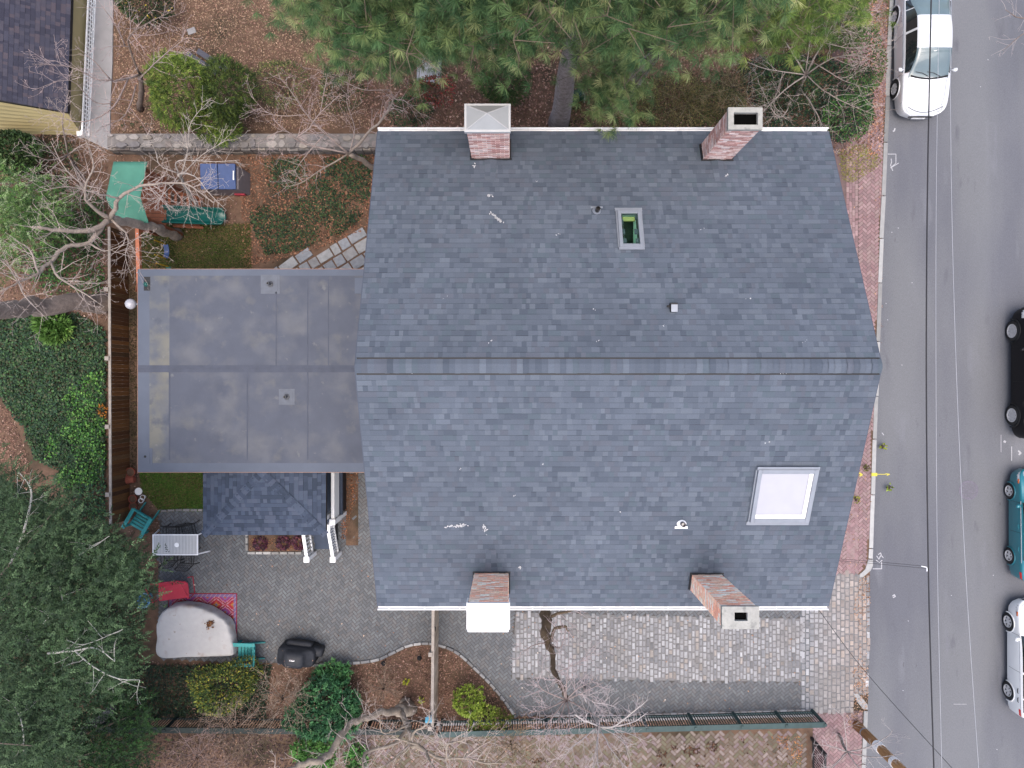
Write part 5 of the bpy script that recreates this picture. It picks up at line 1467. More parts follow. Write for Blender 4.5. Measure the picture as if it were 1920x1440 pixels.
        for k, f in enumerate(np.linspace(0, 1, 7)):
            x = xa+.34*f; w2, zb2, zt2, wr2 = at(x); pts.append([(x, s*(w2*.97+.008), zb2-.13), (x, s*(w2*.965+.01), zb2-.01), (x, s*(w2*.80), zb2+.018+.25*max(zt2-zb2,0))])
        m.add([p for r in pts for p in r], [(3*i+j, 3*i+j+1, 3*i+3+j+1, 3*i+3+j) for i in range(6) for j in range(2)])
        o = m.build("headlight", M['headlight'], t, smooth=True)
        if amber:
            x = x1-.40; w2, zb2, _, _ = at(x); MB().obox((x-.02, s*(w2*.965+.012), zb2-.05), .16, .025, .07).build("turn_signal", M['amber'], t, bevel=.008)
        m = MB(); pts = []
        for f in np.linspace(0, 1, 6):
            x = x0+.04+.30*f; w2, zb2, zt2, wr2 = at(x); pts.append([(x, s*(w2*.968+.007), zb2-.2), (x, s*(w2*.965+.01), zb2+.0), (x, s*(w2*.86), zb2+.012)])
        m.add([p for r in pts for p in r], [(3*i+j, 3*i+j+1, 3*i+3+j+1, 3*i+3+j) for i in range(5) for j in range(2)])
        m.build("taillight", M['redlight'], t, smooth=True)
    # wipers and cowl
    cxw = screen[1]; w2, zb2, zt2, wr2 = at(cxw)
    pts = [(cxw-.05+.09*(1-(q)**2), q*wr2*.92, at(cxw-.05+.09*(1-q*q))[2]+.006) for q in np.linspace(-1, 1, 13)]
    MB().tube(pts, .03, 6).build("cowl", M['black'], t)
    for q0, q1 in ((.55,-.15), (-.05,-.72)):
        z1_ = at(cxw-.16)[2]; z0_ = at(cxw-.02)[2]
        MB().tube([(cxw-.02, q0*wr2, z0_+.03), (cxw-.12, (q0+q1)/2*wr2, at(cxw-.12)[2]+.022), (cxw-.16, q1*wr2, z1_+.014)], .010, 5).build("wiper", M['black'], t)
    # bonnet seam
    for s in (-1, 1):
        pts = [(x, s*at(x)[3]*.90, at(x)[2]-.012) for x in np.linspace(cxw+.05, x1-.28, 9)]; MB().tube(pts, .006, 4).build("bonnet_seam", M['rubber'], t)
    xg = x1-.15; pts = [(x1-.25+.17*(1-q*q), q*at(x1-.25)[0]*.78, at(x1-.25+.17*(1-q*q))[2]+.002) for q in np.linspace(-1, 1, 15)]
    MB().tube(pts, .010, 5).build("bonnet_edge", M['rubber'], t)
    MB().box(x1-.07, x1+.012, -.42, .42, zs+.17, zs+.28).build("grille", M['black'], t)
    MB().box(x1+.0, x1+.02, -.24, .24, zs+.05, zs+.15).build("number_plate", M['white'], t); MB().box(x0-.02, x0-.0, -.24, .24, zs+.3, zs+.42).build("number_plate", M['white'], t)
    return t, at
def carpaint(name, c, metal=.0, rough=.3): return pm(name, c, .03, 2, rough, metal=metal, coat=.6, spec=.5)
# silver saloon, nose towards the bottom of the picture
K1 = [(-2.32,.62,.74,.80,.55),(-2.22,.76,.88,.99,.62),(-1.95,.83,.93,1.06,.66),(-1.62,.86,.95,1.10,.68),(-.85,.875,.94,1.40,.585),(-.30,.88,.93,1.455,.60),(.25,.88,.92,1.43,.60),(.62,.88,.91,1.32,.615),(1.15,.875,.88,1.02,.70),(1.3,.87,.87,.985,.71),(1.8,.85,.80,.90,.68),(2.12,.80,.72,.78,.62),(2.28,.66,.64,.68,.52),(2.36,.42,.56,.58,.34)]
def place_car(wx_world, y_front, y_rear): return (wx_world, (y_front+y_rear)/2, -.12)
sil, at = car("silver_saloon", "silver white saloon parked by the bare shrubs, nose towards the drive", "car", (14.72, 12.0, -.12), R(-90), carpaint('silverpaint', (.62,.63,.65), .15), K1, (-1.32, 1.30), .325, (-1.55, 1.0), (.30, 1.17), (-1.6, -.85), [(-.42,-.34),(-1.2,-1.17)], 7, handle='chrome')
m = MB().obox((.43,.0,at(.43)[2]-.005), .07, .10, .01, 0, None, .5); m.build("mirror_sticker", M['white'], sil)
# black sport utility, only its street side in frame
K2 = [(-2.35,.72,.95,1.05,.60),(-2.25,.86,1.05,1.45,.66),(-2.0,.92,1.08,1.66,.68),(-1.0,.95,1.08,1.72,.70),(.1,.95,1.06,1.70,.70),(.55,.95,1.05,1.60,.71),(1.15,.945,1.03,1.16,.78),(1.35,.94,1.02,1.12,.79),(1.9,.92,.97,1.04,.76),(2.2,.84,.86,.92,.66),(2.36,.6,.72,.76,.46)]
car("black_suv", "glossy black sport utility vehicle parked across the street, cut by the frame", "car", (19.02, .40, -.12), R(90), pm('blackpaint', (.004,.004,.006), .03, 2, .45, coat=.0, spec=.25), K2, (-1.53, 1.52), .38, (-2.1, .95), (.25, 1.17), (-2.32, -2.1), [(-.35,-.27),(-1.35,-1.27)], 10, trim=M['rubber'], zs=.28, handle='black')
# teal small car
K3 = [(-1.98,.60,.72,.80,.50),(-1.88,.76,.86,.99,.58),(-1.6,.81,.90,1.05,.62),(-1.25,.83,.92,1.12,.63),(-.75,.835,.92,1.42,.56),(0,.84,.91,1.49,.57),(.4,.84,.90,1.42,.58),(1.0,.83,.88,1.03,.68),(1.15,.825,.87,.99,.69),(1.55,.80,.80,.90,.64),(1.85,.72,.68,.76,.54),(2.0,.48,.56,.60,.36)]
car("teal_compact", "small teal two door car parked across the street behind the black one", "car", (18.86, -5.05, -.12), R(90), carpaint('tealpaint', (.012,.15,.19), .1), K3, (-1.18, 1.17), .29, (-1.2, .85), (.35, 1.02), (-1.25, -.75), [(-.28,-.2)], 5, handle='paint', amber=True)
# white hatchback
K4 = [(-2.02,.66,.80,.92,.52),(-1.95,.80,.92,1.25,.58),(-1.7,.84,.95,1.44,.60),(-1.0,.86,.95,1.50,.60),(0,.865,.94,1.51,.60),(.45,.865,.93,1.42,.61),(1.08,.86,.90,1.05,.70),(1.25,.855,.89,1.0,.71),(1.65,.83,.82,.92,.66),(1.95,.74,.70,.78,.56),(2.08,.5,.58,.62,.38)]
car("white_hatchback", "white hatchback parked across the street nearest the bottom right corner", "car", (18.83, -9.86, -.12), R(90), carpaint('whitepaint', (.74,.75,.75)), K4, (-1.26, 1.24), .315, (-1.75, .95), (.38, 1.10), (-2.0, -1.68), [(-.40,-.32),(-1.3,-1.24)], 6, handle='black', amber=True)

# ================================================================== POLE AND WIRES
bx, by, _ = G(1606,1359)
t = thing("utility_pole", "brown wooden utility pole with a white band at the pavement edge", "utility pole", (bx, by, 0))
m = MB(); pts = [(0,0,-.14),(.02,-.03,3),(.05,-.06,9.6)]; m.tube(pts, [.165,.155,.12], 14); m.build("pole", M['polewood'], t, smooth=True)
MB().tube([(.008,-.015,1.42),(.011,-.018,1.72)], .172, 16).build("white_band", M['white'], t)
MB().tube([(.004,-.006,.55),(.006,-.009,.60)], .171, 16).build("metal_strap", M['greymetal'], t)
MB().tube([(.018,-.027,2.45),(.020,-.029,2.62)], .166, 16).build("white_band", M['white'], t)
MB().box(-2.3, .5, -.12, -.0, 8.65, 8.78).build("crossarm", M['polewood'], t)
for xx in (-2.2, -2.0, -1.6): MB().lathe((xx,-.06,8.78), [(.03,0),(.045,.05),(.02,.09),(.0001,.1)], 10).build("insulator", M['greyplastic'], t)
def cable(label, pts, r, mat, name="overhead_cable"):
    P = [tuple(p) for p in smoothline([G(*p) for p in pts], 8)]
    m = MB(); m.tube(P, r, 6); tag(m.build(name, mat, smooth=True), label, "cable"); return P
cable("thick black cable strung along the street above the silver car", [(1749,-140,8.4),(1746,0,8.3),(1739,360,8.2),(1737,720,8.2),(1741,1080,8.2),(1751,1440,8.35),(1757,1640,8.5)], .019, M['cable'])
cable("thin pale wire running close beside the thick black cable", [(1762,-140,8.4),(1761,0,8.3),(1755.5,360,8.2),(1755,720,8.2),(1758,1080,8.2),(1766,1440,8.35),(1771,1640,8.5)], .0055, M['wire'])
cable("pale wire furthest from the house, slanting towards the bottom right", [(1780,-140,8.5),(1781,0,8.4),(1784,360,8.3),(1794,720,8.3),(1811,1080,8.3),(1835,1440,8.4),(1850,1640,8.5)], .0058, M['wire'])
cable("service drop cable slanting from the house gutter corner to the street", [(1534,1142,6.9),(1605,1238,7.0),(1680,1325,7.3),(1785,1440,7.9),(1830,1490,8.3)], .008, M['cable'])
cable("fine twin wire crossing the drive end to the thick cable, upper strand", [(1548,1046,6.9),(1640,1053,7.2),(1738,1062,8.15)], .0045, M['cable'])
cable("fine twin wire crossing the drive end to the thick cable, lower strand", [(1548,1049,6.8),(1640,1057,7.1),(1740,1066,8.1)], .0045, M['cable'])
x, y, z = G(1735,1063,8.2)
t = thing("cable_clamp", "white cable clamp on the black street cable opposite the drive", "clamp", (x, y, z))
MB().bar((-.10,.02,0),(.04,-.01,0),.018,.02).bar((.035,0,0),(.04,-.11,0),.018,.02).build("clamp", M['white'], t)

# ================================================================== GROUND COVER (stuff)
LIT = [LT(164,128,112), LT(142,108,94), LT(124,92,80), LT(188,154,140), LT(106,80,68), LT(152,116,98), LT(206,176,156)]
LIW = [4, 5, 4, 1.6, 4, 3, .6]
TAN = [LT(176,148,122), LT(156,130,106), LT(136,110,90), LT(194,164,140), LT(120,100,80)]
def litter_zone(mb, pts, dens, cols=LIT, wts=None, size=.075, z=.012, grass=0):
    g = gp(pts); p = np.array(g); area = abs(sum(p[i][0]*p[(i+1) % len(p)][1]-p[(i+1) % len(p)][0]*p[i][1] for i in range(len(p))))/2
    n = int(area*dens)
    if n < 1: return
    q = scatter(g, n); n = len(q); P = np.column_stack([q, z+RNG.random(n)*.03]); A = RNG.normal(size=(n, 3)); A[:, 2] *= .25
    L = size*(.6+.8*RNG.random(n)); leaves(mb, P, A, L, L*(.22+.2*RNG.random(n)), pal(n, cols, wts, .16), up=.75, fold=.3)
mb = MB()
# brown leaf lawn at the back, beds, margins
litter_zone(mb, [(215,-60),(640,-60),(660,60),(700,240),(215,250)], 520, TAN+LIT[:3], None, .055)
litter_zone(mb, [(620,-40),(1420,-40),(1420,242),(690,242)], 260, LIT, LIW, .085)
litter_zone(mb, [(1400,-40),(1662,-40),(1658,260),(1590,300),(1400,242)], 220, LIT, LIW)
litter_zone(mb, [(210,285),(460,290),(440,420),(250,425)], 110, LIT, LIW, .06)
litter_zone(mb, [(258,425),(470,410),(470,505),(258,505)], 45, LIT, LIW, .05)
litter_zone(mb, [(450,288),(705,290),(690,430),(600,465),(520,490),(462,500),(455,420)], 330, [LT(160,112,86), LT(140,98,76), LT(120,84,66), LT(176,132,106), LT(104,76,60)], None, .07)
litter_zone(mb, [(0,240),(200,260),(200,600),(0,600)], 160, LIT, LIW)
litter_zone(mb, [(-20,740),(20,770),(55,860),(60,960),(-20,1000)], 420, LIT, LIW, .06)
litter_zone(mb, [(590,1250),(700,1243),(765,1215),(800,1208),(860,1228),(930,1300),(965,1350),(960,1372),(700,1372),(620,1330)], 420, LIT, LIW, .062)
litter_zone(mb, [(640,890),(672,885),(672,925),(655,975),(650,1010),(640,1010)], 420, [LT(160,104,70), LT(140,86,58), LT(120,76,54), LT(180,124,88)], None, .05)
litter_zone(mb, [(470,1008),(566,1008),(566,1032),(470,1032)], 420, [LT(160,112,80), LT(136,92,68), LT(178,128,94)], None, .045, z=.06)
litter_zone(mb, [(968,1344),(1130,1343),(1340,1338),(1500,1333),(1520,1342),(1510,1352),(965,1366)], 330, LIT, LIW, .06)
litter_zone(mb, [(240,870),(290,870),(300,960),(300,1110),(262,1110),(240,985)], 130, LIT, LIW, .06)
litter_zone(mb, [(250,1240),(600,1250),(640,1300),(600,1345),(250,1345)], 170, LIT, LIW, .065)
litter_zone(mb, [(250,1375),(600,1375),(560,1450),(250,1450)], 260, [LT(96,74,70), LT(80,62,58), LT(112,88,80), LT(66,52,48)], None, .07)
litter_zone(mb, [(560,1380),(960,1385),(960,1450),(560,1450)], 60, LIT, LIW, .07)
litter_zone(mb, [(1440,1378),(1500,1378),(1506,1400),(1500,1440),(1470,1400)], 200, [LT(198,140,90), LT(170,118,80), LT(150,100,70)], None, .06)
# street side leaves
litter_zone(mb, [(1630,-40),(1664,-40),(1660,200),(1650,290),(1625,300)], 190, [LT(196,140,110), LT(170,116,92), LT(150,104,84), LT(214,170,142)], None, .06)
ORN = [LT(196,156,128), LT(180,138,110), LT(212,176,148), LT(164,124,100)]
litter_zone(mb, [(1613,1080),(1631,1078),(1630,1130),(1608,1180),(1600,1140)], 260, ORN, None, .05, z=.022)
litter_zone(mb, [(1598,1250),(1628,1250),(1624,1335),(1600,1340)], 260, ORN, None, .05, z=.022)
litter_zone(mb, [(1612,1150),(1628,1150),(1628,1300),(1605,1300)], 120, ORN, None, .045, z=.022)
litter_zone(mb, [(1585,1340),(1618,1335),(1616,1370),(1598,1372)], 260, ORN, None, .05)
litter_zone(mb, [(1600,640),(1642,560),(1641,700),(1632,800)], 60, ORN, None, .045)
litter_zone(mb, [(1560,880),(1634,880),(1630,1060),(1560,1070)], 14, ORN+[LT(235,205,190)], None, .06)
litter_zone(mb, [(1580,340),(1655,320),(1650,560),(1600,560)], 6, ORN, None, .06)
# strays on paving, drive and patio
litter_zone(mb, [(300,960),(690,890),(712,1140),(820,1200),(650,1240),(300,1235)], 2.5, LIT+[LT(215,190,170)], None, .06)
litter_zone(mb, [(840,1140),(1500,1140),(1500,1330),(970,1340)], 2.5, ORN+[LT(214,200,190)], None, .06, z=.03)
litter_zone(mb, [(565,1378),(1500,1378),(1500,1450),(565,1450)], 14, [LT(90,66,48), LT(120,84,60), LT(70,52,40)], None, .07)
for cx, cy, rx, ry in ((1240,1412,12,8),(1262,1402,8,5),(1295,1408,18,9),(1335,1400,12,10),(1010,1425,18,5),(1310,1436,10,4),(1240,1434,8,5)):
    litter_zone(mb, [(cx+rx*math.cos(a), cy+ry*math.sin(a)) for a in np.linspace(0, 2*PI, 9)[:-1]], 420, [LT(84,56,40), LT(66,46,36), LT(104,72,50)], None, .07)
# gutter of the street
litter_zone(mb, [(1679,0),(1672,200),(1664,300),(1660,300),(1666,0)], 120, [LT(170,130,110), LT(140,106,92)], None, .05, z=-.118)
litter_zone(mb, [(1662,340),(1657,340),(1648,680),(1650,720),(1656,700)], 90, [LT(176,136,116), LT(150,116,100)], None, .035, z=-.118)
litter_zone(mb, [(1638,860),(1642,860),(1636,1060),(1632,1060)], 90, [LT(196,156,150), LT(176,130,120)], None, .04, z=-.118)
stuff(mb.build("leaf_litter", M['litter']), "brown fallen leaves carpeting the beds, lawn edges and gutters")

mb = MB(); IVY = [S(44,78,50), S(60,98,60), S(34,60,44), S(84,120,70), S(52,86,64)]
BRT = [S(78,130,56), S(60,108,48), S(96,150,66), S(48,88,44), S(120,164,80)]
def ivy_zone(pts, dens, cols, size=.075, z1=.2, clump=None):
    g = gp(pts); p = np.array(g); area = abs(sum(p[i][0]*p[(i+1) % len(p)][1]-p[(i+1) % len(p)][0]*p[i][1] for i in range(len(p))))/2
    n = int(area*dens); q = scatter(g, n)
    if clump:
        c = scatter(g, max(int(area*clump[0]), 2)); d = np.min(np.linalg.norm(q[:, None]-c[None], axis=2), axis=1); q = q[d < clump[1]*(.6+.8*RNG.random(len(q)))]
    n = len(q); zz = z1*(.25+.75*RNG.random(n))*(.7+.3*np.sin(q[:, 0]*5.1)*np.cos(q[:, 1]*4.3)); A = RNG.normal(size=(n, 3)); A[:, 2] = A[:, 2]*.2-.1
    L = size*(.7+.6*RNG.random(n)); leaves(mb, np.column_stack([q, zz]), A, L, L*.42, pal(n, cols, None, .2), up=.55, fold=.2)
ivy_zone([(0,592),(60,585),(150,590),(200,620),(200,880),(150,900),(70,860),(45,800),(0,740)], 1000, [S(46,74,48), S(58,90,54), S(36,58,42), S(76,110,64), S(84,92,66), S(50,80,58)], .085, .24)
ivy_zone([(135,720),(198,690),(200,890),(160,930),(110,900),(85,850)], 560, BRT, .085, .32, (2.2,.42))
ivy_zone([(100,890),(200,880),(202,985),(150,960)], 500, IVY, .08, .25)
ivy_zone([(475,300),(700,292),(690,400),(640,440),(560,470),(500,480),(470,420)], 620, [S(44,66,44), S(58,84,50), S(36,54,38), S(74,96,58)], .07, .14, (1.2,.62))
ivy_zone([(1380,120),(1480,100),(1640,130),(1630,230),(1580,270),(1420,242)], 420, [S(40,66,46), S(56,86,52), S(34,54,40)], .075, .3)
ivy_zone([(60,330),(200,330),(200,560),(100,560),(0,500)], 340, [S(60,96,48), S(80,120,56), S(44,72,40)], .08, .35, (.8,.7))
ivy_zone([(1080,150),(1400,130),(1400,242),(1060,242)], 300, [S(96,92,54), S(112,104,62), S(70,72,44), S(54,70,44)], .06, .3)
ivy_zone([(260,1245),(510,1245),(500,1345),(260,1345)], 700, [S(40,62,44), S(56,76,48), S(34,50,38)], .07, .25)
ivy_zone([(220,200),(330,150),(330,250),(220,255)], 60, [S(62,78,48), S(48,64,40)], .07, .15, (.5,.4))
ivy_zone([(0,900),(200,985),(285,1100),(262,1250),(262,1440),(0,1440)], 260, [S(38,58,36), S(48,68,42), S(32,48,32)], .09, .3)  # dark leaves added to paint the shade below the big conifer
stuff(mb.build("ivy_and_shade_leaves", M['leaf']), "dense dark and bright green ivy ground cover, with dark leaves added as shade under the conifer")

mb = MB()
def grass_zone(pts, dens, cols, L=.09):
    g = gp(pts); p = np.array(g); area = abs(sum(p[i][0]*p[(i+1) % len(p)][1]-p[(i+1) % len(p)][0]*p[i][1] for i in range(len(p))))/2
    n = int(area*dens); q = scatter(g, n); n = len(q); A = RNG.normal(size=(n, 3))*[1,1,.3]; A[:, 2] = np.abs(A[:, 2])+.35
    k = .5+.5*np.sin(q[:, 0]*2.3+np.sin(q[:, 1]*1.7))*np.cos(q[:, 1]*2.9+q[:, 0]); c = pal(n, cols, None, .15)
    dry = RNG.random(n) < .35*k; c[dry] = pal(int(dry.sum()), [S(150,124,84), S(132,104,70), S(120,110,70)], None, .12)
    leaves(mb, np.column_stack([q, np.full(n, .005)]), A, L*(.6+.8*RNG.random(n)), .008, c, up=.5, fold=0)
GRS = [S(86,104,44), S(58,78,32), S(92,108,44), S(48,66,30)]
grass_zone([(258,430),(320,420),(470,420),(472,505),(258,505)], 3000, GRS)
grass_zone([(240,500),(260,500),(260,880),(242,880)], 700, [S(56,58,30), S(72,70,38), S(46,48,26)])
grass_zone([(262,885),(382,885),(382,957),(300,957),(268,920)], 5200, [S(92,132,48), S(76,114,42), S(116,150,60), S(62,96,36)])
grass_zone([(1572,280),(1620,268),(1655,300),(1640,318),(1600,342),(1578,338)], 1000, [S(150,156,60), S(170,166,70), S(128,134,56)], .07)
grass_zone([(1380,1343),(1520,1336),(1515,1350),(1400,1352)], 300, [S(120,130,56), S(96,110,50)], .07)
grass_zone([(960,1420),(1180,1425),(1180,1450),(960,1450)], 160, [S(110,116,62), S(92,100,54)], .05)
grass_zone([(1440,1430),(1505,1420),(1505,1450),(1440,1450)], 300, [S(130,130,60)], .06)
stuff(mb.build("grass", M['grass']), "thin patchy lawn grass mixed with dry blades")

# ================================================================== PLANTS
def lumpy(n, seed, k=9, amp=.35):
    r = np.random.default_rng(seed); c = norm(r.normal(size=(k, 3))); s = r.random(k)
    d = norm(RNG.normal(size=(n, 3))); d[:, 2] = np.abs(d[:, 2])*1.0-.15; d = norm(d)
    q = d @ c.T; return d, 1-amp+amp*(np.max(np.maximum(q, 0)**4*(.6+.4*s)[None], axis=1))
def bush(name, label, cat, px, py, rx, ry, h, n, kind, cols, L=.08, W=None, group=None, wts=None, seed=None, rot=0, inner=.35, parts=True, jit=.2, spread=.9, k=8):
    seed = seed if seed is not None else abs(hash(label)) % 9999
    seed = sum(ord(c)*(i+1) for i, c in enumerate(label)) % 9973
    zt = h*.55; x, y, _ = G(px, py, zt); t = thing(name, label, cat, (x, y, 0), 0, group)
    d, f = lumpy(n, seed); rad = f*np.where(RNG.random(n) < inner, .45+.5*RNG.random(n), .85+.2*RNG.random(n))
    P = np.stack([d[:, 0]*rx*rad, d[:, 1]*ry*rad, zt+d[:, 2]*h*.48*rad], 1)
    if rot: c_, s_ = math.cos(rot), math.sin(rot); P[:, :2] = P[:, :2] @ np.array([[c_, s_], [-s_, c_]])
    P[:, 2] = np.maximum(P[:, 2], .03); out = norm(d*[1,1,.8]); mb = MB()
    # colour varies by clump (new and old growth), not by light
    r = np.random.default_rng(seed+1); cc = r.normal(size=(14, 3))*[rx, ry, h*.5]+[0, 0, zt]; which = np.argmin(np.linalg.norm(P[:, None]-cc[None], axis=2), axis=1)
    tone = (1+.22*r.normal(size=14))[which][:, None]; c = np.clip(pal(n, cols, wts, jit)*tone, .003, .9)
    if kind == 'leaf': leaves(mb, P, out+.7*rnd_dirs(n), L*(.7+.6*RNG.random(n)), (W or L*.3), c, up=.4, fold=.15)
    elif kind == 'rosette': tufts(mb, P, out*[.5,.5,1]+[0,0,.5], k, L, W or L*.22, spread, c, up=.6, droop=.15)
    elif kind == 'spray': sprays(mb, P, out+.95*rnd_dirs(n), L*3.4, k, L, W or L*.2, c, flat=.4)
    mb.build("foliage", M['leaf'], t)
    m = MB()
    for i in range(6):
        a = random.random()*2*PI; q = random.uniform(.3, .7); tip = (rx*q*math.cos(a), ry*q*math.sin(a), h*random.uniform(.5,.8)); m.tube([(0.06*math.cos(a),.06*math.sin(a),0), (tip[0]*.4, tip[1]*.4, tip[2]*.55), tip], [.03,.02,.008], 5, S(110,92,80))
    m.build("stems", M['twig'], t)
    return t
CED = [S(98,122,44), S(80,106,38), S(120,142,58), S(62,86,34), S(134,150,66)]
bush("cedar_shrub", "bushy bright green cedar shrub nearest the dark planks on the lawn", "shrub", 345, 175, 1.15, 1.45, 3.6, 2600, 'spray', CED, .055, .012, "cedars behind the fieldstone wall", k=10)
bush("cedar_shrub", "bushy green cedar shrub just left of the tangle of bare branches", "shrub", 430, 178, 1.0, 1.2, 3.2, 2000, 'spray', [S(86,108,44), S(70,92,38), S(106,126,54), S(52,74,32)], .055, .012, "cedars behind the fieldstone wall", k=10)
bush("cedar_shrub", "lower cedar shrub leaning over the top of the fieldstone wall", "shrub", 410, 235, .8, .75, 1.9, 1000, 'spray', CED, .05, .011, "cedars behind the fieldstone wall", k=10)
bush("evergreen_shrub", "dark shrub with scattered yellow leaves beside the concrete strip", "shrub", 270, 10, 1.1, .8, 1.8, 1500, 'leaf', [S(56,70,40), S(70,84,48), S(44,58,36), S(200,176,60)], .10, None, wts=[4,3,4,.7])
bush("evergreen_shrub", "olive shrub under bare branches to the right of the cedars", "shrub", 525, 160, 1.1, 1.2, 1.8, 1500, 'leaf', [S(96,104,58), S(78,90,50), S(60,74,44), S(120,122,72)], .07)
bush("evergreen_shrub", "olive green shrub below the left hand pine bough", "shrub", 640, 165, 1.0, 1.0, 1.7, 1300, 'leaf', [S(84,98,52), S(70,84,46), S(54,70,42), S(110,114,66)], .07)
bush("red_leaf_shrub", "shrub with red autumn leaves left of the white capped chimney", "shrub", 812, 172, .95, .65, 1.3, 900, 'leaf', [S(150,62,58), S(176,80,70), S(120,60,52), S(96,96,56), S(140,100,86)], .085)
bush("evergreen_shrub", "deep green shrub standing close to the white capped chimney", "shrub", 768, 212, .9, .65, 1.5, 1100, 'leaf', [S(50,78,46), S(40,62,40), S(64,92,52)], .07)
bush("evergreen_shrub", "rounded olive green shrub between the white cap and the pine trunk", "shrub", 945, 160, 1.0, .9, 1.7, 1300, 'spray', [S(66,96,46), S(54,80,40), S(84,108,54)], .05, .011, k=9)
bush("evergreen_shrub", "green shrub at the gable corner beside the leafy pavement", "shrub", 1590, 215, 1.1, 1.0, 1.9, 1700, 'leaf', [S(62,100,48), S(48,82,42), S(84,122,58), S(38,62,36)], .08)
bush("evergreen_shrub", "green shrub along the pavement behind the silver car's front wheel", "shrub", 1620, 120, .75, 1.6, 1.7, 1500, 'leaf', [S(74,106,52), S(56,88,44), S(96,128,64)], .075)
bush("evergreen_shrub", "dark evergreen shrub between the right hand pine bough and the stone rimmed chimney", "shrub", 1470, 165, 1.3, 1.2, 1.9, 1900, 'leaf', [S(50,80,46), S(40,66,40), S(70,100,54), S(88,94,54)], .075)
bush("evergreen_shrub", "bright green shrub in the corner between pine and silver car", "shrub", 1555, 40, 1.5, 1.1, 2.4, 2200, 'spray', [S(84,116,50), S(68,100,44), S(108,134,64)], .055, .012, k=9)
bush("brown_shrub", "wide twiggy olive brown shrub between the two pine trunks and the gutter", "shrub", 1265, 190, 1.9, 1.0, 1.3, 3400, 'leaf', [S(124,114,68), S(102,98,58), S(142,130,82), S(88,88,52), S(78,96,56)], .06)
bush("brown_shrub", "olive brown shrub touching the gutter left of the stone rimmed chimney", "shrub", 1345, 195, 1.3, .9, 1.2, 2200, 'leaf', [S(108,106,60), S(90,94,54), S(74,84,48), S(66,92,54)], .06)
bush("evergreen_shrub", "glossy green shrub below the yellow house wall at the left frame edge", "shrub", 25, 285, 1.2, .9, 1.6, 1100, 'rosette', [S(60,86,48), S(48,72,42), S(80,104,58)], .11, .02)
bush("evergreen_shrub", "broken green shrub amid bare twigs below the yellow wall", "shrub", 110, 300, 1.0, .7, 1.3, 600, 'leaf', [S(70,86,52), S(54,72,44)], .08)
bush("evergreen_shrub", "light green bush between the left conifer and the green canopy", "shrub", 140, 400, 1.1, 1.0, 1.6, 1100, 'leaf', [S(70,104,50), S(58,88,44), S(88,124,60)], .085)
bush("evergreen_shrub", "light green bush behind the fence under the grey tree limb", "shrub", 135, 470, 1.1, .9, 1.3, 900, 'leaf', [S(62,90,46), S(50,76,40), S(78,106,54)], .085)
bush("fern", "bright green fern clump at the top of the ivy bed", "plant", 98, 612, .55, .6, .7, 160, 'rosette', [S(110,152,72), S(92,134,62)], .30, .035, k=7)
bush("fern", "smaller yellowish fern beside the bright fern clump", "plant", 120, 622, .25, .25, .5, 40, 'rosette', [S(140,170,90)], .25, .035, k=6)
bush("orange_perennial", "orange flowering plant against the back of the board fence", "plant", 194, 770, .15, .28, .5, 60, 'leaf', [S(205,140,50), S(180,110,40)], .09)
RHO = [S(64,112,72), S(52,96,64), S(82,130,84), S(44,80,56)]
bush("rhododendron", "large rhododendron with dark whorled leaves below the black grill", "shrub", 612, 1330, 1.65, 1.3, 1.7, 720, 'rosette', RHO, .17, .026, "rhododendrons along the bottom bed", k=9, spread=1.0)
bush("rhododendron", "rhododendron spreading over the stone edging beside the black grill", "shrub", 625, 1262, .75, .45, .9, 130, 'rosette', [S(84,138,84), S(70,120,76), S(100,150,92)], .16, .026, "rhododendrons along the bottom bed", k=9, spread=1.0)
bush("rhododendron", "paler rhododendron at the bottom edge beside the brown tree limb", "shrub", 590, 1410, .9, .65, 1.2, 240, 'rosette', [S(92,144,72), S(76,124,64), S(108,158,80)], .16, .025, "rhododendrons along the bottom bed", k=9, spread=1.0)
bush("rhododendron", "small pale rhododendron right of the brown limb at the bottom edge", "shrub", 668, 1420, .45, .55, .9, 90, 'rosette', [S(86,136,68), S(70,116,60)], .15, .025, "rhododendrons along the bottom bed", k=9, spread=1.0)
YG = [S(98,114,52), S(76,96,46), S(120,128,58), S(58,80,42), S(66,90,48), S(154,148,60)]
bush("euonymus_shrub", "yellowish green shrub in front of the white covered sofa", "shrub", 420, 1288, 1.55, 1.05, 1.6, 3000, 'leaf', YG, .085)
bush("euonymus_shrub", "yellowish green shrub growing over the second turquoise chair", "shrub", 462, 1255, .7, .6, 1.1, 620, 'leaf', YG, .08)
LIME = [S(150,174,64), S(132,156,54), S(170,190,84), S(110,134,48)]
bush("lime_shrub", "rounded lime green shrub close to the tan fence", "shrub", 878, 1313, .78, .72, 1.2, 420, 'rosette', LIME, .085, .016, "lime green shrubs by the drive edging", k=8, spread=1.1)
bush("lime_shrub", "lime green shrub nearest the drive, at the foot of the edging curve", "shrub", 918, 1352, .85, .70, 1.1, 420, 'rosette', [S(142,164,62), S(124,146,54), S(162,176,80)], .08, .015, "lime green shrubs by the drive edging", k=8, spread=1.1)
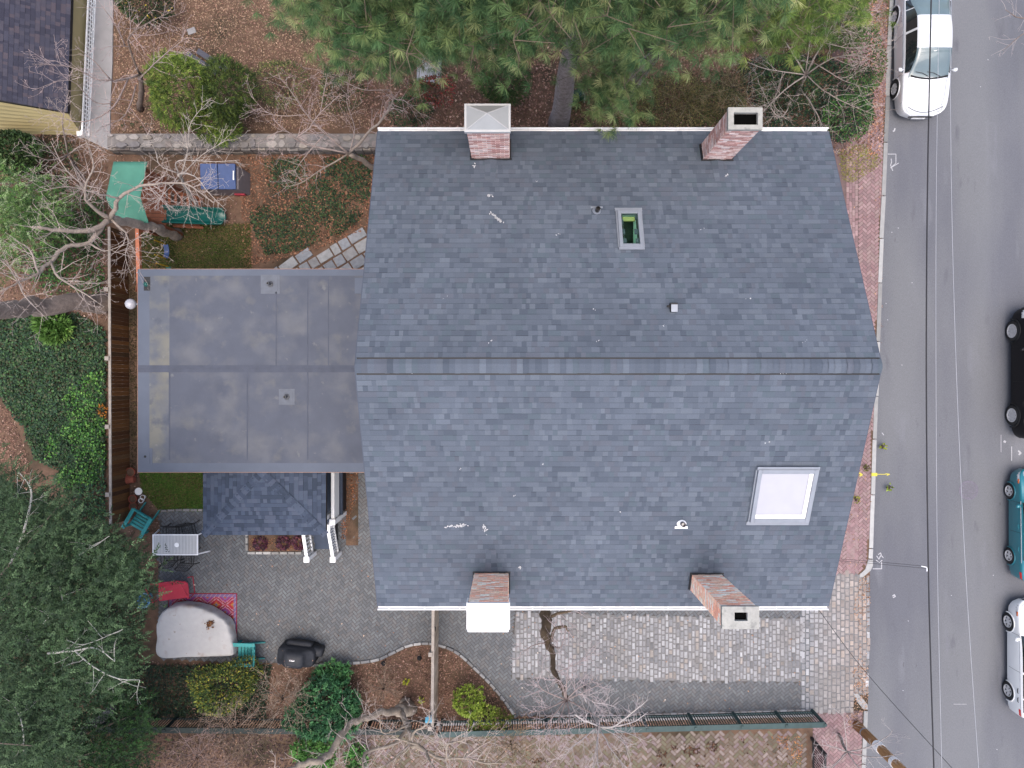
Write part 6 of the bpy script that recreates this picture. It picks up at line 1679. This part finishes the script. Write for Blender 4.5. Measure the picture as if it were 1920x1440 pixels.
for px, py, lab, c in ((1656,838,"lime green weed growing from the gutter above the yellow paint mark",[S(160,170,40)]),(1668,914,"small green weed in the gutter below the yellow paint mark",[S(130,150,50)]),(1625,877,"olive weed on the brick pavement by the house edge",[S(130,126,70)]),(1606,936,"mossy weed on the brick pavement left of the kerb",[S(140,140,60)]),(762,1277,"yellow leaved seedling among brown leaves left of the tan fence",[S(200,205,60)]),(790,1312,"yellow green seedling near the foot of the tan fence",[S(170,180,60)]),(607,262,"tiny bright yellow seedling among bare branches by the gable",[S(225,200,40)])):
    bush("weed", lab, "weed", px, py, .09, .12, .2, 26, 'leaf', c, .09, .025)

# ---------------------------------------------------------------- conifers with limbs
def conifer(name, label, base, height, regions, ncl, cols, kind, r0=.25, per=8, L=.24, W=.0042, k=40, group=None, wts=None, bark='bark', lean=(0,0), cl=.42, SLn=.5, limb_every=3, droop=.1, up=.6):
    """regions: [(pixel polygon, zmin, zmax, weight)] that the boughs fill; off frame boughs come from regions too"""
    bx, by, _ = G(*base); t = thing(name, label, "tree", (bx, by, 0), 0, group)
    tp = [(0,0,-.1), (lean[0]*.4, lean[1]*.4, height*.4), (lean[0], lean[1], height)]
    m = MB(); ns = 14; pts = []; rad = []
    for i in range(ns+1):
        f = i/ns; pts.append((lean[0]*f*f*.5+lean[0]*f*.5+.03*math.sin(i*1.3), lean[1]*f+.03*math.cos(i*1.7), -.1+height*f)); rad.append(r0*(1-.85*f)*(1.12 if i == 0 else 1))
    m.tube(pts, rad, 12)
    tr = m.build("trunk", M[bark], t, smooth=True)
    Pc = []
    for poly, z0, z1, w in regions:
        n = int(ncl*w); q = scatter(poly, n); z = z0+(z1-z0)*RNG.random(len(q)); d = (H-z)/F
        Pc.append(np.stack([(q[:, 0]-960)*d-bx, (720-q[:, 1])*d-by, z], 1))
    C = np.concatenate(Pc); n = len(C)
    f = np.clip(C[:, 2]/height, 0, 1); ax = C-np.stack([lean[0]*f, lean[1]*f, C[:, 2]-.4], 1); out = norm(ax)
    mb = MB(); nn = n*per; jj = .12 if kind == 'needle' else .06
    P = np.repeat(C, per, axis=0)+RNG.normal(size=(nn, 3))*[cl, cl, cl*.55]; A = np.repeat(out, per, axis=0)*(1 if kind == 'needle' else .5)+.55*rnd_dirs(nn)+[0, 0, up*.5]
    keep = P[:, 1]+by > 6.75 if kind == 'needle' else np.ones(nn, bool)
    ctone = np.repeat(1+.16*RNG.normal(size=n), per)[:, None]; col = np.clip(pal(nn, cols, wts, jj)*ctone, .003, .9)
    if name == 'pine_tree' and 'drooping' in label: keep |= (P[:, 1]+by > 6.2) & (np.abs(P[:, 0]+bx-3.05) < .6)
    if kind == 'needle': tufts(mb, P[keep], A[keep], k, L, W, 1.0, col[keep], up=.3, droop=droop)
    else: sprays(mb, P, A*[1,1,.4], SLn*(.7+.6*RNG.random(nn)), k, L, W, col, flat=.5, droop=.25)
    mb.build("crown", M['leaf'], t)
    m = MB()
    for i in range(0, n, limb_every):
        c = C[i]; z0 = max(min(c[2]-.35*math.hypot(c[0], c[1]), height*.95), .8); f0 = z0/height; s = (lean[0]*f0, lean[1]*f0, z0); mid = ((s[0]+c[0])/2, (s[1]+c[1])/2, (s[2]+c[2])/2+.25)
        m.tube([s, mid, tuple(c)], [.05, .032, .010], 5, S(120,108,98))
    if kind == 'needle':
        for i in range(0, nn, 4): m.tube([tuple(C[i//per]), tuple(P[i])], [.010, .005], 3, S(128,112,98), caps=False)
    stuff(m.build("limbs", M['twig'], t))
    return t
PIN = [S(136,156,96), S(114,142,88), S(90,124,78), S(162,174,116), S(72,106,66), S(176,180,124)]
PW = [4, 5, 5, 1.8, 4, .7]
conifer("pine_tree", "tall long needled pine with the thick grey trunk standing by the hose reel", (1047,232), 17,
        [([(800,-60),(1000,-80),(1190,-60),(1170,60),(1110,55),(1045,45),(985,95),(930,125),(860,85),(810,60)], 6.5, 13, .85),
         ([(700,-300),(1250,-300),(1250,-60),(700,-60)], 8, 16, .6)], 190, PIN, 'needle', .36, 12, .25, .0045, 46, "long needled pines behind the house", PW, cl=.38)
conifer("pine_tree", "long needled pine with a leaning trunk whose drooping bough overhangs the gutter", (1163,186), 16,
        [([(1130,-60),(1340,-70),(1440,-30),(1400,50),(1330,70),(1270,75),(1225,45),(1150,80),(1110,45)], 6, 12, .8),
         ([(1122,110),(1172,120),(1178,165),(1166,200),(1158,226),(1150,222),(1134,180)], 6.5, 8.2, .16),
         ([(1100,-300),(1500,-300),(1500,-60),(1100,-60)], 8, 15, .6)], 160, PIN, 'needle', .26, 12, .25, .0045, 46, "long needled pines behind the house", PW, lean=(2.0,-1.6))
conifer("pine_tree", "long needled pine at the top edge with boughs reaching over the brown leaf lawn", (745,-20), 16,
        [([(515,-30),(700,-60),(860,-60),(870,60),(850,95),(800,125),(745,145),(705,130),(690,105),(645,95),(625,45),(560,30)], 6, 12, .9),
         ([(500,-300),(850,-300),(850,-60),(500,-60)], 8, 15, .6)], 170, PIN, 'needle', .3, 12, .25, .0045, 46, "long needled pines behind the house", PW, cl=.38)
conifer("pine_tree", "long needled pine at the top right of the pine row, above the stone rimmed chimney", (1520,-90), 14,
        [([(1390,-40),(1660,-40),(1600,20),(1520,40),(1460,75),(1400,90)], 4, 9, 1.0), ([(1400,-300),(1660,-300),(1660,-40),(1400,-40)], 6, 12, .6)], 80, [S(124,150,70), S(104,132,60), S(150,166,86), S(84,112,54)], 'needle', .24, 7, .24, .0045, 40, "long needled pines behind the house", lean=(0,0))
HEM = [S(66,90,56), S(58,82,50), S(50,73,45), S(84,108,72), S(42,64,40)]
conifer("hemlock_tree", "huge grey green conifer with pale dead branches filling the bottom left corner", (70,1180), 11,
        [([(10,905),(70,930),(130,965),(185,1000),(230,1020),(262,1068),(258,1120),(226,1180),(234,1248),(200,1298),(160,1290),(120,1350),(110,1440),(-60,1440),(-60,900)], 3.5, 9.5, 1.0),
         ([(-60,1330),(110,1340),(120,1500),(-60,1500)], 3, 8, .2)], 860, HEM, 'spray', .3, 16, .075, .017, 10, None, [3,4,4,1.2,3], SLn=.26, cl=.30, limb_every=40)
conifer("hemlock_tree", "dark green conifer lower down between the big grey green one and the bottom fence", (210,1330), 6,
        [([(150,1330),(200,1290),(255,1290),(272,1350),(275,1440),(260,1500),(120,1500),(115,1400)], 1.2, 4.5, 1.0)], 150, [S(40,74,32), S(32,62,30), S(50,88,40), S(26,48,26)], 'spray', .16, 16, .075, .016, 10, None, SLn=.26, cl=.26, limb_every=30)
conifer("cypress_tree", "light green feathery conifer at the left frame edge above the ivy", (20,380), 7,
        [([(-80,320),(30,330),(110,350),(110,420),(60,470),(20,500),(-80,480)], 2.0, 5.5, 1.0)], 150, [S(86,120,54), S(72,106,48), S(104,138,72), S(56,88,42), S(132,152,106)], 'spray', .18, 14, .075, .016, 10, None, SLn=.28, cl=.28, limb_every=30)
# branch of a tall oak-like trunk reaching out of the left of the frame is below

# ---------------------------------------------------------------- bare trees
def grow(m, p, d, L, r, lev, col, dens, sag, nseg=4, sides=4, minr=.0036):
    pts = [p]; rad = [r]; q = Vector(p); dv = Vector(d).normalized()
    for i in range(nseg):
        dv = (dv+Vector((random.gauss(0,.16), random.gauss(0,.16), random.gauss(0,.12)-sag))).normalized(); q = q+dv*(L/nseg); pts.append(tuple(q)); rad.append(max(r*(1-.85*(i+1)/nseg), minr*.8))
    m.tube(pts, rad, sides, col, caps=False)
    if lev > 0:
        n = max(1, int(L*dens*random.uniform(.7,1.3)+.5))
        for k in range(n):
            f = random.uniform(.15, 1.0); i = min(int(f*nseg), nseg-1); fr = f*nseg-i; a, b = Vector(pts[i]), Vector(pts[i+1]); s = a+(b-a)*fr; tdir = (b-a).normalized()
            rv = Vector((random.gauss(0,1), random.gauss(0,1), random.gauss(0,.6))); rv = (rv-tdir*rv.dot(tdir)).normalized(); nd = tdir*random.uniform(.5,1.0)+rv*random.uniform(.5,1.0)
            grow(m, tuple(s), nd, L*random.uniform(.32,.6)*(1.1-.35*f), max(r*(1-.8*f)*.6, minr), lev-1, col, dens*1.25, sag, 3, 3, minr)
def curled(root, px, py, r, z0, z1, n, cols):
    q = RNG.normal(size=(n, 2))*r*.5; x, y, _ = G(px, py, (z0+z1)/2); P = np.column_stack([q[:, 0]+x, q[:, 1]+y, z0+(z1-z0)*RNG.random(n)]); m = MB()
    leaves(m, P, rnd_dirs(n), .055*(.7+.6*RNG.random(n)), .016, pal(n, cols, None, .15), up=.3, fold=.5); m.build('curled_leaf', M['leaf'], root, world=True)['kind'] = 'stuff'
def bare_tree(name, label, limbs, col=None, base=None, lev=2, dens=2.6, tw=1.0, sag=.0, group=None, cat="tree", start=.25, barkcol=None, minr=.0036, trunk=1):
    dens = dens*1.6
    """limbs: traced polylines of (px, py, z, radius); the first `trunk` of them are the trunk, twigs sprout from all the others"""
    col = col or S(168,150,144); barkcol = barkcol or S(140,124,114)
    P0 = G(*limbs[0][0][:3]); t = thing(name, label, cat, (P0[0], P0[1], 0), 0, group); o = Vector((P0[0], P0[1], 0))
    mt = MB(); ml = MB(); mw = MB()
    for li, lb in enumerate(limbs):
        W4 = [(*[a-b for a, b in zip(G(*q[:3]), o)], q[3]) for q in lb]; S4 = smoothline(W4, 4 if len(W4) > 2 else 3)
        pts = [tuple(q[:3]) for q in S4]; rad = [float(q[3]) for q in S4]
        rad = [r*random.uniform(.9,1.13) for r in rad]
        if li < trunk: rad[0] *= 1.3; rad[1] *= 1.1
        pts = [(a+random.gauss(0, .25*r), b+random.gauss(0, .25*r), c) for (a, b, c), r in zip(pts, rad)]
        ml = mt if li < trunk else MB()
        if li >= trunk: rad = [max(r*.74, .004) for r in rad]
        ml.tube(pts, rad, 9 if li < trunk else 6, barkcol if li < trunk or rad[0] > .035 else [(x+y)/2 for x, y in zip(col, barkcol)])
        if li >= trunk: ml.build("limb", M['barkpale'], t, smooth=True)
        if li < trunk and len(limbs) > trunk: continue
        Ltot = sum((Vector(a)-Vector(b)).length for a, b in zip(pts[:-1], pts[1:])); n = int(Ltot*dens)
        for k in range(n):
            f = start+(1-start)*(k+random.random())/n; i = min(int(f*(len(pts)-1)), len(pts)-2); a, b = Vector(pts[i]), Vector(pts[i+1]); s = a+(b-a)*(f*(len(pts)-1)-i); td = (b-a).normalized()
            rv = Vector((random.gauss(0,1), random.gauss(0,1), random.gauss(.15,.6))); rv = (rv-td*rv.dot(td)).normalized()
            grow(mw, tuple(s), td*random.uniform(.4,.9)+rv*random.uniform(.6,1.0), tw*random.uniform(.6,1.3)*(1.15-.5*f), min(max(rad[i]*.4, .006), .013), lev, col, 3.2, sag, minr=minr)
    mt.build("trunk", M['barkpale'], t, smooth=True)
    if mw.V: mw.build("crown", M['twig'], t)
    return t
PK = S(198,178,174); GR_ = S(166,158,146); WH = S(206,200,192)
bare_tree("bare_tree", "bare tree whose fine branches spread over the neighbour's concrete strip and roof", [
    [(262,205,0,.10),(266,170,1.5,.085),(262,140,2.6,.07)], [(262,140,2.6,.05),(225,150,3.4,.04),(208,150,3.8,.032),(180,118,4.4,.02),(140,85,5.0,.008)], [(240,150,3.2,.04),(212,200,3.8,.03),(160,228,4.3,.02),(90,215,4.8,.008)],
    [(262,140,2.6,.05),(240,75,4,.035),(275,45,4.8,.02),(330,18,5.2,.008)], [(212,150,3.8,.03),(180,148,4.2,.022),(130,125,4.8,.015),(60,120,5.4,.006)], [(235,85,3.9,.03),(218,50,4.5,.02),(190,10,5.2,.008)],
    [(260,150,2.6,.04),(300,110,3.6,.02),(350,70,4.4,.008)], [(212,195,3.8,.025),(175,190,4.3,.018),(130,150,5,.012),(60,170,5.4,.005)], [(255,160,2.6,.03),(235,215,3.2,.02),(190,240,3.8,.008)]], PK, lev=3, dens=3.2, tw=.95)
bare_tree("bare_tree", "old grey tree with a thick curved trunk rising over the swings and canopy", [
    [(336,446,0,.19),(318,436,.8,.175),(290,427,2.0,.155),(250,417,3.3,.135),(207,411,4.6,.115)],
    [(207,411,4.6,.12),(170,432,5.2,.10),(110,432,5.9,.075),(70,426,6.4,.05)],
    [(207,411,4.6,.11),(165,456,5.2,.085),(125,463,5.7,.08),(95,490,6.1,.07),(70,512,6.5,.055),(35,530,6.9,.035),(0,545,7.3,.015)],
    [(207,411,4.6,.10),(165,380,5.5,.06),(160,350,6.0,.045),(175,310,6.6,.028),(160,260,7.2,.01)],
    [(207,411,4.6,.10),(225,372,5.4,.07),(262,350,6.0,.055),(300,345,6.5,.045),(350,345,7.0,.03),(400,380,7.4,.015)],
    [(95,490,6.1,.06),(110,520,6.6,.04),(150,545,7.0,.025),(195,575,7.4,.008)], [(35,530,6.9,.03),(50,560,7.2,.02),(90,600,7.6,.006)], [(35,530,6.9,.03),(15,500,7.3,.018),(-10,480,7.6,.006)],
    [(72,512,6.5,.045),(60,475,6.8,.03),(45,458,7.0,.022)], [(160,350,6.0,.035),(125,320,6.6,.02),(95,265,7.2,.008)], [(225,372,5.4,.04),(190,365,6,.03),(130,350,6.8,.015),(70,360,7.4,.006)],
    [(207,411,4.6,.07),(240,445,5.0,.03),(235,480,5.4,.015),(248,520,5.8,.006)], [(165,456,5.2,.05),(195,470,5.6,.025),(225,462,6,.012),(250,455,6.2,.005)]], S(196,180,172), lev=3, dens=3.0, tw=1.0, barkcol=S(172,158,146))
bare_tree("bare_tree", "massive brown trunk emerging from behind the fence and running out of the left edge", [
    [(196,568,0,.30),(150,570,1.4,.29),(80,577,3.2,.28),(0,580,5.4,.26),(-120,590,8,.26),(-260,600,11,.18)], [(-20,580,5.8,.1),(-60,520,7.5,.07),(-80,420,9.5,.03)], [(-100,590,7.6,.1),(-160,660,9,.06),(-200,760,10.5,.02)]], S(186,172,162), lev=2, dens=1.2, tw=1.1, barkcol=S(178,160,148))
bare_tree("bare_tree", "many stemmed bare shrub tree above the fieldstone wall at the gable corner", [
    [(702,316,0,.10),(680,300,.9,.085),(655,288,1.7,.08)], [(655,288,1.7,.07),(690,250,2.8,.06),(722,215,3.6,.05),(737,185,4.2,.035),(730,168,4.6,.02)], [(737,185,4.2,.02),(760,190,4.6,.014),(790,215,5,.006)],
    [(655,288,1.7,.05),(610,250,2.7,.035),(575,215,3.5,.03),(545,170,4.3,.015),(520,140,4.8,.006)], [(655,288,1.7,.05),(600,320,2.2,.03),(560,345,2.7,.02),(530,350,3,.008)], [(655,288,1.7,.045),(560,265,2.6,.04),(580,240,3.2,.03),(600,212,3.8,.02),(640,175,4.6,.01)],
    [(730,168,4.6,.02),(680,168,5,.015),(640,150,5.2,.01),(595,135,5.5,.004)], [(610,250,2.7,.03),(575,290,3.0,.02),(550,325,3.4,.008)], [(560,265,2.6,.03),(530,245,3.2,.02),(480,270,3.8,.008)], [(600,212,3.8,.02),(610,160,4.4,.015),(618,120,5,.006)], [(655,288,1.7,.03),(665,240,2.6,.02),(650,190,3.6,.01),(660,130,4.4,.004)], [(575,215,3.5,.02),(510,215,4,.014),(470,180,4.5,.006)]], PK, lev=3, dens=3.4, tw=.85, barkcol=S(168,154,142))
bare_tree("bare_tree", "slim pale bare tree between the blue lidded box and the climbing frame", [
    [(372,392,0,.06),(360,370,1.6,.055),(345,345,3.0,.05),(335,325,4.0,.04)], [(335,325,4.0,.03),(330,305,4.5,.025),(352,300,4.8,.02),(400,303,5.1,.014),(450,300,5.4,.005)], [(335,325,4.0,.03),(365,330,4.4,.022),(390,360,4.8,.016),(425,395,5.2,.006)], [(340,330,3.8,.03),(352,280,4.6,.02),(358,230,5.4,.012),(395,185,6,.005)], [(335,325,4,.03),(300,310,4.6,.02),(290,280,5,.012),(270,250,5.4,.005)], [(338,335,3.6,.025),(310,360,4.2,.015),(290,390,4.6,.006)], [(340,330,3.8,.022),(380,290,4.8,.014),(430,260,5.4,.006)], [(345,345,3,.02),(355,380,3.8,.014),(350,410,4.2,.005)]], S(206,194,184), lev=2, dens=3.6, tw=.75, barkcol=S(190,180,170))
bare_tree("bare_tree", "thin bare tree over the dark shrub at the left, below the yellow wall", [[(150,330,0,.06),(140,310,1.4,.05),(128,290,2.6,.045)], [(128,290,2.6,.035),(120,250,3.6,.03),(118,220,4.4,.015),(130,170,5.2,.006)], [(128,290,2.6,.03),(90,300,3.4,.02),(40,280,4.2,.008)], [(140,310,1.4,.035),(160,340,2.6,.025),(150,380,3.4,.015),(165,430,4.0,.006)], [(128,290,2.6,.03),(160,270,3.4,.02),(200,285,4,.008)], [(128,290,2.6,.025),(80,330,3.4,.016),(30,350,4,.006)]], S(194,178,170), lev=3, dens=3.2, tw=.85)
bare_tree("bare_shrub", "large bare twiggy shrub overhanging the pavement by the silver car", [
    [(1490,190,0,.07),(1500,165,1.0,.06),(1510,140,1.8,.055)], [(1510,140,1.8,.04),(1545,80,3.0,.03),(1590,45,3.8,.02),(1650,15,4.4,.006)], [(1510,140,1.8,.04),(1560,110,2.8,.03),(1610,105,3.6,.02),(1670,130,4.2,.006)], [(1510,140,1.8,.035),(1480,90,2.8,.025),(1450,50,3.6,.008)], [(1510,140,1.8,.035),(1545,170,2.6,.025),(1590,195,3.2,.015),(1640,215,3.6,.005)],
    [(1510,140,1.8,.035),(1470,170,2.4,.025),(1430,210,3.0,.012),(1400,240,3.4,.005)], [(1500,165,1,.035),(1530,210,2,.025),(1545,255,2.6,.012),(1530,300,3,.004)], [(1510,140,1.8,.03),(1525,40,3.2,.025),(1540,10,3.8,.01)], [(1510,140,1.8,.03),(1560,60,3.4,.02),(1630,40,4.2,.006)], [(1545,80,3,.022),(1600,90,3.6,.016),(1680,75,4.2,.005)], [(1510,140,1.8,.03),(1440,130,2.8,.02),(1385,110,3.4,.006)], [(1530,120,2.4,.022),(1580,150,3,.016),(1625,165,3.5,.005)], [(1490,180,.8,.03),(1460,220,1.8,.02),(1420,150,2.6,.01)]], S(198,184,176), lev=3, dens=3.2, tw=.95, cat="shrub", barkcol=S(166,152,142))
bare_tree("bare_tree", "crooked brown tree rising from the drive by the gutter to a fan of pinkish twigs", [
    [(1008,1076,0,.17),(1018,1120,1.3,.17),(1024,1155,2.2,.165),(1022,1180,2.9,.155),(1027,1205,3.5,.12),(1036,1228,4.0,.085),(1041,1262,4.8,.08),(1054,1288,5.4,.07),(1062,1312,5.9,.06)],
    [(1024,1155,2.2,.07),(1045,1152,2.5,.06),(1070,1144,2.7,.05),(1088,1140,2.9,.03)], [(1032,1200,3.2,.08),(1040,1180,3.6,.07),(1058,1175,3.9,.06),(1066,1184,4.0,.03)],
    [(1062,1312,5.9,.035),(1052,1280,6.4,.022),(1040,1272,6.7,.008)], [(1062,1312,5.9,.03),(1090,1300,6.5,.018),(1130,1280,7.0,.006)], [(1062,1312,5.9,.03),(1020,1295,6.5,.018),(1005,1275,6.8,.006)], [(1062,1312,5.9,.03),(1035,1345,6.6,.018),(1005,1400,7.2,.006)], [(1062,1312,5.9,.03),(1025,1330,6.6,.016),(1000,1335,7,.006)],
    [(1062,1312,5.9,.03),(1068,1350,6.6,.018),(1062,1395,7.2,.006)], [(1062,1312,5.9,.03),(1105,1335,6.6,.018),(1130,1350,7,.006)], [(1062,1312,5.9,.028),(1085,1290,6.5,.016),(1120,1275,7,.005)], [(1062,1312,5.9,.028),(1048,1350,6.5,.016),(1030,1390,7.1,.005)], [(1062,1312,5.9,.03),(1062,1285,6.6,.018),(1064,1255,7,.006)], [(1030,1205,3.5,.03),(1050,1215,4.2,.02),(1060,1190,4.8,.008)], [(1027,1205,3.5,.03),(1000,1210,4,.016),(975,1225,4.4,.006)], [(1041,1262,4.8,.02),(1080,1245,5.4,.012),(1110,1225,5.8,.005)]], S(206,188,188), lev=2, dens=4.2, tw=.75, barkcol=S(118,102,84), start=.3)
bare_tree("bare_tree", "grey white bare tree spreading its twigs over the iron fence and mossy bricks", [
    [(1098,1290,0,.07),(1104,1312,1.2,.065),(1115,1340,2.2,.06),(1122,1362,3.0,.055)], [(1122,1362,3.0,.05),(1150,1362,3.6,.04),(1180,1340,4.2,.03),(1215,1312,4.8,.008)], [(1150,1362,3.6,.035),(1185,1355,4.2,.025),(1215,1335,4.8,.01)], [(1122,1362,3.0,.045),(1095,1350,3.6,.04),(1078,1340,4,.03)],
    [(1122,1362,3.0,.04),(1118,1400,4.0,.02),(1110,1450,4.8,.006)], [(1122,1362,3.0,.035),(1080,1395,4,.018),(1050,1425,4.6,.006)], [(1122,1362,3.0,.035),(1150,1410,4,.018),(1180,1445,4.6,.006)], [(1122,1362,3,.03),(1165,1385,3.8,.018),(1180,1420,4.4,.006)], [(1122,1362,3,.03),(1170,1372,3.8,.02),(1200,1385,4.4,.006)], [(1122,1362,3,.03),(1120,1420,4.2,.016),(1128,1470,5,.005)],
    [(1100,1318,1.6,.03),(1095,1305,3.4,.03),(1112,1316,4.2,.026),(1135,1320,4.6,.02),(1155,1326,5,.008)]], S(208,198,198), lev=2, dens=4.2, tw=.7, barkcol=S(206,200,196), start=.25)
bare_tree("bare_tree", "old tree at the bottom edge with a sinuous thick brown limb and twisted white branches", [
    [(762,1322,0,.22),(765,1330,.7,.20),(752,1335,1.4,.19)], [(752,1335,1.4,.17),(722,1334,2.2,.15),(690,1346,3.0,.14),(662,1355,3.6,.13),(640,1378,4.3,.14),(615,1415,5.0,.14),(598,1428,5.4,.13),(560,1436,5.9,.11),(520,1450,6.4,.09),(430,1470,7.2,.05)],
    [(752,1335,1.4,.14),(766,1360,2.4,.12),(770,1395,3.3,.10),(790,1400,4.0,.075),(805,1425,4.8,.05),(820,1450,5.4,.02)], [(766,1360,2.4,.10),(740,1395,3.4,.08),(690,1410,4.2,.07),(680,1430,4.8,.05),(690,1460,5.2,.03)],
    [(785,1398,4.0,.05),(760,1390,4.6,.035),(735,1380,5.0,.02)], [(770,1390,3.4,.07),(778,1372,4.2,.05),(800,1358,4.8,.035),(806,1345,5.2,.02),(802,1330,5.6,.006)],
    [(770,1395,3.3,.07),(830,1425,4.4,.06),(838,1410,4.8,.05),(840,1395,5.2,.04),(860,1390,5.6,.03),(885,1380,6.0,.01)], [(830,1425,4.4,.05),(870,1422,5.0,.04),(910,1430,5.6,.03),(960,1432,6.2,.008)], [(840,1395,5.2,.03),(860,1380,5.6,.02),(885,1370,6.0,.006)],
    [(770,1395,3.3,.05),(742,1420,4.2,.035),(715,1440,5,.01)], [(860,1388,5.4,.03),(880,1400,5.8,.025),(872,1425,6.2,.015)], [(770,1360,2.6,.06),(720,1375,3.6,.03),(712,1345,4.2,.012)], [(800,1358,4.8,.022),(815,1370,5.2,.015),(812,1395,5.6,.006)], [(640,1378,4.3,.04),(655,1395,4.8,.025),(648,1430,5.2,.008)], [(870,1422,5,.03),(900,1400,5.6,.018),(930,1385,6,.006)]], S(206,192,184), lev=3, dens=3.0, tw=.8, barkcol=S(176,162,146), start=.2)
for (px, py, lab, sc, c) in ((440,1370,"brownish bare shrub left of the rhododendron at the bottom",1.0,S(158,138,124)),(530,1310,"bare twiggy shrub between the yellowish shrub and the rhododendron",.9,S(170,152,136)),(370,1420,"bare shrub with pinkish curled twigs at the bottom left of the fence",.9,S(168,144,138)),(958,1395,"olive brown bare shrub at the end of the lime green shrubs",.8,S(160,138,110)),(1290,195,"olive brown tangle of bare stems between the pine trunks and the stone rimmed chimney",.9,S(150,136,96)),(1375,165,"bare olive stems tangled in the dark ivy beside the stone rimmed chimney",.9,S(152,138,104)),(720,1290,"thin leafless shrub standing in the brown leaf bed",.55,S(160,136,116))):
    lm = [[(px,py-6,0,.03),(px,py-2,.25,.028),(px,py,.4,.026)]]
    for k in range(9):
        a = 2*PI*k/9+random.uniform(-.3,.3); q = random.uniform(40,75)*sc; lm.append([(px,py,.4,.018),(px+q*.5*math.cos(a),py+q*.5*math.sin(a),1.2+random.random()*.5,.012),(px+q*math.cos(a),py+q*math.sin(a),1.6+random.random()*.9,.004)])
    r_ = bare_tree("bare_shrub", lab, lm, c, lev=2, dens=4.0, tw=.55*sc+.15, cat="shrub", start=.15)
    if sc > .6 and py > 1000: curled(r_, px, py, 1.5*sc, .6, 2.0, int(420*sc), [S(168,132,112), S(146,112,96), S(184,150,128), S(120,96,80)])
bare_tree("bare_tree", "small pale bare tree beside the utility pole at the bottom right", [
    [(1575,1378,0,.05),(1580,1395,1.2,.045),(1588,1410,2.2,.04)], [(1588,1410,2.2,.03),(1560,1400,3,.02),(1525,1395,3.6,.006)], [(1588,1410,2.2,.03),(1630,1400,3,.022),(1665,1380,3.6,.014),(1675,1368,4,.005)], [(1588,1410,2.2,.03),(1640,1420,3,.02),(1695,1412,3.8,.006)], [(1588,1410,2.2,.028),(1560,1440,3,.018),(1535,1470,3.4,.006)], [(1588,1410,2.2,.028),(1620,1450,3,.018),(1660,1470,3.6,.006)], [(1588,1410,2.2,.022),(1585,1370,3,.015),(1580,1335,3.6,.005)]], S(206,198,196), lev=2, dens=2.4, tw=.7, barkcol=S(176,164,156))
bare_tree("bare_tree", "pale bare branch tips reaching over the road at the top right edge", [
    [(2010,60,0,.14),(2030,50,2,.12),(2060,20,5,.10)], [(2060,20,5,.06),(1980,30,6,.035),(1915,34,6.6,.02),(1885,18,7,.006)], [(2060,20,5,.05),(1990,60,6.2,.03),(1930,58,6.8,.02),(1880,95,7.4,.005)], [(2060,20,5,.05),(2040,-60,6.5,.03),(1990,-120,7.4,.008)]], S(190,180,178), lev=2, dens=1.5, tw=.75, start=.35)
# pale dead limbs inside the big conifer belong to it
root = [o for o in bpy.data.objects if o.name == "hemlock_tree"][0]
DL = [[(18,1060,7.8,.035),(40,1010,8.4,.03),(58,940,8.8,.025),(55,910,9.0,.018),(35,885,9.2,.008)], [(148,1040,8.2,.022),(175,1025,8.6,.018),(205,1005,9,.006)], [(90,1225,8.6,.028),(140,1220,9,.024),(180,1215,9.3,.018),(215,1240,9.5,.008)], [(140,1220,9,.02),(175,1250,9.3,.014),(220,1272,9.5,.012),(262,1275,9.6,.005)], [(125,1200,8.8,.016),(160,1208,9.2,.01),(230,1180,9.5,.005)], [(45,1420,7.6,.02),(42,1360,8,.016),(25,1320,8.4,.006)], [(112,1100,8.4,.014),(118,1130,8.7,.006)], [(80,1170,8.6,.014),(98,1150,8.8,.006)]]
for d_ in DL:
    W4 = [(*[a-b for a, b in zip(G(*q[:3]), root.location)], q[3]) for q in d_]; S4 = smoothline(W4, 4) if len(W4) > 2 else smoothline(W4, 3)
    m = MB(); m.tube([tuple(q[:3]) for q in S4], [float(q[3]) for q in S4], 6, S(190,188,180))
    for q in S4[2::2]:
        a = random.random()*6.28; grow(m, tuple(q[:3]), (math.cos(a), math.sin(a), .1), .55, .009, 1, S(184,182,174), 3, .02)
    m.build("dead_branch", M['twig'], root)
